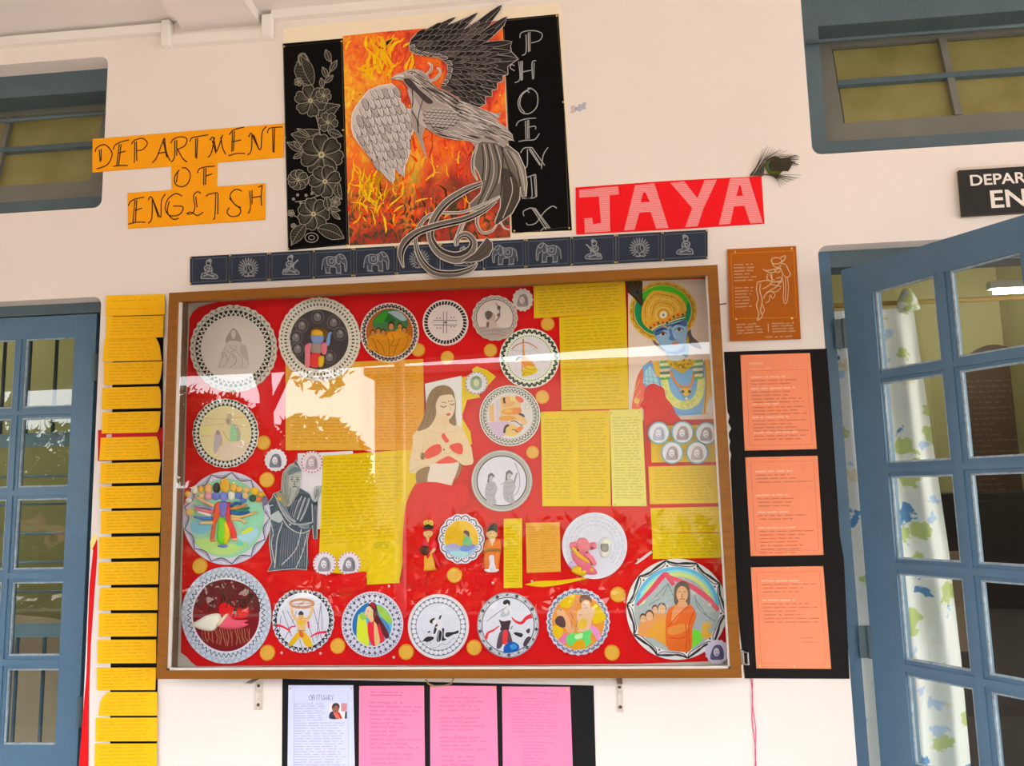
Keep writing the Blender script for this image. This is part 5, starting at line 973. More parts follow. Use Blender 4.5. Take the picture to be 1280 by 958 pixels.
clay('headdress', K(cdl, [(232, 200), (245, 165), (285, 152), (325, 165), (338, 200), (330, 225), (285, 205), (240, 228)]), (248, 200, 60), d1_, YP - .003, .011)
d = Draw(YP - .0172, cdl); d.lines([[(238, 272), (285, 262), (335, 274)]], 12, (206, 30, 40), 3).e(268, 296, 5, 5, (40, 30, 30), 6, 0, False).e(300, 296, 5, 5, (40, 30, 30), 6, 0, False).line([(272, 318), (284, 322), (297, 317)], 5, (196, 40, 50), smooth=3)
for (x, y) in ((252, 192), (282, 178), (314, 192)): d.e(x, y, 6, 6, (50, 36, 30), 6, 0, False)
d.e(278, 384, 8, 8, (180, 120, 30), 6); d.build('face', d1_)
d2_ = empty('paper_doll', P(615, 686, YP), 'paper doll in an orange robe with tall black hair', 'doll')
clay('robe', K(cdl, [(845, 400), (880, 350), (985, 350), (1010, 420), (1000, 520), (985, 640), (960, 668), (870, 668), (845, 640), (838, 520)]), (246, 124, 30), d2_, YP, .013)
clay('panel', K(cdl, [(890, 510), (940, 505), (950, 600), (960, 660), (890, 665), (892, 600)]), (226, 214, 232), d2_, YP - .005, .010)
clay('hem', K(cdl, [(850, 650), (980, 650), (965, 680), (870, 682)]), (232, 222, 236), d2_, YP - .002, .010)
clay('arm', K(cdl, [(835, 440), (870, 430), (990, 430), (1010, 450), (990, 480), (860, 480)]), (244, 130, 34), d2_, YP - .006, .011)
clay('tray', K(cdl, [(850, 452), (920, 440), (1000, 452), (1000, 472), (850, 474)]), (150, 96, 34), d2_, YP - .010, .010)
clay('neck', K(cdl, [(890, 345), (950, 345), (925, 415), (915, 415)]), (246, 210, 176), d2_, YP - .007, .009)
clay('head', K(cdl, [(862, 310), (880, 270), (920, 255), (955, 272), (975, 310), (950, 345), (918, 355), (885, 345)]), (248, 200, 140), d2_, YP - .004, .014)
clay('hair', K(cdl, [(875, 285), (885, 240), (905, 210), (950, 190), (970, 230), (970, 285), (945, 268), (905, 268)]), (28, 24, 28), d2_, YP - .004, .016)
d = Draw(YP - .0182, cdl); d.lines([[(893, 298), (908, 296)], [(930, 296), (946, 298)], [(910, 328), (920, 332), (930, 328)]], 5, (60, 40, 36), 2); d.build('face', d2_)
# brush-stroke feather shapes
yf = sheet('yellow_feather', K((560, 680, 3.459), [(332, 177), (380, 162), (430, 160), (470, 160), (540, 152), (600, 144), (604, 150), (540, 166), (470, 180), (410, 188), (370, 184)]), YP - .001, (252, 208, 0), 'bright yellow paper quill lying under the lettered plate', 'paper cut-out', None, .0012)
d = Draw(YP - .001, (560, 680, 3.459)); d.line([(345, 177), (420, 172), (500, 165), (600, 147)], 2, (226, 170, 0), smooth=3); d.build('quill', yf)
wf = sheet('white_quill', K((560, 680, 3.459), [(808, 88), (830, 66), (878, 30), (884, 38), (850, 66), (820, 86)]), YP - .001, (236, 216, 216), 'small white paper quill above the largest plate', 'paper cut-out', None, .0012)
d = Draw(YP - .001, (560, 680, 3.459)); d.line([(812, 86), (850, 58), (880, 34)], 1.4, (206, 176, 176)); d.build('quill', wf)
pearl_px = [(352, 816.5), (400.5, 817), (567, 649), (616, 729), (665, 727), (486, 733), (492, 822), (798, 700), (266, 390)]
pearl_w = ['below the wheel plate, left side', 'below the wheel plate, right side', 'above the small girl plate', 'under the orange-robed doll', 'above the yellow quill', 'under the small yellow card', 'below the bride plate', 'beside the white quill', 'near the top left corner']
for i, (u, v) in enumerate(pearl_px):
    q = P(u, v, YC - .003)
    if i == 0: pe0 = MB().ball((0, 0, 0), .0042, (1, .8, 1), 10, 6).build('pearl_bead', mat('pearl', (.80, .62, .55), .25, 0, .02), None, (0, 0, 0), True); o = pe0
    else: o = pe0.copy(); C.objects.link(o)
    o.location = q; tag(o, 'tiny pearl bead on the red cloth ' + pearl_w[i], 'bead', 'pearl beads on the red cloth')

# ================================================================== PAPERS AND SIGNS ON THE WALL
LK[0] = 1.0
YW = -0.0035
# hand-lettered orange banners (letters as pen strokes, measured in the crop)
cd_ = (110, 150, 5.12); OR = (255, 166, 0)
def letters(o, y, crop, strokes, w, c, dbl=None):
    d = Draw(y, crop)
    for s in strokes: d.line(s, w, c, False, False, 4 if len(s) > 2 else 0)
    d.lay += 1; d.build('lettering', o)
b1 = sheet('letter_banner', K(cd_, [(30, 122), (1255, 22), (1250, 240), (28, 336)]), YW, OR, 'orange paper strip hand-lettered DEPARTMENT, overlapping the left top-light', 'banner', 'orange lettered strips')
INKB = (66, 26, 10)
letters(b1, YW, cd_, [
    [(45, 205), (55, 180), (90, 160), (120, 165), (155, 215), (130, 280), (85, 305), (55, 312)], [(72, 190), (78, 270)], [(84, 185), (84, 262)],
    [(162, 190), (175, 160), (215, 140), (262, 128)], [(200, 155), (184, 294)], [(212, 155), (196, 290)], [(195, 212), (240, 200)], [(162, 298), (200, 292), (255, 292)],
    [(278, 155), (300, 130), (350, 118), (380, 150), (350, 190), (312, 196)], [(300, 140), (297, 275)], [(310, 138), (312, 262)],
    [(412, 275), (440, 240), (470, 160), (490, 115)], [(490, 115), (500, 200), (525, 262)], [(480, 125), (505, 240)], [(445, 215), (505, 205)],
    [(530, 150), (545, 125), (590, 108), (632, 120), (620, 165), (570, 190)], [(555, 130), (553, 240), (530, 270)], [(568, 128), (568, 230)], [(575, 190), (605, 245), (635, 270)],
    [(652, 140), (665, 115), (710, 105), (770, 95)], [(702, 115), (695, 250)], [(690, 118), (688, 240)],
    [(768, 240), (790, 210), (810, 110)], [(780, 130), (800, 110), (815, 170), (825, 200), (862, 95)], [(795, 130), (820, 215)], [(850, 110), (862, 180), (882, 220)],
    [(905, 95), (930, 65), (1000, 45)], [(925, 75), (920, 205)], [(938, 72), (930, 200)], [(925, 140), (980, 128)], [(900, 230), (950, 215), (1005, 215)],
    [(1020, 225), (1045, 195), (1050, 90)], [(1028, 110), (1045, 85), (1075, 150), (1105, 190), (1115, 80), (1142, 42)], [(1060, 95), (1095, 190)],
    [(1148, 85), (1160, 55), (1200, 48), (1245, 45)], [(1195, 52), (1190, 210)], [(1182, 55), (1184, 205)]], 7.5, INKB)
b2 = sheet('letter_banner', K(cd_, [(532, 290), (830, 272), (826, 440), (536, 450)]), YW + .0012, OR, 'small orange paper square hand-lettered OF below the DEPARTMENT strip', 'banner', 'orange lettered strips')
letters(b2, YW + .0012, cd_, [[(585, 320), (556, 360), (560, 410), (600, 428), (640, 405), (655, 350), (630, 310), (600, 308)], [(575, 335), (566, 400)],
    [(700, 340), (715, 312), (760, 300), (812, 296)], [(742, 310), (740, 418)], [(755, 308), (752, 415)], [(752, 360), (795, 345)]], 7.5, INKB)
b3 = sheet('letter_banner', K(cd_, [(252, 468), (1135, 405), (1135, 640), (256, 698)]), YW, OR, 'orange paper strip hand-lettered ENGLISH, lowest of the three', 'banner', 'orange lettered strips')
letters(b3, YW, cd_, [
    [(258, 550), (275, 520), (310, 505), (360, 495)], [(300, 515), (288, 660)], [(312, 512), (303, 655)], [(300, 580), (345, 565)], [(258, 668), (310, 655), (368, 655)],
    [(385, 662), (408, 630), (412, 510)], [(385, 515), (405, 492), (435, 560), (465, 625), (470, 520), (495, 475)], [(415, 510), (450, 625)],
    [(602, 488), (560, 472), (510, 510), (495, 570), (520, 610), (570, 612), (600, 590), (605, 555), (545, 552)], [(520, 520), (508, 590), (545, 635), (580, 630)],
    [(722, 470), (700, 460), (675, 490), (685, 560), (665, 600), (632, 600), (660, 590), (700, 612), (738, 590)], [(690, 490), (698, 560)],
    [(755, 490), (775, 475), (830, 465)], [(818, 470), (812, 620), (800, 634)], [(832, 470), (830, 605)],
    [(985, 455), (945, 445), (910, 480), (930, 530), (975, 570), (965, 610), (915, 618), (890, 590), (905, 560)], [(905, 500), (950, 550), (980, 560)],
    [(1035, 455), (1040, 560), (1025, 600)], [(1050, 450), (1050, 540)], [(1050, 498), (1110, 488)], [(1115, 420), (1108, 490), (1112, 550)], [(1090, 430), (1118, 418)]], 7.5, INKB)

# yellow handwritten strips down the left, each a little curled, pinned over a black backing
bk = sheet('black_backing_strip', [(141, 372), (205, 368), (204, 440), (203, 560), (200, 700), (197, 845), (196, 960), (196, 1010), (137, 1010), (139, 700)], -0.0012, (22, 20, 20), 'black card backing behind the column of yellow strips', 'card', None, .0006)
rd_ = sheet('red_card', K((0, 350, 3.195), [(391, 600), (650, 590), (646, 716), (391, 724)]), -0.0030, (206, 30, 36), 'red card edge showing behind the seventh yellow strip', 'card', None, .0008)
d = Draw(-.003, (0, 350, 3.195)); d.poly([(425, 618), (446, 616), (446, 628), (425, 630)], (232, 200, 200)); d.build('printed_patch', rd_)
ytops = [368.8, 395.4, 422.6, 452.7, 484, 515, 546.5, 578.5, 607.8, 638.6, 671, 702.5, 735, 767, 800, 835, 865.5, 897.6, 930]
ybots = [394.5, 422.8, 451.5, 480.6, 511, 541.4, 574.7, 604, 635.3, 666.7, 698, 731, 763, 796, 829.5, 863, 895, 927, 962]
yl = [(132.5, 132), (133, 132), (131, 128), (130, 130), (128, 127), (128, 127), (126, 124), (126, 125), (124.5, 125), (126, 126), (124, 124), (123, 123), (125, 123), (123.5, 123), (122, 121.5), (121, 121), (127, 122.5), (119.5, 119), (118.5, 118)]
yr = [(205.5, 206), (204.5, 204), (198, 202), (203, 200), (201, 201), (200.5, 199), (198, 200), (201, 198), (201, 201), (201, 200), (199, 199), (198, 197.5), (197, 197), (196, 195.5), (195, 195), (195, 194), (196.5, 196.5), (196.5, 196.5), (196, 196)]
ords = ['first', 'second', 'third', 'fourth', 'fifth', 'sixth', 'seventh', 'eighth', 'ninth', 'tenth', 'eleventh', 'twelfth', 'thirteenth', 'fourteenth', 'fifteenth', 'sixteenth', 'seventeenth', 'eighteenth', 'nineteenth']
extra = {0: 'with only two lines of writing', 2: 'its right corner bent back', 3: 'its lower right corner rounded up', 6: 'over a red card', 16: 'its upper left corner folded over', 18: 'cut by the picture edge'}
yel_m = mat('amber_paper', L4((255, 190, 8))[:3], .75, 0, .03, 30, .12, 14, .25)
def curled(i):
    t, b = ytops[i], ybots[i]; (l0, l1), (r0, r1) = yl[i], yr[i]; sl_ = -.028 + .02 * i / 18
    NX, NZ = 10, 5; vs = []; fs = []; random.seed(40 + i); lift = random.uniform(.004, .009); up = .003
    for s in (0, .0009):
        for j in range(NZ + 1):
            v = j / NZ
            for k in range(NX + 1):
                h = k / NX; u = (l0 + (l1 - l0) * v) * (1 - h) + (r0 + (r1 - r0) * v) * h
                yy = t + (b - t) * v + (u - 165) * sl_ * (1 if i < 12 else .3)
                if i == 2 and v < .3: u -= max(0, h - .9) * 60 * (1 - v / .3) * .6
                if i in (3, 5) and v > .75 and k == NX: u -= 2.2 * (v - .75) * 4
                if i in (4, 6) and v < .25 and k == NX: u -= 2.5 * (.25 - v) * 4
                if i == 16 and v < .3 and k == 0: u += 7 * (1 - v / .3)
                yd = -.0050 - up - lift * v * v * .8 - .004 * max(0, h - .55) * (1.2 if i in (2, 3, 4, 5, 6, 7, 8) else .4)
                q = P(u, yy, yd); vs.append((q.x, yd + s, q.z))
    n = (NX + 1) * (NZ + 1)
    for j in range(NZ):
        for k in range(NX):
            a = j * (NX + 1) + k; fs += [(a, a + 1, a + NX + 2, a + NX + 1), (n + a, n + a + NX + 1, n + a + NX + 2, n + a + 1)]
    edge = [k for k in range(NX + 1)] + [j * (NX + 1) + NX for j in range(1, NZ + 1)] + [NZ * (NX + 1) + k for k in range(NX - 1, -1, -1)] + [j * (NX + 1) for j in range(NZ - 1, 0, -1)]
    for a, c in zip(edge, edge[1:] + edge[:1]): fs.append((a, c, n + c, n + a))
    o = fixn(obj('handwritten_strip', vs, fs, yel_m, smooth=False))
    tag(o, 'yellow strip, %s from the top of the left column%s' % (ords[i], (', ' + extra[i]) if i in extra else ''), 'paper strip', 'yellow strips in the left column')
    # writing follows the bend of the paper
    d = Draw(-.0050); dl = (l0 + 7, t + 2.5), (r0 - 6, t + 1), (r1 - 6, b - 3), (l1 + 7, b - 2)
    scrawl(d, dl, 2 if i == 0 else 6, (196, 142, 10), .55, .7, 1.2)
    for a, v in enumerate(d.v):
        zt, zb = P(165, t, -.005).z, P(165, b, -.005).z; vv = min(1, max(0, (zt - v[2]) / (zt - zb))); xa, xb = P(l0, t, -.005).x, P(r0, t, -.005).x; hh = min(1, max(0, (v[0] - xa) / (xb - xa)))
        d.v[a] = (v[0], -.0050 - up - lift * vv * vv * .8 - .004 * max(0, hh - .55) * (1.2 if i in (2, 3, 4, 5, 6, 7, 8) else .4) - .0006, v[2])
    d.build('handwriting', o)
for i in range(19): curled(i)
rb = sheet('red_ribbon', K((0, 650, 3.11), [(352, 82), (368, 66), (378, 80), (378, 140), (366, 300), (352, 500), (346, 700), (344, 960), (344, 1100), (300, 1100), (308, 940), (322, 760), (336, 600), (342, 400), (348, 250), (362, 120)]), -.0008, (216, 8, 14), 'narrow red ribbon hanging beside the left door frame', 'ribbon', None, .0006)
d = Draw(-.0008, (0, 650, 3.11)); d.poly([(350, 85), (368, 58), (378, 62), (374, 82), (360, 112), (352, 120)], (246, 226, 130)); d.build('yellow_tip', rb)

# phoenix poster: cream backing, black flower panel, flame painting, black lettered panel, cut-out bird
cp = (340, 0, 2.737); fp = (430, 0, 5.043)
pb = sheet('cream_backing', [(354, 35), (470, 24), (560, 15), (699, 3), (703, 17), (709, 130), (719, 290), (640, 297), (500, 309), (432, 314), (428, 60), (354, 56)], -.0014, (240, 222, 196), 'cream paper sheet backing the phoenix poster', 'paper', None, .0010)
fpan = sheet('flower_card', [(353.5, 54.5), (428.5, 48), (436, 306), (360, 313)], -.0032, (14, 12, 12), 'tall black card with white line-drawn flowers, left side of the poster', 'card', None, .0014)
GL = (150, 143, 130); GD = (42, 38, 33)
d = Draw(-.0032, (350, 30, 6.386)); d.line([(28, 180), (490, 135), (538, 1755), (68, 1795)], 3.5, (96, 88, 74), True)
def flower(cx, cy, r, n, rot, wob=.18, squash=1.0):
    for i in range(n):
        a = rot + 2 * pi * i / n; ca, sa = cos(a), sin(a) * squash
        f = lambda t, s: (cx + r * (t * ca - s * sin(a)), cy + r * (t * sa + s * cos(a) * squash))
        pet = sm([f(.08, 0), f(.5, -.34), f(.88, -.30), f(1.0, -.08), f(.94, .06), f(.98, .2), f(.82, .36), f(.48, .30)], True, 3)
        d.poly(pet, GD, False); d.lay += 1; d.line(pet, 5, GL, True, False)
        d.lines([[f(.12, 0), f(.5, s * .5), f(.82, s)] for s in (-.22, -.11, 0, .11, .22)], 1.8, (118, 111, 98))
    d.e(cx, cy, r * .15, r * .15, (186, 176, 128), 10); d.e(cx, cy, r * .07, r * .07, (110, 104, 80), 8)
def leaf(x0, y0, x1, y1, wd, veins=5, bend=0.0):
    dx, dy = x1 - x0, y1 - y0; l = hypot(dx, dy); nx, ny = -dy / l, dx / l
    f = lambda t, s: (x0 + dx * t + nx * (s * wd + bend * sin(pi * t)), y0 + dy * t + ny * (s * wd + bend * sin(pi * t)))
    o = sm([f(0, 0), f(.25, -.42), f(.6, -.48), f(.88, -.18), f(1, 0), f(.86, .2), f(.6, .5), f(.25, .4)], True, 3)
    d.poly(o, GD, False); d.lay += 1; d.line(o, 4.5, GL, True, False); d.line([f(0, 0), f(.5, 0), f(1, 0)], 4, GL, False, False, 3)
    for k in range(veins):
        t = .15 + .7 * k / veins; d.line([f(t, 0), f(t + .12, .38)], 1.8, (120, 112, 98), False, False); d.line([f(t, 0), f(t + .12, -.38)], 1.8, (120, 112, 98), False, False)
    d.lay += 1
d.lines([[(250, 480), (255, 620), (300, 780), (325, 900)], [(330, 520), (400, 380), (410, 290)], [(360, 600), (370, 680)], [(180, 480), (240, 560)], [(180, 1030), (300, 1050)], [(150, 1250), (270, 1210)], [(380, 1400), (330, 1480)], [(120, 1420), (200, 1410), (310, 1370)], [(110, 1530), (180, 1560)]], 7, GL, 4)
leaf(255, 490, 165, 250, 150, 7, -20); d.line([(230, 300), (195, 240), (155, 250), (150, 290), (165, 330)], 16, (128, 120, 106), smooth=4)
for a in ((400, 300, 365, 205, 50), (400, 380, 455, 290, 44), (378, 430, 340, 345, 44), (360, 470, 425, 410, 40), (340, 510, 330, 430, 40)): leaf(*a, veins=3)
leaf(310, 780, 480, 650, 110, 6, -30); leaf(320, 860, 90, 880, 130, 7, -40)
flower(245, 615, 128, 6, .3); flower(150, 465, 34, 5, 0); flower(350, 575, 62, 6, .2); flower(385, 790, 80, 6, .1); leaf(385, 860, 500, 900, 60, 4)
flower(335, 1050, 175, 7, .15, squash=.95); leaf(190, 1020, 60, 950, 60, 4); leaf(180, 1040, 110, 1080, 40, 3); leaf(170, 1010, 115, 940, 36, 3); leaf(240, 900, 140, 840, 34, 3)
flower(150, 1250, 82, 8, .2); flower(365, 1265, 130, 7, .5); leaf(470, 1270, 500, 1410, 60, 4, 20)
for (x, y) in ((115, 1405), (148, 1372), (215, 1375), (262, 1362), (170, 1430), (225, 1410)): d.e(x, y, 13, 13, (140, 132, 118), 8)
flower(275, 1525, 130, 7, 0); flower(448, 1430, 42, 6, .3); flower(98, 1520, 28, 5, .2); d.e(118, 1620, 24, 22, (120, 112, 98), 10)
leaf(380, 1390, 395, 1500, 60, 4); leaf(400, 1480, 490, 1500, 36, 3); leaf(420, 1510, 490, 1570, 36, 3)
leaf(210, 1610, 105, 1770, 100, 6, 10); leaf(310, 1640, 520, 1720, 120, 7, -16); d.line(ell(262, 1715, 52, 38, 20), 7, GL, True).line(ell(262, 1715, 24, 17, 14), 6, GL, True).line([(105, 1740), (100, 1780)], 7, GL)
d.build('flower_drawing', fpan); pins(fpan, [(355.5, 58.5), (427, 52), (356.5, 172.5), (429, 163), (360.5, 311.5), (433.5, 307)], -.0032, .75)
def flame_mat():
    m, nt, b = new_mat('flame_painting')
    tc = nd(nt, 'ShaderNodeTexCoord'); mp = nd(nt, 'ShaderNodeMapping'); mp.inputs['Scale'].default_value = (1, 1, .7); nt.links.new(tc.outputs['Object'], mp.inputs[0])
    n1 = nd(nt, 'ShaderNodeTexNoise'); n1.inputs['Scale'].default_value = 5.5; n1.inputs['Detail'].default_value = 4; n1.inputs['Distortion'].default_value = 1.2
    n2 = nd(nt, 'ShaderNodeTexNoise'); n2.inputs['Scale'].default_value = 26; n2.inputs['Detail'].default_value = 8; n2.inputs['Distortion'].default_value = 2.5
    for n in (n1, n2): nt.links.new(mp.outputs[0], n.inputs['Vector'])
    sx = nd(nt, 'ShaderNodeSeparateXYZ'); nt.links.new(tc.outputs['Object'], sx.inputs[0])
    a = nd(nt, 'ShaderNodeMath', operation='MULTIPLY_ADD'); a.inputs[1].default_value = .75; nt.links.new(n1.outputs['Fac'], a.inputs[0])
    a2 = nd(nt, 'ShaderNodeMath', operation='MULTIPLY'); a2.inputs[1].default_value = .40; nt.links.new(n2.outputs['Fac'], a2.inputs[0]); nt.links.new(a2.outputs[0], a.inputs[2])
    sb = nd(nt, 'ShaderNodeMath', operation='MULTIPLY_ADD'); sb.inputs[1].default_value = -.34; nt.links.new(sx.outputs['X'], sb.inputs[0]); nt.links.new(a.outputs[0], sb.inputs[2])
    r = nd(nt, 'ShaderNodeValToRGB'); e = r.color_ramp.elements
    e[0].position = .38; e[0].color = (.20, .012, .004, 1); e[1].position = .84; e[1].color = (.95, .74, .06, 1)
    for p, c in ((.47, (.56, .022, .006, 1)), (.55, (.86, .085, .006, 1)), (.64, (.90, .19, .008, 1)), (.74, (.92, .42, .010, 1))): q = e.new(p); q.color = c
    nt.links.new(sb.outputs[0], r.inputs['Fac'])
    # dark smoke worked in along the foot of the painting
    z = nd(nt, 'ShaderNodeMapRange'); z.inputs['From Min'].default_value = -.17; z.inputs['From Max'].default_value = -.36; nt.links.new(sx.outputs['Z'], z.inputs['Value'])
    sm_ = nd(nt, 'ShaderNodeMath', operation='MULTIPLY'); nt.links.new(z.outputs[0], sm_.inputs[0])
    n3 = nd(nt, 'ShaderNodeMapRange'); n3.inputs['From Min'].default_value = .40; n3.inputs['From Max'].default_value = .58; nt.links.new(n2.outputs['Fac'], n3.inputs['Value']); nt.links.new(n3.outputs[0], sm_.inputs[1])
    mx = nd(nt, 'ShaderNodeMix', data_type='RGBA'); nt.links.new(sm_.outputs[0], mx.inputs['Factor']); nt.links.new(r.outputs[0], mx.inputs['A']); mx.inputs['B'].default_value = (.05, .03, .008, 1)
    nt.links.new(mx.outputs['Result'], b.inputs['Base Color']); b.inputs['Roughness'].default_value = .45
    bp = nd(nt, 'ShaderNodeBump'); bp.inputs['Strength'].default_value = .4; bp.inputs['Distance'].default_value = .002; nt.links.new(n2.outputs['Fac'], bp.inputs['Height']); nt.links.new(bp.outputs[0], b.inputs['Normal'])
    return m
fl = sheet('flame_painting', [(428.5, 45), (470, 40.5), (560, 33), (628, 25), (631, 100), (638, 297), (437, 307), (432, 180)], -.0026, (230, 90, 10), 'orange and yellow flame painting in the middle of the poster', 'painting', None, .0010, flame_mat())
Draw.EPS = 0.000014
d = Draw(-.0026, fp); random.seed(21)
flame_poly = [(0, 230), (1000, 125), (1040, 1480), (30, 1530)]
def swirl(x, y, l, w, c, up_=True):
    a = random.uniform(-2.2, -.9); pts = [(x, y)]
    for k in range(5): a += random.uniform(-.6, .6); x += l * cos(a); y += l * sin(a); pts.append((x, y))
    d.lay = 1 + (d.lay + 1) % 90
    if all(inside(q, flame_poly) for q in pts): d.line(pts, [w * q for q in (.3, 1, 1.1, .8, .5, .15)], c, False, False, 3)
for i in range(150):
    x, y = random.uniform(20, 1000), random.uniform(860, 1460); swirl(x, y, random.uniform(10, 26), random.uniform(4, 15), random.choice([(250, 150, 20), (252, 118, 6), (255, 190, 40), (236, 60, 10), (222, 40, 10), (244, 96, 8), (90, 40, 8), (240, 80, 8)]))
    if i % 30 == 0: d.up()
for i in range(60): x, y = random.gauss(210, 90), random.gauss(400, 90); swirl(x, y, random.uniform(14, 34), random.uniform(8, 22), random.choice([(255, 206, 20), (252, 190, 10), (250, 160, 8)]))
d.up()
for i in range(60): x, y = random.gauss(150, 80), random.gauss(1250, 90); swirl(x, y, random.uniform(14, 34), random.uniform(5, 14), random.choice([(255, 214, 20), (246, 190, 10), (200, 140, 8)]))
d.lay = 92
for i in range(120):
    x, y = random.uniform(10, 1000), random.uniform(240, 1450)
    if inside((x, y), flame_poly): d.e(x, y, random.uniform(2, 6), random.uniform(2, 7), random.choice([(252, 214, 90), (90, 30, 8), (250, 190, 40), (160, 30, 8)]), 6, 0, False)
Draw.EPS = 0.00005; d.build('brush_marks', fl)['kind'] = 'stuff'
lp = sheet('letter_card', [(628, 24), (698, 17.5), (706, 140), (715, 288), (640, 291), (634, 140)], -.0030, (14, 12, 12), 'tall black card lettered PHOENIX in silver, right side of the poster', 'card', None, .0014)
SV = (168, 166, 164); c8 = (625, 10, 5.99)
d = Draw(-.0030, c8); d.line([(40, 95), (425, 58), (480, 740), (515, 1640), (100, 1690)], 3, (100, 92, 80)).line([(30, 160), (60, 800), (90, 1680)], 3, (100, 92, 80))
ph = [[(150, 225), (155, 190), (200, 172), (270, 172), (315, 195), (300, 240), (235, 262)], [(195, 200), (195, 330), (165, 355)], [(212, 185), (214, 330)], [(224, 180), (224, 325)],
      [(110, 432), (85, 425), (78, 450), (110, 470)], [(140, 400), (150, 530), (110, 560)], [(155, 398), (160, 545)], [(168, 396), (168, 540)], [(165, 480), (240, 465)], [(270, 395), (240, 410), (245, 535)], [(255, 410), (252, 530)],
      [(225, 605), (165, 640), (135, 710), (160, 780), (220, 790), (275, 740), (280, 650), (240, 605), (205, 602)], [(220, 635), (200, 622), (160, 660), (150, 730), (185, 785)],
      [(120, 885), (140, 850), (200, 830), (270, 825)], [(190, 845), (195, 985)], [(205, 840), (208, 980)], [(215, 838), (218, 978)], [(205, 895), (262, 885), (265, 910)], [(140, 1000), (200, 990), (260, 985), (295, 940)],
      [(155, 1085), (180, 1050), (240, 1045)], [(205, 1060), (205, 1170), (190, 1200)], [(225, 1050), (315, 1190)], [(240, 1045), (335, 1180)], [(215, 1055), (300, 1180)], [(310, 1205), (325, 1100), (360, 1045)],
      [(200, 1270), (265, 1245)], [(230, 1258), (240, 1410), (195, 1425)], [(255, 1250), (268, 1415)], [(268, 1248), (276, 1412)], [(165, 1425), (240, 1425), (275, 1410)],
      [(180, 1560), (175, 1525), (220, 1500), (250, 1500)], [(240, 1500), (345, 1660)], [(252, 1498), (360, 1650)], [(262, 1500), (368, 1640)], [(425, 1500), (390, 1485), (330, 1530), (270, 1610), (210, 1625), (198, 1610)], [(305, 1670), (330, 1648), (378, 1645)]]
for s in ph: d.line(s, 7, SV, False, False, 4)
d.lay += 1; d.build('lettering', lp); pins(lp, [(696, 20), (704, 128), (633, 140), (711.5, 285.5), (643, 289)], -.0030, .75)
# the bird itself
upper = [(410, 285), (420, 250), (455, 212), (530, 178), (560, 160), (705, 108), (690, 128), (650, 160), (845, 78), (830, 105), (790, 150), (760, 180), (998, 28), (985, 65), (930, 140), (880, 200), (1032, 102), (1010, 160), (950, 220), (900, 262), (1060, 262), (1050, 290), (1055, 325), (1100, 372), (1060, 400), (1032, 420), (1034, 470), (1000, 480), (1002, 512), (965, 525), (967, 562), (930, 570), (937, 606), (890, 610), (895, 655), (850, 680), (770, 650), (650, 565), (610, 545), (640, 500), (655, 460), (650, 405), (605, 365), (520, 352), (450, 342), (415, 318)]
lower = [(45, 800), (50, 720), (75, 670), (110, 625), (150, 572), (220, 542), (300, 528), (342, 560), (356, 620), (362, 680), (425, 690), (430, 760), (440, 820), (412, 880), (418, 947), (400, 1010), (385, 1040), (378, 1120), (345, 1088), (320, 1062), (318, 1130), (305, 1158), (270, 1120), (200, 1045), (140, 965), (90, 900), (60, 860)]
body = [(295, 495), (330, 470), (375, 458), (400, 443), (440, 436), (490, 448), (530, 480), (548, 520), (585, 556), (650, 580), (740, 640), (850, 680), (940, 720), (990, 712), (960, 760), (1015, 800), (1060, 850), (1068, 885), (1030, 885), (1010, 930), (960, 900), (860, 890), (830, 930), (800, 890), (690, 880), (620, 865), (560, 835), (510, 800), (490, 860), (525, 1020), (505, 960), (470, 870), (450, 830), (420, 800), (425, 690), (430, 620), (410, 560), (375, 508), (340, 502)]
YB = -.0062
bird = empty('phoenix_cutout', P(560, 160, YB), 'black and white paper cut-out of a rising phoenix with long curling tail plumes', 'cut-out')
def wpoly(name, px, col, y=YB, th=.0014): return sheet_part(name, px, y, col, bird, th)
def sheet_part(name, px, y, col, parent, th=.0014):
    xz = [(P(u, v, y).x, P(u, v, y).z) for u, v in px]
    o = MB().prism(xz, y + th, y).build(name, mat('paper_%02x%02x%02x' % tuple(col), L4(col)[:3], .7, 0, .03, 30, .1, 14, .25), parent); return o
w1 = wpoly('upper_wing', K(fp, upper), (36, 30, 30)); w2 = wpoly('lower_wing', K(fp, lower), (204, 192, 188)); bo = wpoly('body', K(fp, body), (164, 150, 144), YB - .0008)
def feather(d, bx, by, tx, ty, w, fill, edge, line=None, ew=5):
    dx, dy = tx - bx, ty - by; l = hypot(dx, dy); nx, ny = -dy / l, dx / l
    f = lambda t, s, k=1: (bx + dx * t + nx * s * w * k, by + dy * t + ny * s * w * k)
    o = sm([f(0, -.25), f(.35, -.48), f(.75, -.38), f(1, 0), f(.75, .38), f(.35, .48), f(0, .25)], True, 2)
    d.poly(o, edge, False); d.lay += 1
    k = max(.3, 1 - ew * 2 / w); i_ = sm([f(0.0, -.25, k), f(.35, -.48, k), f(.74, -.36, k), f(1 - ew / l * 1.6, 0), f(.74, .36, k), f(.35, .48, k), f(0.0, .25, k)], True, 2)
    d.poly(i_, fill, False); d.lay += 1
    if line: d.line([f(.05, 0), f(.9, 0)], 2.6, line, False, False); d.line([f(.1, .2), f(.8, .2)], 1.6, line, False, False)
Draw.EPS = 0.000012
d = Draw(YB, fp); random.seed(2)
d.line(upper, 4, (206, 196, 190), True)
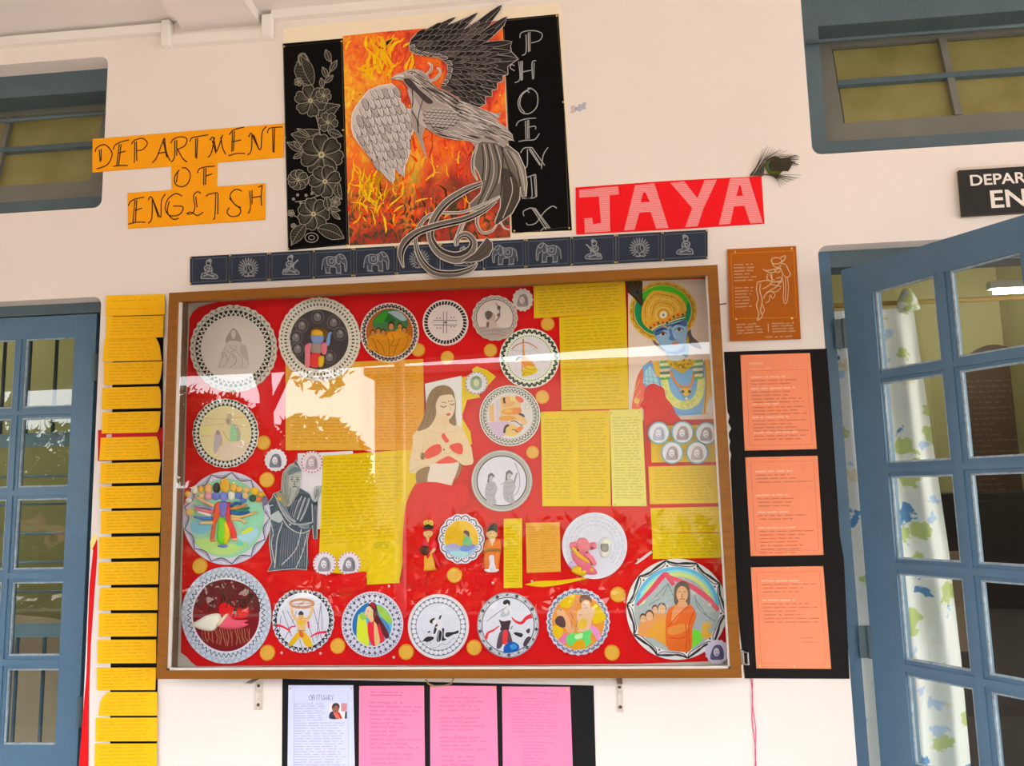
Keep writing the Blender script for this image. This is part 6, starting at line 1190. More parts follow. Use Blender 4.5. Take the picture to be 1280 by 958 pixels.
for a in ((540, 205, 706, 107, 34), (640, 225, 846, 79, 38), (735, 245, 998, 28, 42), (825, 255, 1032, 102, 40), (850, 290, 1060, 264, 44), (850, 325, 1056, 326, 44), (840, 365, 1100, 373, 50), (845, 420, 1034, 470, 44), (835, 470, 1002, 512, 40), (815, 510, 967, 562, 38), (800, 555, 937, 606, 38), (770, 600, 895, 656, 60)):
    feather(d, *a, (24, 20, 21), (158, 148, 144), (84, 78, 76), 3.4)
rows = []
for y in range(190, 660, 32):
    for x in range(880, 400, -38):
        xx, yy = x + (19 if (y // 32) % 2 else 0) + random.uniform(-5, 5), y + random.uniform(-4, 4)
        if inside((xx, yy), upper) and inside((xx + 30, yy), upper) and xx < 900 - abs(yy - 380) * .1: rows.append((xx, yy))
rows.sort(key=lambda q: -q[0])
for (x, y) in rows:
    a = radians(-40 + (y - 160) * .16); l = 62 + (x - 400) * .07
    if inside((x + l * cos(a), y + l * sin(a)), upper): feather(d, x, y, x + l * cos(a), y + l * sin(a), 32, (28, 23, 24) if random.random() < .8 else (76, 68, 66), (132, 123, 119), (90, 82, 80) if random.random() < .4 else None, 2.6)
for i in range(26):
    t = i / 25; q = sm([(415, 300), (440, 335), (520, 350), (600, 362), (650, 405), (652, 460), (635, 505), (612, 540)], False, 5)[int(t * 34)]; feather(d, q[0], q[1], q[0] + 34 * cos(-.5 + t * .8), q[1] - 20 + 24 * t, 16, (60, 52, 52), (200, 190, 186), None, 3)
d.build('feather_drawing', w1)
d = Draw(YB, fp); d.line(lower, 4, (236, 226, 222), True); random.seed(6)
rows = []
for j, y in enumerate(range(560, 1000, 50)):
    for x in range(70, 430, 36):
        xx, yy = x + (18 if j % 2 else 0), y + (x - 250) * -.10
        if inside((xx, yy), lower) and inside((xx + 14, yy + 40), lower): rows.append((xx, yy))
for a in ((90, 860, 305, 1157, 48), (150, 880, 318, 1120, 40), (210, 880, 345, 1085, 40), (250, 860, 378, 1117, 44), (300, 860, 384, 1040, 44), (340, 850, 400, 1005, 40), (380, 830, 416, 945, 36)): feather(d, *a, (204, 194, 190), (70, 58, 56), (150, 140, 138), 3)
rows.sort(key=lambda q: -q[1])
for (x, y) in rows:
    big = .6 + (y - 540) / 420; a = radians(66 + random.uniform(-6, 6)); l = 44 + 46 * big
    if inside((x + l * .8 * cos(a), y + l * .8 * sin(a)), lower): feather(d, x, y, x + l * cos(a), y + l * sin(a), 40, (206, 196, 192) if random.random() < .8 else (178, 168, 164), (82, 68, 66), (152, 140, 138), 3)
d.build('feather_drawing', w2)
d = Draw(YB - .0008, fp); DK = (46, 38, 38); LT = (216, 206, 202); random.seed(9)
d.blob([(400, 560), (440, 610), (490, 700), (520, 800), (480, 780), (440, 700), (420, 640)], (190, 178, 174)).blob([(375, 500), (420, 500), (470, 560), (560, 640), (520, 650), (450, 580), (405, 545)], (70, 60, 60)).blob([(298, 495), (335, 472), (375, 470), (372, 490), (335, 498)], (216, 206, 200)).line([(300, 496), (340, 488), (372, 490)], 4, DK, smooth=3).blob([(380, 455), (440, 440), (480, 455), (440, 475), (395, 475)], (186, 176, 172)).e(428, 462, 7, 5, DK, 8).line([(400, 458), (425, 450), (450, 460)], 4, DK, smooth=3)
for i in range(70):
    d.lay += .3; t = random.random(); x, y = 420 + 300 * t + random.uniform(-20, 20), 480 + 190 * t + random.uniform(-45, 40)
    if inside((x, y), body) and inside((x + 60, y + 45), body): d.line([(x, y), (x + 35, y + 26), (x + 75, y + 48)], [2, 6, 2], random.choice([DK, DK, LT, (110, 98, 96)]), False, False, 3)
d.up()
for i in range(110):
    d.lay += .3; x, y = random.uniform(700, 1040), 0; y = 690 + (x - 700) * .36 + random.uniform(-60, 110)
    if inside((x, y), body) and inside((x + 60, y + 30), body): d.line([(x, y), (x + 40, y + 12), (x + 90, y + 38)], [2, 6, 2], random.choice([DK, LT, LT, (120, 108, 104)]), False, False, 3)
for i in range(24):
    x = random.uniform(520, 800); y = 800 + (x - 520) * .22 + random.uniform(-20, 40)
    if inside((x, y), body) and inside((x + 50, y + 18), body): d.line([(x, y), (x + 30, y + 10), (x + 70, y + 20)], [2, 5, 2], random.choice([DK, LT]), False, False, 3)
d.up()
for j in range(7):
    for i in range(8):
        x, y = 512 + i * 27 + (13 if j % 2 else 0), 682 + j * 18 + i * 2
        if ((x - 612) / 110) ** 2 + ((y - 738) / 66) ** 2 < 1: d.e(x, y, 14, 12, (178, 166, 160), 10, 0, False); d.lay += .2; d.line([(x - 13, y + 1), (x - 4, y + 10), (x + 12, y + 6)], 6, (46, 38, 36), False, False, 3); d.lay += .2
    d.up()
d.lines([[(425, 700), (460, 760), (470, 840)], [(500, 620), (470, 730), (470, 800)], [(520, 810), (600, 850), (700, 870)], [(430, 560), (435, 640), (425, 690)]], 5, DK, 4).line(body, 3.4, (196, 184, 178), True).build('feather_drawing', bo)
cr_ = MB()
def ribbon_part(name, pts, ws, col, edge, y, crop=fp, dark=None, k=6):
    """A tapering plume: paper strip cut along a curve, with pencilled edges and ribs."""
    n0 = len(pts); q = sm(pts, False, k); wv = []
    for i in range(len(q)):
        t = i / k; a = min(int(t), n0 - 1); b = min(a + 1, n0 - 1); wv.append(ws[a] + (ws[b] - ws[a]) * (t - int(t)))
    Ls, Rs = [], []
    for i in range(len(q)):
        a, b = q[max(0, i - 1)], q[min(len(q) - 1, i + 1)]; dx, dy = b[0] - a[0], b[1] - a[1]; l = hypot(dx, dy) or 1
        Ls.append((q[i][0] - dy / l * wv[i] / 2, q[i][1] + dx / l * wv[i] / 2)); Rs.append((q[i][0] + dy / l * wv[i] / 2, q[i][1] - dx / l * wv[i] / 2))
    n = len(q); A = [P(crop[0] + x / crop[2], crop[1] + yy / crop[2], y) for x, yy in Ls]; B = [P(crop[0] + x / crop[2], crop[1] + yy / crop[2], y) for x, yy in Rs]
    vs = [(p_.x, y, p_.z) for p_ in A + B] + [(p_.x, y + .0012, p_.z) for p_ in A + B]; fs = []
    for i in range(n - 1): fs += [(i, i + 1, n + i + 1, n + i), (2 * n + i, 3 * n + i, 3 * n + i + 1, 2 * n + i + 1), (i, 2 * n + i, 2 * n + i + 1, i + 1), (n + i, n + i + 1, 3 * n + i + 1, 3 * n + i)]
    fs += [(0, n, 3 * n, 2 * n), (n - 1, 3 * n - 1, 4 * n - 1, 2 * n - 1)]
    o = fixn(obj(name, vs, fs, mat('paper_%02x%02x%02x' % tuple(col), L4(col)[:3], .7, 0, .03, 30), bird))
    d = Draw(y, crop)
    mid = lambda s: [(Ls[i][0] + (Rs[i][0] - Ls[i][0]) * s, Ls[i][1] + (Rs[i][1] - Ls[i][1]) * s) for i in range(n)]
    if dark: d.line(mid(.76), [w_ * .42 for w_ in wv], dark)
    d.line(mid(.42), [max(2, w_ * .10) for w_ in wv], (100, 90, 84)).line(mid(.58), 3, (206, 196, 186)).line(mid(.24), 3, (84, 74, 70)).line(mid(.04), 4.5, edge).line(mid(.96), 4.5, edge); d.build('pencil_ribs', o); return o
c2p = (430, 170, 5.043); GY = (140, 130, 120); ED = (212, 202, 192)
ribbon_part('crest_curl', [(518, 470), (545, 445), (552, 415), (530, 396)], [10, 14, 12, 4], (120, 108, 104), ED, YB - .001); ribbon_part('crest_curl', [(540, 512), (580, 495), (607, 460), (600, 435), (584, 430)], [10, 14, 12, 10, 4], (120, 108, 104), ED, YB - .001)
veil = [(850, 40), (900, 22), (980, 30), (1040, 62), (1100, 110), (1140, 200), (1155, 300), (1148, 380), (1120, 385), (1112, 320), (1108, 400), (1060, 490), (960, 565), (950, 540), (985, 450), (985, 390), (940, 420), (880, 470), (800, 475), (790, 430), (860, 360), (872, 300), (850, 240), (812, 170), (822, 120)]
ve = wpoly('tail_veil', K(c2p, veil), (112, 102, 93), YB + .0006)
d = Draw(YB + .0006, c2p); d.blob([(990, 210), (1060, 230), (1105, 330), (1090, 430), (1030, 510), (955, 560), (990, 440), (1000, 340)], (70, 61, 55)).blob([(1010, 80), (1090, 120), (1130, 210), (1150, 330), (1140, 375), (1105, 250), (1050, 150)], (150, 140, 130))
d.lines([[(900, 50), (920, 180), (900, 300), (840, 440)], [(940, 50), (975, 180), (960, 300), (880, 450)], [(1000, 70), (1000, 200), (985, 400)], [(870, 60), (880, 180), (868, 300)], [(1030, 90), (1090, 200), (1112, 320)], [(985, 60), (1030, 180), (1060, 260)]], 7, (52, 44, 42), 5).lines([[(915, 50), (945, 180), (930, 300), (860, 450)], [(960, 60), (990, 180), (975, 300)], [(1060, 100), (1120, 220), (1140, 350)], [(1050, 260), (1060, 360), (1000, 520)], [(880, 50), (900, 160), (890, 280)]], 5, (196, 186, 174), 5).line(veil, 5, ED, True); d.build('pencil_ribs', ve)
ribbon_part('tail_plume', [(840, 60), (815, 140), (815, 220), (842, 280)], [6, 22, 20, 6], (88, 78, 72), ED, YB - .0006, c2p)
ribbon_part('tail_plume', [(985, 380), (880, 430), (740, 482), (560, 490), (480, 560), (450, 650), (480, 770), (560, 855), (680, 872), (790, 845), (842, 800)], [10, 14, 16, 18, 24, 22, 38, 48, 46, 40, 8], (112, 103, 95), ED, YB - .0012, c2p, (52, 45, 42))
ribbon_part('tail_plume', [(868, 300), (760, 345), (640, 425), (565, 530), (545, 640), (600, 730), (690, 768), (765, 755), (808, 710), (812, 660), (770, 622), (722, 640), (712, 690)], [30, 46, 52, 50, 46, 64, 78, 84, 60, 44, 40, 34, 16], (126, 116, 107), ED, YB - .0018, c2p, (58, 50, 46))
ribbon_part('tail_plume', [(960, 410), (880, 470), (760, 525), (600, 562), (470, 605), (392, 665), (358, 740), (375, 832)], [16, 34, 44, 46, 46, 58, 44, 8], (100, 90, 83), ED, YB - .0024, c2p, (34, 28, 27))
ribbon_part('tail_plume', [(760, 520), (730, 600), (705, 660), (708, 695)], [26, 30, 24, 14], (164, 154, 146), ED, YB - .0012, c2p)
ribbon_part('tail_plume', [(850, 485), (838, 550), (872, 608), (930, 600), (962, 560)], [20, 20, 16, 14, 8], (70, 62, 58), ED, YB - .0012, c2p); ribbon_part('tail_plume', [(985, 540), (1010, 580), (1042, 592)], [10, 8, 4], (150, 140, 130), ED, YB - .0012, c2p)
lf_ = wpoly('tail_leaf', K(c2p, [(740, 792), (820, 740), (900, 640), (935, 672), (938, 710), (915, 755), (860, 788), (800, 798)]), (84, 74, 68), YB - .0030); d = Draw(YB - .0030, c2p); d.lines([[(760, 790), (850, 740), (915, 665)], [(800, 790), (880, 750), (925, 700)]], 5, (70, 60, 56), 4).line([(740, 792), (820, 740), (900, 640), (935, 672), (938, 710), (915, 755), (860, 788), (800, 798)], 4.5, ED, True); d.build('pencil_ribs', lf_)
Draw.EPS = 0.00005

# navy cards with chalk drawings
nx_ = [237, 286.5, 336.5, 391, 442, 496, 550, 604, 657, 713.5, 770, 827, 885]
kinds = ['lady', 'peacock', 'player', 'elephant', 'elephant', 'peacock', 'lady', 'elephant_r', 'elephant_r', 'player_r', 'peacock', 'lady_r']
nlab = ['navy card with a chalk lady seated at a drum, first on the left', 'navy card with a chalk peacock, second from the left', 'navy card with a chalk musician holding a long lute, third from the left', 'navy card with a chalk elephant below the flower panel', 'navy card with a chalk elephant left of the curling tail tip', 'navy card with a faint chalk peacock partly under the tail plumes', 'navy card mostly hidden under the curled tail plumes', 'navy card with a chalk elephant right of the tail leaf', 'navy card with a chalk elephant below the letter panel', 'navy card with a chalk musician under the red banner start', 'navy card with a chalk peacock, second from the right end', 'navy card with a chalk seated lady, last on the right']
CH = (150, 150, 152)
def motif(d, kind, cx, cy, s, m):
    f = lambda L: [(cx + m * x * s, cy + y * s) for x, y in L]
    D2 = (74, 78, 92)
    if kind == 'elephant':
        d.blob(f([(-.9, .1), (-.8, -.35), (-.4, -.55), (0, -.5), (.2, -.6), (.5, -.75), (.85, -.5), (1.0, 0), (.95, .6), (.8, .6), (.82, .1), (.6, -.05), (.5, .2), (.5, .7), (.2, .7), (.15, .3), (-.3, .3), (-.35, .7), (-.65, .7), (-.7, .3)]), D2)
        d.lines([f(q) for q in ([(-.95, .5), (-.92, .1), (-.8, -.35), (-.4, -.55), (0, -.5), (.25, -.62), (.5, -.75), (.85, -.5), (1.0, 0), (.97, .55), (.86, .6), (.82, .1), (.62, -.05)], [(.5, .1), (.52, .68), (.2, .7), (.16, .32), (-.3, .3), (-.32, .68), (-.62, .7), (-.68, .3)], [(-.55, -.5), (-.5, .1), (.05, .12), (.1, -.5)], [(-.35, -.35), (-.32, -.05), (-.08, -.05), (-.06, -.35), (-.35, -.35)], [(.25, -.55), (.18, -.1), (.42, .05), (.55, -.2)], [(.4, -.7), (.6, -.35), (.85, -.45)], [(-.7, .75), (-.2, .78)], [(.15, .76), (.6, .78)])], 1.0, CH, 3)
    elif kind == 'peacock':
        for i in range(17):
            a = pi * (-.78 + 1.56 * i / 16) - pi / 2; d.line(f([(.35 * cos(a), .1 + .35 * sin(a)), (.72 * cos(a), .05 + .72 * sin(a)), (.95 * cos(a), .95 * sin(a))]), [.6, 2.0, 1.0], (132, 132, 136), False, False)
        d.up().line(f(ell(0, .05, .42, .42, 20)), 1.0, CH, True).blob(f([(-.15, .35), (-.2, -.05), (0, -.3), (.15, -.2), (.05, 0), (.2, .3), (.05, .5)]), (58, 60, 74)).line(f([(-.15, .35), (-.2, -.05), (0, -.3), (.12, -.22), (.04, 0), (.2, .3), (.05, .5)]), .8, CH, smooth=3).lines([f([(-.4, .75), (-.1, .8), (.1, .75), (.5, .78)]), f([(0, .5), (0, .75)])], 1.6, CH)
    else:
        d.blob(f([(-.7, .8), (-.6, .35), (-.3, .25), (-.4, -.2), (-.15, -.4), (.2, -.35), (.35, .0), (.3, .3), (.7, .45), (.75, .8)]), D2)
        d.lines([f(q) for q in ([(-.7, .8), (-.6, .35), (-.3, .25), (-.4, -.2), (-.15, -.4), (.2, -.35), (.35, 0), (.3, .3), (.7, .45), (.75, .8), (-.7, .8)], [(-.3, .3), (.1, .5), (.6, .55)], [(-.35, -.1), (-.05, .15), (.3, .05)], [(-.5, .6), (0, .45), (.5, .7)], [(.1, -.3), (0, .1), (-.2, .3)], [(-.2, -.2), (.2, -.1)])], 1.1, CH, 3).line(f(ell(0, -.65, .22, .26, 14)), 1.2, CH, True).line(f(ell(.12, -.85, .14, .12, 10)), 1.4, CH, True).line(f([(-.22, -.7), (-.1, -.85), (.1, -.9)]), 1.2, CH)
        if kind == 'player': d.line(f([(-.35, .5), (.2, 0), (.75, -.55)]), 1.8, CH).e(*f([(-.4, .5)])[0], .22 * s, .18 * s, (130, 130, 134), 10)
for i in range(12):
    a, b = nx_[i] + .4, nx_[i + 1] - .4
    top = lambda u: 321 - .0522 * (u - 237); bot = lambda u: 356.5 - .0505 * (u - 237)
    o = sheet('chalk_card', [(a, top(a)), (b, top(b)), (b, bot(b)), (a, bot(a))], -.0046 + (.0028 if 5 <= i <= 6 else 0), (44, 50, 66), nlab[i], 'card', 'navy chalk cards above the case', .0014)
    yv = -.0046 + (.0028 if 5 <= i <= 6 else 0); d = Draw(yv); e = 3.2
    d.line([(a + e, top(a) + e), (b - e, top(b) + e), (b - e, bot(b) - e), (a + e, bot(a) - e)], .9, (96, 100, 112), True)
    k = kinds[i]; m = -1 if k.endswith('_r') else 1; motif(d, k.replace('_r', ''), (a + b) / 2 + (-1 if i < 3 else 1), (top((a + b) / 2) + bot((a + b) / 2)) / 2, 13.5 if 'eleph' not in k else 16, m); d.build('chalk_drawing', o)
    pp = [(a + 1.2, top(a) + 1.6), (a + 1.2, bot(a) - 1.6)] + ([(b - 1.2, top(b) + 1.6), (b - 1.2, bot(b) - 1.6)] if i in (1, 3, 4, 7, 9, 11) else [])
    pins(o, pp, yv, .62)

# red JAYA banner and its peacock feather
cj = (710, 170, 4.267)
jb = sheet('letter_banner', K(cj, [(40, 275), (530, 240), (1032, 214), (1048, 468), (640, 495), (44, 526)]), -.0024, (236, 10, 22), 'red paper banner lettered JAYA in hatched white capitals', 'banner', None, .0012)
d = Draw(-.0024, cj); JW = (240, 150, 150)
jl = [[(58, 288), (268, 268), (272, 312), (222, 318), (226, 508), (90, 518), (86, 440), (130, 436), (134, 470), (176, 466), (164, 322), (60, 330)],
      [(358, 262), (462, 254), (536, 490), (470, 495), (440, 405), (382, 410), (356, 500), (298, 506)], [(545, 250), (622, 243), (690, 332), (728, 236), (795, 232), (722, 390), (692, 482), (624, 488), (662, 385)],
      [(864, 228), (965, 222), (1040, 464), (972, 468), (940, 372), (886, 376), (866, 470), (804, 476)]]
holes = [[(402, 300), (412, 300), (436, 352), (388, 356)], [(914, 262), (920, 262), (932, 318), (898, 322)]]
for L in jl: d.poly(L, (240, 112, 116), False)
d.up()
for L in holes: d.poly(L, (236, 10, 22), False)
d.up()
for L in jl:
    x0, x1 = min(p_[0] for p_ in L), max(p_[0] for p_ in L); y0, y1 = min(p_[1] for p_ in L), max(p_[1] for p_ in L); y = y0 + 2
    while y < y1:
        xs = [x0 + (x1 - x0) * k / 60 for k in range(61)]; run_ = []
        for x in xs:
            ok = inside((x, y + (x - x0) * -.05), L) and not any(inside((x, y + (x - x0) * -.05), h) for h in holes)
            if ok: run_.append((x, y + (x - x0) * -.05))
            if (not ok or x == xs[-1]) and run_:
                if len(run_) > 2: d.line([run_[0], run_[-1]], 2.4, (248, 176, 174), False, False)
                run_ = []
        y += 7
d.build('lettering', jb)
pfb = sheet('peacock_feather', K(cj, ell(1102, 160, 50, 52, 20)), -.0052, (70, 74, 20), 'peacock feather with a blue-green eye tucked behind the red banner corner', 'feather', None, .001)
d = Draw(-.0052, cj); d.e(1098, 160, 36, 38, (96, 92, 24), 18).e(1096, 160, 28, 30, (10, 70, 74), 16).e(1096, 162, 15, 18, (14, 18, 58), 12); d.build('eye', pfb)
mb = MB(); random.seed(8)
def cur(a, b, c, r=.0011): mb.tube([P(cj[0] + x / cj[2], cj[1] + y / cj[2], -.004 - .004 * k / 8) for k, (x, y) in enumerate(sm([a, b, c], False, 4))], [r, r, r, r, r, r * .8, r * .6, r * .5, r * .4], 5)
for k in range(15):
    t = k / 14; cur((970 + 70 * t, 212 + 2 * t), (1010 + 60 * t, 150 - 30 * t + 20 * random.random()), (1040 + 180 * t, 55 + 45 * t + random.uniform(-14, 14)))
for k in range(14): t = k / 13; cur((1085 + 20 * t, 120 + 8 * t), (1150, 120 + 20 * t), (1225 + random.uniform(-16, 10), 100 + 60 * t + random.uniform(-8, 8)), .0018)
for k in range(10): t = k / 9; cur((1040, 205), (1100, 205 + 14 * t), (1245 - 110 * t, 214 + 62 * t + random.uniform(-6, 6)))
for k in range(22): t = k / 21; cur((1080, 130 + 55 * t), (1140, 135 + 50 * t), (1200 - 40 * abs(t - .4), 118 + 70 * t), .0020)
mb.build('barbs', mat('dark_feather', (.045, .032, .016), .6, 0, .2, 30), pfb)

# brown card, black boards and their sheets, door sign
cbn = (900, 300, 6.843)
bc = sheet('brown_card', K(cbn, [(62, 80), (650, 52), (692, 848), (88, 868)]), -.0060, (172, 88, 6), 'brown card with a white line drawing of a seated draped figure and writing', 'card', None, .0022)
d = Draw(-.0060, cbn); OL = (216, 140, 40); d.line([(95, 118), (630, 92), (655, 662), (115, 675)], 5, OL, True)
WL = (222, 196, 160)
fg = [[(445, 200), (440, 165), (480, 150), (520, 165), (525, 190), (480, 205), (445, 200)], [(515, 150), (560, 135), (545, 175), (520, 185)], [(450, 200), (460, 225), (500, 235), (520, 210)], [(365, 250), (400, 262), (460, 250), (520, 240)], [(385, 262), (430, 280), (480, 270)], [(460, 250), (490, 280), (520, 250), (500, 240), (470, 262)], [(520, 200), (560, 210), (580, 250), (600, 290), (575, 320), (540, 300), (525, 260)], [(410, 290), (400, 330), (440, 350), (440, 290)], [(320, 360), (400, 345), (450, 360), (520, 350)], [(320, 360), (310, 420), (325, 500), (310, 560), (330, 630), (315, 690)], [(345, 370), (340, 440), (360, 520), (345, 600), (360, 650), (320, 690)], [(450, 360), (400, 400), (360, 420)], [(520, 350), (480, 400), (400, 450), (370, 500)], [(480, 330), (520, 320), (520, 360), (485, 360)], [(440, 440), (470, 470), (450, 500), (430, 470), (420, 520), (390, 540)], [(430, 380), (480, 390), (525, 400)], [(530, 300), (545, 400), (540, 500), (555, 545), (575, 520), (585, 400), (575, 320)], [(560, 310), (562, 420), (558, 520)], [(360, 550), (380, 600), (360, 640)], [(430, 290), (440, 330), (470, 350)], [(400, 455), (440, 440), (480, 445), (520, 410)]]
d.lines(fg, 4.5, WL, 4).lines([[(x + 6, y + 5) for x, y in q] for q in fg[:14]], 2.5, (206, 168, 116), 4)
scrawl(d, [(118, 200), (335, 195), (330, 355), (120, 365)], 6, WL, 4, 6, 8, (.6, 1)); scrawl(d, [(125, 400), (300, 395), (305, 580), (130, 590)], 7, WL, 4, 6, 8, (.6, 1)); scrawl(d, [(140, 715), (365, 705), (370, 800), (150, 815)], 4, WL, 4, 7, 8); scrawl(d, [(440, 705), (640, 700), (670, 790), (450, 800)], 4, WL, 4, 7, 8); scrawl(d, [(390, 820), (670, 810), (675, 840), (392, 848)], 1, WL, 4, 7, 8); d.line([(410, 715), (414, 790)], 4, WL)
d.build('drawing', bc); pins(bc, [K(cbn, [q])[0] for q in ((128, 105), (610, 76), (138, 680), (614, 672))], -.0060, .8)
kb = sheet('black_board', [(905, 440), (1033.5, 436), (1040, 520), (1050, 670), (1055, 700), (1062, 849), (931, 848.5), (922, 760), (912, 560)], -.0016, (34, 31, 30), 'tall black card board holding three peach sheets beside the right door', 'card board', None, .0014)
tp = MB(); random.seed(12)
def torn():
    pts = [(904, 470), (906, 470)]; 
    return [(903, 515), (909, 514), (912, 521), (910, 528), (914, 536), (910, 543), (913, 552), (911, 560), (914, 568), (911, 590), (914, 606), (912, 640), (914, 652), (906, 652)]
sheet('torn_paper_edge', torn(), -.0040, (214, 206, 196), 'ragged white paper edge sticking out between the case and black board', 'paper', None, .001)
PE = (250, 146, 106)
pq = [[(925.5, 444), (1012.5, 441.5), (1021, 561.5), (931, 563.5)], [(931.5, 572), (1022, 570), (1029.5, 694), (938.5, 695.5)], [(938.5, 709.5), (1029, 708), (1039, 836.5), (945.5, 836)]]
heads_ = [[(.22, 'l', 2), (.34, 'l', 4), (.50, 'l', 3), (.64, 'l', 4), (.80, 'l', 2)], [(.13, 'l', 3), (.37, 'l', 3), (.54, 'l', 2), (.70, 'l', 7)], [(.12, 'l', 3), (.31, 'l', 6), (.68, 's', 2)]]
plab = ['top peach sheet on the black board, with a white title', 'middle peach sheet on the black board, four white headings', 'bottom peach sheet on the black board, two white headings and a signature']
for i, q in enumerate(pq):
    o = sheet('peach_sheet', q, -.0034, PE, plab[i], 'paper', 'peach sheets on the black board', .0010); d = Draw(-.0034)
    mq = [quadpt(q, .07, .17 if i == 0 else .05), quadpt(q, .94, .17 if i == 0 else .05), quadpt(q, .94, .95), quadpt(q, .07, .95)]
    d.line(mq, .5, (214, 104, 66), True)
    sub = lambda u0, v0, u1, v1: [quadpt(q, u0, v0), quadpt(q, u1, v0), quadpt(q, u1, v1), quadpt(q, u0, v1)]
    if i == 0: scrawl(d, sub(.11, .06, .34, .13), 1, (255, 206, 176), 1.0, 1.6, 1.6); scrawl(d, sub(.11, .135, .45, .165), 1, (255, 196, 164), .7, .9, 1.2)
    for (v0, kd, nl_) in heads_[i]:
        lh = .036
        if kd == 'l': scrawl(d, sub(.12, v0, random.uniform(.55, .9), v0 + lh), 1, (255, 216, 190), 1.0, 1.1, 1.1, (.95, 1)); scrawl(d, sub(.13, v0 + lh, .92, v0 + lh * (nl_ + 1)), nl_, (150, 62, 42), .55, .8, 1.1, (.6, 1))
        else: scrawl(d, sub(.62, v0, .86, v0 + .08), 2, (170, 80, 56), .5, .8, 1.2)
    d.build('handwriting', o)
    pins(o, [quadpt(q, .03, .015), quadpt(q, .5, .015), quadpt(q, .97, .015), quadpt(q, .04, .975), quadpt(q, .5, .98), quadpt(q, .965, .975)], -.0034, .7)
kb2 = sheet('black_board', [(353, 849), (742, 857.5), (746, 1000), (352, 1000)], -.0016, (32, 31, 32), 'black card board under the case holding one white and three pink sheets', 'card board', None, .0014)
PKP = (255, 138, 178)
sq = [([(360.5, 857), (441.5, 857), (444, 990), (359, 990)], (206, 208, 244), 'white sheet titled OBITUARY with a small photograph on the lower board', (116, 118, 150)),
      ([(449, 858), (530, 857.5), (531.5, 990), (448.5, 990)], PKP, 'pink handwritten sheet next to the white obituary sheet', (156, 60, 132)),
      ([(537.5, 857.5), (620.5, 858), (623.5, 990), (538, 990)], PKP, 'pink handwritten sheet in short verses, in the middle of the lower board', (206, 90, 146)),
      ([(627.5, 858.5), (712.5, 859), (717, 990), (629, 990)], PKP, 'pink handwritten sheet nearest the right end of the lower board', (196, 84, 160))]
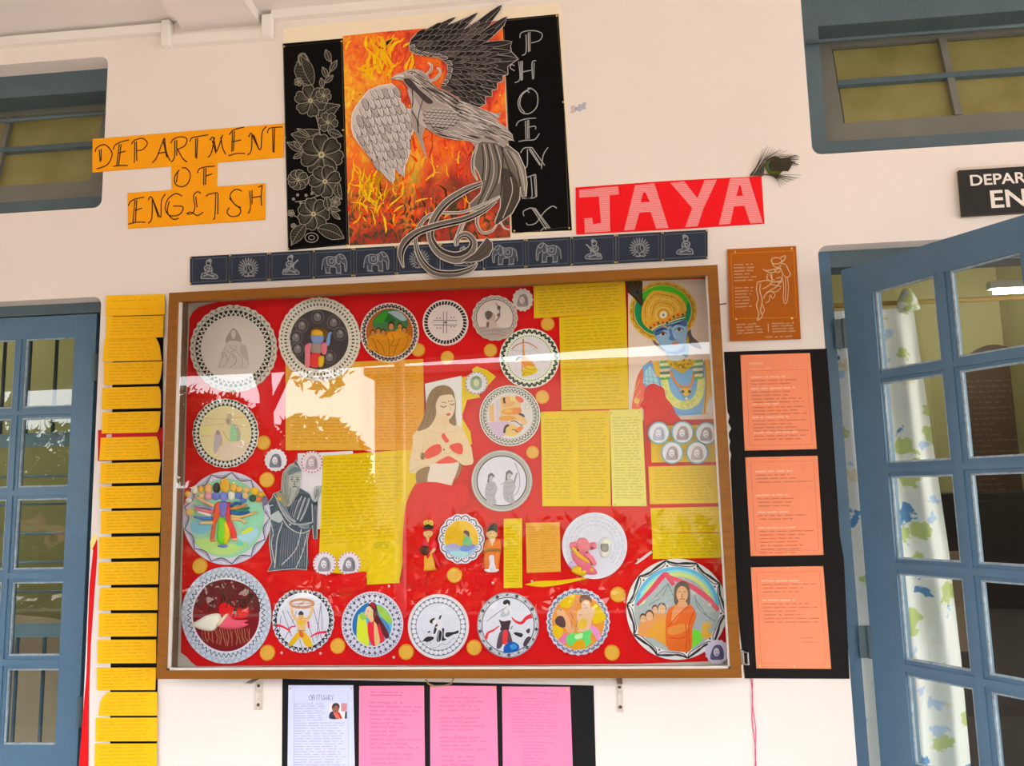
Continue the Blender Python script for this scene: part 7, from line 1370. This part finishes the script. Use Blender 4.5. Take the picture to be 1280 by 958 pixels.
for i, (q, c, lab, ink) in enumerate(sq):
    o = sheet('obituary_sheet' if i == 0 else 'pink_sheet', q, -.0034, c, lab, 'paper', None if i == 0 else 'pink sheets on the lower board', .0010); d = Draw(-.0034)
    if i == 0:
        d.crop(350, 840, 6.4); d.line([(112, 960), (112, 152), (545, 155), (548, 960)], 2.5, (150, 156, 200))
        ob = {'O': [[(15, 0), (2, 18), (6, 40), (20, 42), (26, 20), (15, 0)]], 'B': [[(4, 0), (4, 42), (20, 38), (22, 26), (6, 20), (18, 14), (18, 2), (4, 0)]], 'I': [[(10, 0), (10, 42)]], 'T': [[(0, 2), (24, 0)], [(12, 0), (12, 42)]], 'U': [[(3, 0), (4, 34), (14, 42), (22, 34), (22, 0)]], 'A': [[(0, 42), (12, 0), (24, 42)], [(5, 28), (19, 28)]], 'R': [[(4, 42), (4, 0), (18, 4), (18, 18), (5, 22), (22, 42)]], 'Y': [[(0, 0), (11, 20), (22, 0)], [(11, 20), (9, 42)]]}
        x = 230
        for ch_ in 'OBITUARY':
            for s in ob[ch_]: d.line([(x + a, 186 + b) for a, b in s], 4.2, (108, 110, 136), False, False)
            x += 17 if ch_ == 'I' else 27
        d.lay += 1
        scrawl(d, [(112, 250), (380, 248), (375, 395), (112, 402)], 8, ink, 3, 5, 7); scrawl(d, [(112, 402), (535, 400), (535, 860), (112, 860)], 22, ink, 3, 5, 7)
        d.build('handwriting', o)
        ph_ = sheet_part('photograph', K((350, 840, 6.4), [(396, 250), (540, 250), (537, 378), (396, 378)]), -.0040, (226, 220, 222), o, .0005)
        d = Draw(-.0040, (350, 840, 6.4)); d.poly([(488, 252), (538, 252), (536, 318), (490, 318)], (206, 140, 146)).blob([(398, 376), (400, 330), (430, 318), (470, 340), (480, 376)], (52, 56, 76)).poly([(425, 330), (450, 310), (480, 330), (500, 376), (450, 376)], (226, 106, 80)).line([(455, 315), (475, 345), (490, 376)], 12, (190, 50, 40)).blob([(416, 290), (425, 262), (455, 255), (475, 280), (470, 312), (445, 330), (422, 318)], (156, 100, 80)).blob([(414, 285), (428, 256), (460, 252), (478, 275), (470, 290), (450, 270), (424, 292)], (62, 56, 56)).lines([[(430, 292), (446, 290)], [(454, 290), (468, 288)], [(440, 316), (460, 313)]], 3, (70, 50, 46)).poly([(522, 320), (536, 318), (536, 376), (518, 376)], (60, 56, 70)); d.build('portrait_print', ph_)
        pins(o, [(363.5, 861), (439, 861)], -.0034, .75)
    elif i == 1:
        scrawl(d, [(462, 863), (505, 864), (505, 869), (462, 868)], 1, ink, .6, 1.1, 1.3, (.95, 1)); d.line([(462, 869.5), (503, 869.5)], .5, ink); scrawl(d, [(461, 876), (528, 877), (528, 938), (462, 938)], 12, ink, .6, 1.4, 1.3, (.55, 1)); scrawl(d, [(462, 940), (522, 941), (522, 975), (463, 975)], 6, ink, .6, 1.4, 1.3, (.5, 1)); d.build('handwriting', o); pins(o, [(451.5, 860), (527.5, 860)], -.0034, .75)
    elif i == 2:
        d.lines([[(577, 863), (577, 868)]], .6, ink)
        for k, (v0, v1) in enumerate(((870, 891), (896, 915), (920, 940), (944, 964))): scrawl(d, [(549 + (3 if k == 3 else 0), v0), (609, v0), (609, v1), (550, v1)], 4, (186, 66, 122), .6, 1.4, 1.3, (.7, 1))
        d.build('handwriting', o); pins(o, [(540.5, 860), (617.5, 861)], -.0034, .75)
    else:
        scrawl(d, [(652, 863), (702, 866), (702, 870), (652, 867)], 1, ink, .5, .8, 1.2); scrawl(d, [(637, 871), (706, 873), (698, 917), (640, 917)], 12, ink, .5, .8, 1.2, (.75, 1)); d.line([(645, 921), (702, 920)], .4, ink); scrawl(d, [(652, 926), (692, 927), (690, 975), (653, 975)], 12, ink, .5, .8, 1.2, (.6, 1)); d.build('handwriting', o); pins(o, [(630, 861), (709, 862.5)], -.0034, .75)
# name board above the right door
sgx = [(1198.5, 213), (1420, 199.5), (1424, 257), (1203.5, 270.5)]
sg = sheet('door_sign', sgx, -.014, (14, 12, 11), 'black painted name board with white capitals above the open right door', 'sign', None, .0125, mat('black_sign_paint', (.010, .008, .007), .35, 0, .05, 8))
tl, tr, br, bl_ = (P(u, v, -.0) for u, v in sgx); MB().prism([(tl.x - .008, tl.z + .008), (tr.x + .008, tr.z + .008), (br.x + .008, br.z - .008), (bl_.x - .008, bl_.z - .008)], -.0005, -.0015).build('cream_edge', mat('old_cream_paint', (.72, .60, .50), .6, 0, .1, 20), sg)
SGW = mat('sign_white_paint', (.80, .70, .64), .5, 0, .04, 20)
def sign_text(txt, u0, v0, v1, x1=None):
    c = bpy.data.curves.new('text', 'FONT'); c.body = txt; c.size = 1.0; c.offset = .016; c.extrude = .006
    t = bpy.data.objects.new('text', c); C.objects.link(t); bpy.context.view_layer.update()
    me = bpy.data.meshes.new_from_object(t.evaluated_get(bpy.context.evaluated_depsgraph_get())); bpy.data.objects.remove(t)
    a, b = P(u0, v0, -.0145), P(u0, v1, -.0145); h = a.z - b.z
    xs = [v.co.x for v in me.vertices]; ys = [v.co.y for v in me.vertices]; k = h / (max(ys) - min(ys)); kx = k * 1.12; o3 = Vector(sg['_o'])
    for v in me.vertices: v.co = Vector((b.x + (v.co.x - min(xs)) * kx, -.0145 - v.co.z * .05, b.z + (v.co.y - min(ys)) * k)) - o3
    me.materials.clear(); me.materials.append(SGW); me.update(); link_mesh('lettering', me, sg)
sign_text('DEPARTMENT OF', 1213.5, 218.8, 232.6); sign_text('ENGLISH', 1239.5, 238, 260.5)

# small fixings
for (u, v0, v1, lab) in ((323, 849, 888, 'flat steel bracket under the left part of the case'), (775, 850, 891, 'flat steel bracket under the right part of the case')):
    a, b = P(u - 4, v0, -.006), P(u + 4, v1, -.006)
    r = tag(MB().box((a.x, -.006, b.z), (b.x, -.0005, a.z + .005), .001).box((a.x, -.085, a.z + .0004), (b.x, -.0005, a.z + .004)).build('bracket', mat('painted_rusty_steel', (.62, .52, .44), .6, .1, .25, 60), None), lab, 'bracket')
    s = MB()
    for zz in (a.z - .02, b.z + .015): s.ball(((a.x + b.x) / 2, -.0062, zz), .005, (1, .4, 1))
    s.build('screw', mat('rusty_nail', (.12, .06, .04), .6, .4), r, smooth=True)
cb_ = MB().tube([P(532, 850, -.03), P(536, 855.5, -.014), P(543, 858, -.006), P(555, 857.5, -.006), P(564, 855, -.012), P(567, 849, -.03)], .0022, 8).build('wire_loop', mat('brass_wire', (.42, .30, .14), .4, .6), None, None, True); tag(cb_, 'thin bent wire loop hanging under the middle of the case', 'wire')
th = MB()
for s in (0, 1): th.tube([P(938.5 + s * 1.5 + 1.2 * sin(k * .9 + s * 2.2) + k * .55, 849 + k * 10, -.003 - .002 * s) for k in range(14)], .0012, 6)
t_ = th.build('pink_thread', mat('pink_thread', (.75, .10, .22), .8), None, None, True); tag(t_, 'doubled pink thread hanging below the black board on the right', 'thread')

# ================================================================== ROOM AND GARDEN PIECES seen through or mirrored in the glass
TUBE = bpy.data.materials.new('lit_tube'); TUBE.use_nodes = True
_b = TUBE.node_tree.nodes['Principled BSDF']; _b.inputs['Emission Color'].default_value = (1, .97, .9, 1); _b.inputs['Emission Strength'].default_value = 120.0
def tube_lamp(x0, x1, y, z, label):
    r = empty('tube_lamp', ((x0 + x1) / 2, y, z), label, 'lamp')
    MB().box((x0, y - .03, z), (x1, y + .03, z + .05)).build('fitting', mat('white_enamel', (.8, .8, .78), .4), r)
    MB().tube([(x0 + .03, y, z - .02), (x1 - .03, y, z - .02)], .016, 10).build('tube', TUBE, r, smooth=True)
    return r
a = P(1236, 362, 3.2); tube_lamp(a.x, a.x + 1.2, 3.2, a.z, 'lit fluorescent tube on the room ceiling, seen through the open door')
tube_lamp(-2.9, -1.7, 1.6, 3.25, 'added fluorescent tube brightening the room behind the left door')  # added lamp, itself unseen, to brighten the chairs behind the left door

# curtain in the right doorway
def curtain_mat():
    m, nt, b = new_mat('floral_curtain')
    tc = nd(nt, 'ShaderNodeTexCoord'); mp = nd(nt, 'ShaderNodeMapping'); mp.inputs['Scale'].default_value = (1, .25, 1)
    nt.links.new(tc.outputs['Object'], mp.inputs[0]); prev = None
    base = nd(nt, 'ShaderNodeRGB'); base.outputs[0].default_value = (.80, .80, .74, 1); prev = base.outputs[0]
    for sc, off, rad, col, dist in ((10.0, 0.0, .30, (.50, .57, .22, 1), 2.2), (7.0, 3.7, .20, (.72, .66, .46, 1), 1.2), (8.0, 9.1, .22, (.10, .27, .50, 1), 3.5), (11., 5.2, .18, (.45, .58, .75, 1), 2.5)):
        n = nd(nt, 'ShaderNodeTexNoise'); n.inputs['Scale'].default_value = 24; n.inputs['Detail'].default_value = 4
        nt.links.new(mp.outputs[0], n.inputs['Vector'])
        ad = nd(nt, 'ShaderNodeVectorMath', operation='MULTIPLY_ADD'); ad.inputs[1].default_value = (dist * .03,) * 3
        nt.links.new(n.outputs['Color'], ad.inputs[0]); nt.links.new(mp.outputs[0], ad.inputs[2])
        ad2 = nd(nt, 'ShaderNodeVectorMath', operation='ADD'); ad2.inputs[1].default_value = (off, 0, off * .7); nt.links.new(ad.outputs[0], ad2.inputs[0])
        v = nd(nt, 'ShaderNodeTexVoronoi'); v.inputs['Scale'].default_value = sc; nt.links.new(ad2.outputs[0], v.inputs['Vector'])
        n3 = nd(nt, 'ShaderNodeTexNoise'); n3.inputs['Scale'].default_value = 60; nt.links.new(mp.outputs[0], n3.inputs['Vector'])
        s3 = nd(nt, 'ShaderNodeMath', operation='MULTIPLY_ADD'); s3.inputs[1].default_value = .28; nt.links.new(n3.outputs['Fac'], s3.inputs[0]); nt.links.new(v.outputs['Distance'], s3.inputs[2])
        lt = nd(nt, 'ShaderNodeMapRange'); lt.inputs['From Min'].default_value = rad + .16; lt.inputs['From Max'].default_value = rad + .11; nt.links.new(s3.outputs[0], lt.inputs['Value'])
        mx = nd(nt, 'ShaderNodeMix', data_type='RGBA'); nt.links.new(lt.outputs[0], mx.inputs['Factor']); nt.links.new(prev, mx.inputs['A']); mx.inputs['B'].default_value = col
        prev = mx.outputs['Result']
    nt.links.new(prev, b.inputs['Base Color']); b.inputs['Roughness'].default_value = .9; b.inputs['Specular IOR Level'].default_value = .1
    b.inputs['Transmission Weight'].default_value = 0.0
    return m
def curtain():
    y = .215; rows = [(385, 1142), (450, 1151), (570, 1168), (690, 1187), (826, 1203), (958, 1215)]
    pts = [P(u, v, y) for v, u in rows]; pts.append(Vector((pts[-1].x, y, .05))); xl = .742
    vs = []; fs = []; nx, nz = 48, 40; zt, zb = pts[0].z, .05
    for j in range(nz + 1):
        z = zt + (zb - zt) * j / nz; xr = pts[-1].x
        for k in range(len(pts) - 1):
            if pts[k].z >= z >= pts[k + 1].z: xr = pts[k].x + (pts[k + 1].x - pts[k].x) * (pts[k].z - z) / (pts[k].z - pts[k + 1].z + 1e-9)
        for i in range(nx + 1):
            t = i / nx; ease = min(1, j / 5 + .25)
            vs.append((xl + (xr - xl) * t, y + .018 * ease * sin(t * 21 + .6 * sin(j * .2)) - .010 * t * ease, z))
    for j in range(nz):
        for i in range(nx): fs.append((j * (nx + 1) + i, j * (nx + 1) + i + 1, (j + 1) * (nx + 1) + i + 1, (j + 1) * (nx + 1) + i))
    c = obj('curtain', vs, fs, curtain_mat(), smooth=True)
    tag(c, 'white curtain with green leaves and blue flowers behind the open glazed door', 'curtain')
    k = MB().tube([P(1136, 388, y), P(1134, 376, y - .01), P(1133, 362, y - .005)], [.034, .030, .012], 10); k.build('gathered_top', c.data.materials[0], c, smooth=True)
    r0, r1 = P(1095, 380, .25), P(1290, 371.5, .25)
    r = MB().tube([(.70, .25, r0.z), (2.0, .25, r1.z)], .008, 10).build('curtain_rod', mat('varnished_rod', (.62, .40, .10), .4, 0, .05), None, None, True)
    tag(r, 'thin yellow wooden curtain rod across the right doorway', 'curtain rod')
curtain()
# honour board on the far wall of the room
hb = [P(u, v, 4.2) for u, v in ((1192, 470), (1262, 466), (1262, 640), (1192, 640))]
hx0, hx1, hz1, hz0 = hb[0].x, hb[1].x + .25, hb[0].z, hb[2].z
arch = [(hx0, hz0), (hx1, hz0), (hx1, hz1)] + [((hx0 + hx1) / 2 + (hx1 - hx0) * .36 * cos(a), hz1 + .24 * sin(a)) for a in [pi * i / 16 for i in range(17)]] + [(hx0, hz1)]
board_m = mat('brown_varnish', (.10, .055, .035), .35, 0, .06, 6)
hbo = tag(MB().prism(arch, 4.298, 4.24).build('honour_board', board_m), 'brown arched wooden board with rows of white lettering on the far room wall', 'wall board')
hd = Draw(4.239); hd.lay = 1
def hline(z, xa, xb):
    x = xa
    while x < xb:
        l = random.uniform(.02, .07); n = len(hd.v)
        hd.v += [(x, 4.238, z), (x + l, 4.238, z), (x + l, 4.238, z + .012), (x, 4.238, z + .012)]; hd.f.append((n, n + 1, n + 2, n + 3)); hd.col.append(L4((112, 98, 90))); x += l + .02
for i in range(22): hline(hz1 - .05 - i * .042, hx0 + .05, hx0 + random.uniform(.22, .5))
hd.build('lettering', hbo)['kind'] = 'stuff'
# furniture glimpsed low in the room
wood_d = mat('dark_cupboard_wood', (.035, .03, .028), .45, 0, .08, 5)
cup = empty('cupboard', (2.0, 4.0, 0), 'dark cupboard against the far room wall beyond the open door', 'cupboard')
MB().box((.9, 3.65, .0), (3.1, 4.22, 1.50), .01).build('carcase', wood_d, cup)
for i in range(4): MB().box((.93 + i * .54, 3.63, .06), (1.44 + i * .54, 3.65, 1.44), .005).build('cupboard_door', wood_d, cup)
tan_m = mat('tan_board', (.30, .21, .12), .6, 0, .06, 5)
q0, q1 = P(1180, 690, 1.6), P(1222, 815, 1.6)
sc = empty('screen', (q0.x + .15, 1.6, 0), 'tan board screen standing behind the curtain edge', 'screen')
MB().box((q0.x - .1, 1.6, q1.z), (q1.x + .06, 1.63, q0.z)).build('panel', tan_m, sc)
for xx in (q0.x - .05, q1.x): MB().box((xx - .015, 1.6, 0), (xx + .015, 1.63, q1.z)).build('leg', wood_d, sc)
# steel grille behind the left door, with beige covered chairs
gr = empty('security_grille', (-2.1, .30, 0), 'blue steel grille of flat rails and bars behind the left door glass', 'grille')
gy = .30
def gz(v): return P(60, v, gy).z
for v0, v1 in ((541, 558), (780, 797)): MB().box((-2.9, gy, gz(v1)), (-1.55, gy + .012, gz(v0))).build('rail', mat('light_steel_blue_paint', (.20, .30, .36), .4), gr)
for v in (595, 630, 667, 703, 740): MB().tube([(-2.9, gy + .006, gz(v)), (-1.55, gy + .006, gz(v))], .005, 8).build('rail', mat('light_steel_blue_paint', (.20, .30, .36), .4), gr, smooth=True)
for u in (-40, 3, 35, 68, 104):
    a = P(u, 470, gy).x; MB().tube([(a, gy + .006, gz(541)), (a, gy + .006, 2.3)], .0065, 8).build('bar', mat('dark_steel', (.05, .07, .08), .4), gr, smooth=True)
for u in (-30, 17, 51, 90):
    a = P(u, 870, gy).x; MB().tube([(a, gy + .006, .02), (a, gy + .006, gz(797))], .0065, 8).build('bar', blue, gr, smooth=True)
for a in (-2.9, -1.55): MB().box((a - .02, gy - .005, 0), (a + .02, gy + .017, 2.3)).build('post', blue, gr)
beige = mat('beige_cotton', (.50, .40, .27), .9, 0, .05, 5, .5, 7)
def covered_chair(u, v, y, label):
    p = P(u, v, y); r = empty('covered_chair', (p.x, y + .25, 0), label, 'chair', 'covered chairs behind the left door')
    n = 14; vs = []; fs = []
    for j in range(n + 1):
        for i in range(n + 1):
            a, b = i / n * 2 - 1, j / n
            wv = .26 * (1 - .25 * b ** 3) * a; vs.append((p.x + wv, y + .03 * cos(a * 1.4) * -1 + .012 * sin(a * 7 + b * 5), .42 + (p.z - .42) * b * (1 - .12 * a * a * b)))
    for j in range(n):
        for i in range(n): fs.append((j * (n + 1) + i, j * (n + 1) + i + 1, (j + 1) * (n + 1) + i + 1, (j + 1) * (n + 1) + i))
    o = obj('back_cover', vs, fs, beige, r, smooth=True)
    md = o.modifiers.new('thickness', 'SOLIDIFY'); md.thickness = .05
    MB().box((p.x - .24, y, .40), (p.x + .24, y + .45, .47), .02).build('seat', wood_d, r)
    for sx in (-.21, .21):
        for sy in (.03, .42): MB().box((p.x + sx - .02, y + sy - .02, 0), (p.x + sx + .02, y + sy + .02, .40)).build('leg', wood_d, r)
covered_chair(58, 772, .75, 'chair under a beige cloth cover behind the left door grille, the nearer one')
covered_chair(20, 768, 1.3, 'chair under a beige cloth cover behind the left door grille, the farther one')
pr = MB().tube([(-3.3, 4.28, P(60, 437, 4.28).z), (.9, 4.28, P(60, 437, 4.28).z)], .02, 8).build('picture_rail', mat('varnished_rod', (.62, .40, .10)), None, None, True); tag(pr, 'yellow picture rail on the olive room wall', 'rail')

# garden and yard across from the gallery (mirrored in the glass)
tag(MB().box((-40, -60, -.25), (40, -3.3, -.1)).build('ground', mat('pale_yard_concrete', (.50, .44, .37), .9, 0, .05, 1)), kind='structure')
pole = MB().tube([(-1.30, -3.06, .8), (-1.30, -3.06, 2.5)], .035, 12).build('drain_pipe', mat('white_pvc', (.85, .85, .83), .4), None, None, True)
tag(pole, 'white drain pipe at the outer edge of the gallery', 'pipe')
bld = MB().box((-4.2, -17, -.2), (9, -13, 3.85)).build('wall_far_building', mat('drab_plaster', (.30, .25, .19), .9, 0, .1, .6)); tag(bld, kind='structure')
MB().box((-4.3, -17.2, 3.85), (9.4, -12.6, 3.99)).build('roof_slab', mat('drab_roof', (.20, .12, .08), .9), bld)
tag(MB().box((-30, -15.2, -.2), (-4.56, -15, 1.9)).build('wall_sky_block', mat('old_brick_red', (.22, .09, .06), .9, 0, .15, 3)), kind='structure')  # added low wall, blocks flecks of sky mirrored in the case glass
leaf_m = mat('leaf_green', (.045, .085, .02), .6, 0, .3, 1.5)
def leaf_mass(mb, c, r, n, ls, sq=(1, 1, 1)):
    for _ in range(n):
        a, b, q = random.uniform(0, 2 * pi), math.acos(random.uniform(-1, 1)), random.random() ** .4
        p = Vector(c) + Vector((r * q * sin(b) * cos(a) * sq[0], r * q * sin(b) * sin(a) * sq[1], r * q * cos(b) * sq[2]))
        u_ = Vector((random.gauss(0, 1), random.gauss(0, 1), random.gauss(0, 1))).normalized(); v_ = u_.orthogonal().normalized()
        s = ls * random.uniform(.6, 1.3); mb.add([p - u_ * s, p + v_ * s * .45, p + u_ * s, p - v_ * s * .45], [(0, 1, 2, 3)])
def tree(x, y, h, crowns, label, r=.12):
    t = empty('tree', (x, y, -.1), label, 'tree', 'trees beyond the gallery')
    MB().tube([(x, y, -.1), (x + .05, y, h * .4), (x - .05, y, h * .75), (x + .1, y, h)], [r * 1.3, r, r * .8, r * .4], 9).tube([(x - .02, y, h * .55), (x + .5, y, h * .75), (x + .9, y, h * .95)], [r * .6, r * .4, r * .2], 7).tube([(x, y, h * .6), (x - .5, y, h * .85), (x - .9, y, h)], [r * .55, r * .4, r * .2], 7).build('trunk', mat('bark', (.07, .05, .04), .9), t, smooth=True)
    mb = MB()
    for (dx, dy, dz, rr, n) in crowns: leaf_mass(mb, (x + dx, y + dy, dz), rr, n, .11)
    o = obj('foliage', mb.v, mb.f, leaf_m, t); o['kind'] = 'stuff'
tree(-5.25, -10.4, 5.2, [(-.75, 0, 2.5, .85, 1500), (-1.5, -.2, 2.7, .8, 1300), (.75, .1, 1.9, 1.0, 3200), (-.3, 0, 1.6, .8, 1200), (.9, 0, 3.6, .5, 90)], 'tall tree with a forked trunk mirrored in the case glass')
tree(-10.0, -10.2, 5.2, [(0, 0, 2.1, .95, 1600), (1.25, 0, 2.1, .9, 1400), (-1.2, 0, 2.1, .95, 1400)], 'bushy tree mirrored at the left end of the glass')
hm = MB()
for i in range(26): leaf_mass(hm, (-9 + i * .62, -7.9 + random.uniform(-.2, .2), .6), .75, 240, .13, (1, .8, 1))
hd_ = obj('hedge', hm.v, hm.f, leaf_m); tag(hd_, 'dark clipped hedge across the yard, mirrored low in the glass', 'hedge', kind='stuff')

for o in list(C.objects):
    if '_o' in o: del o['_o']
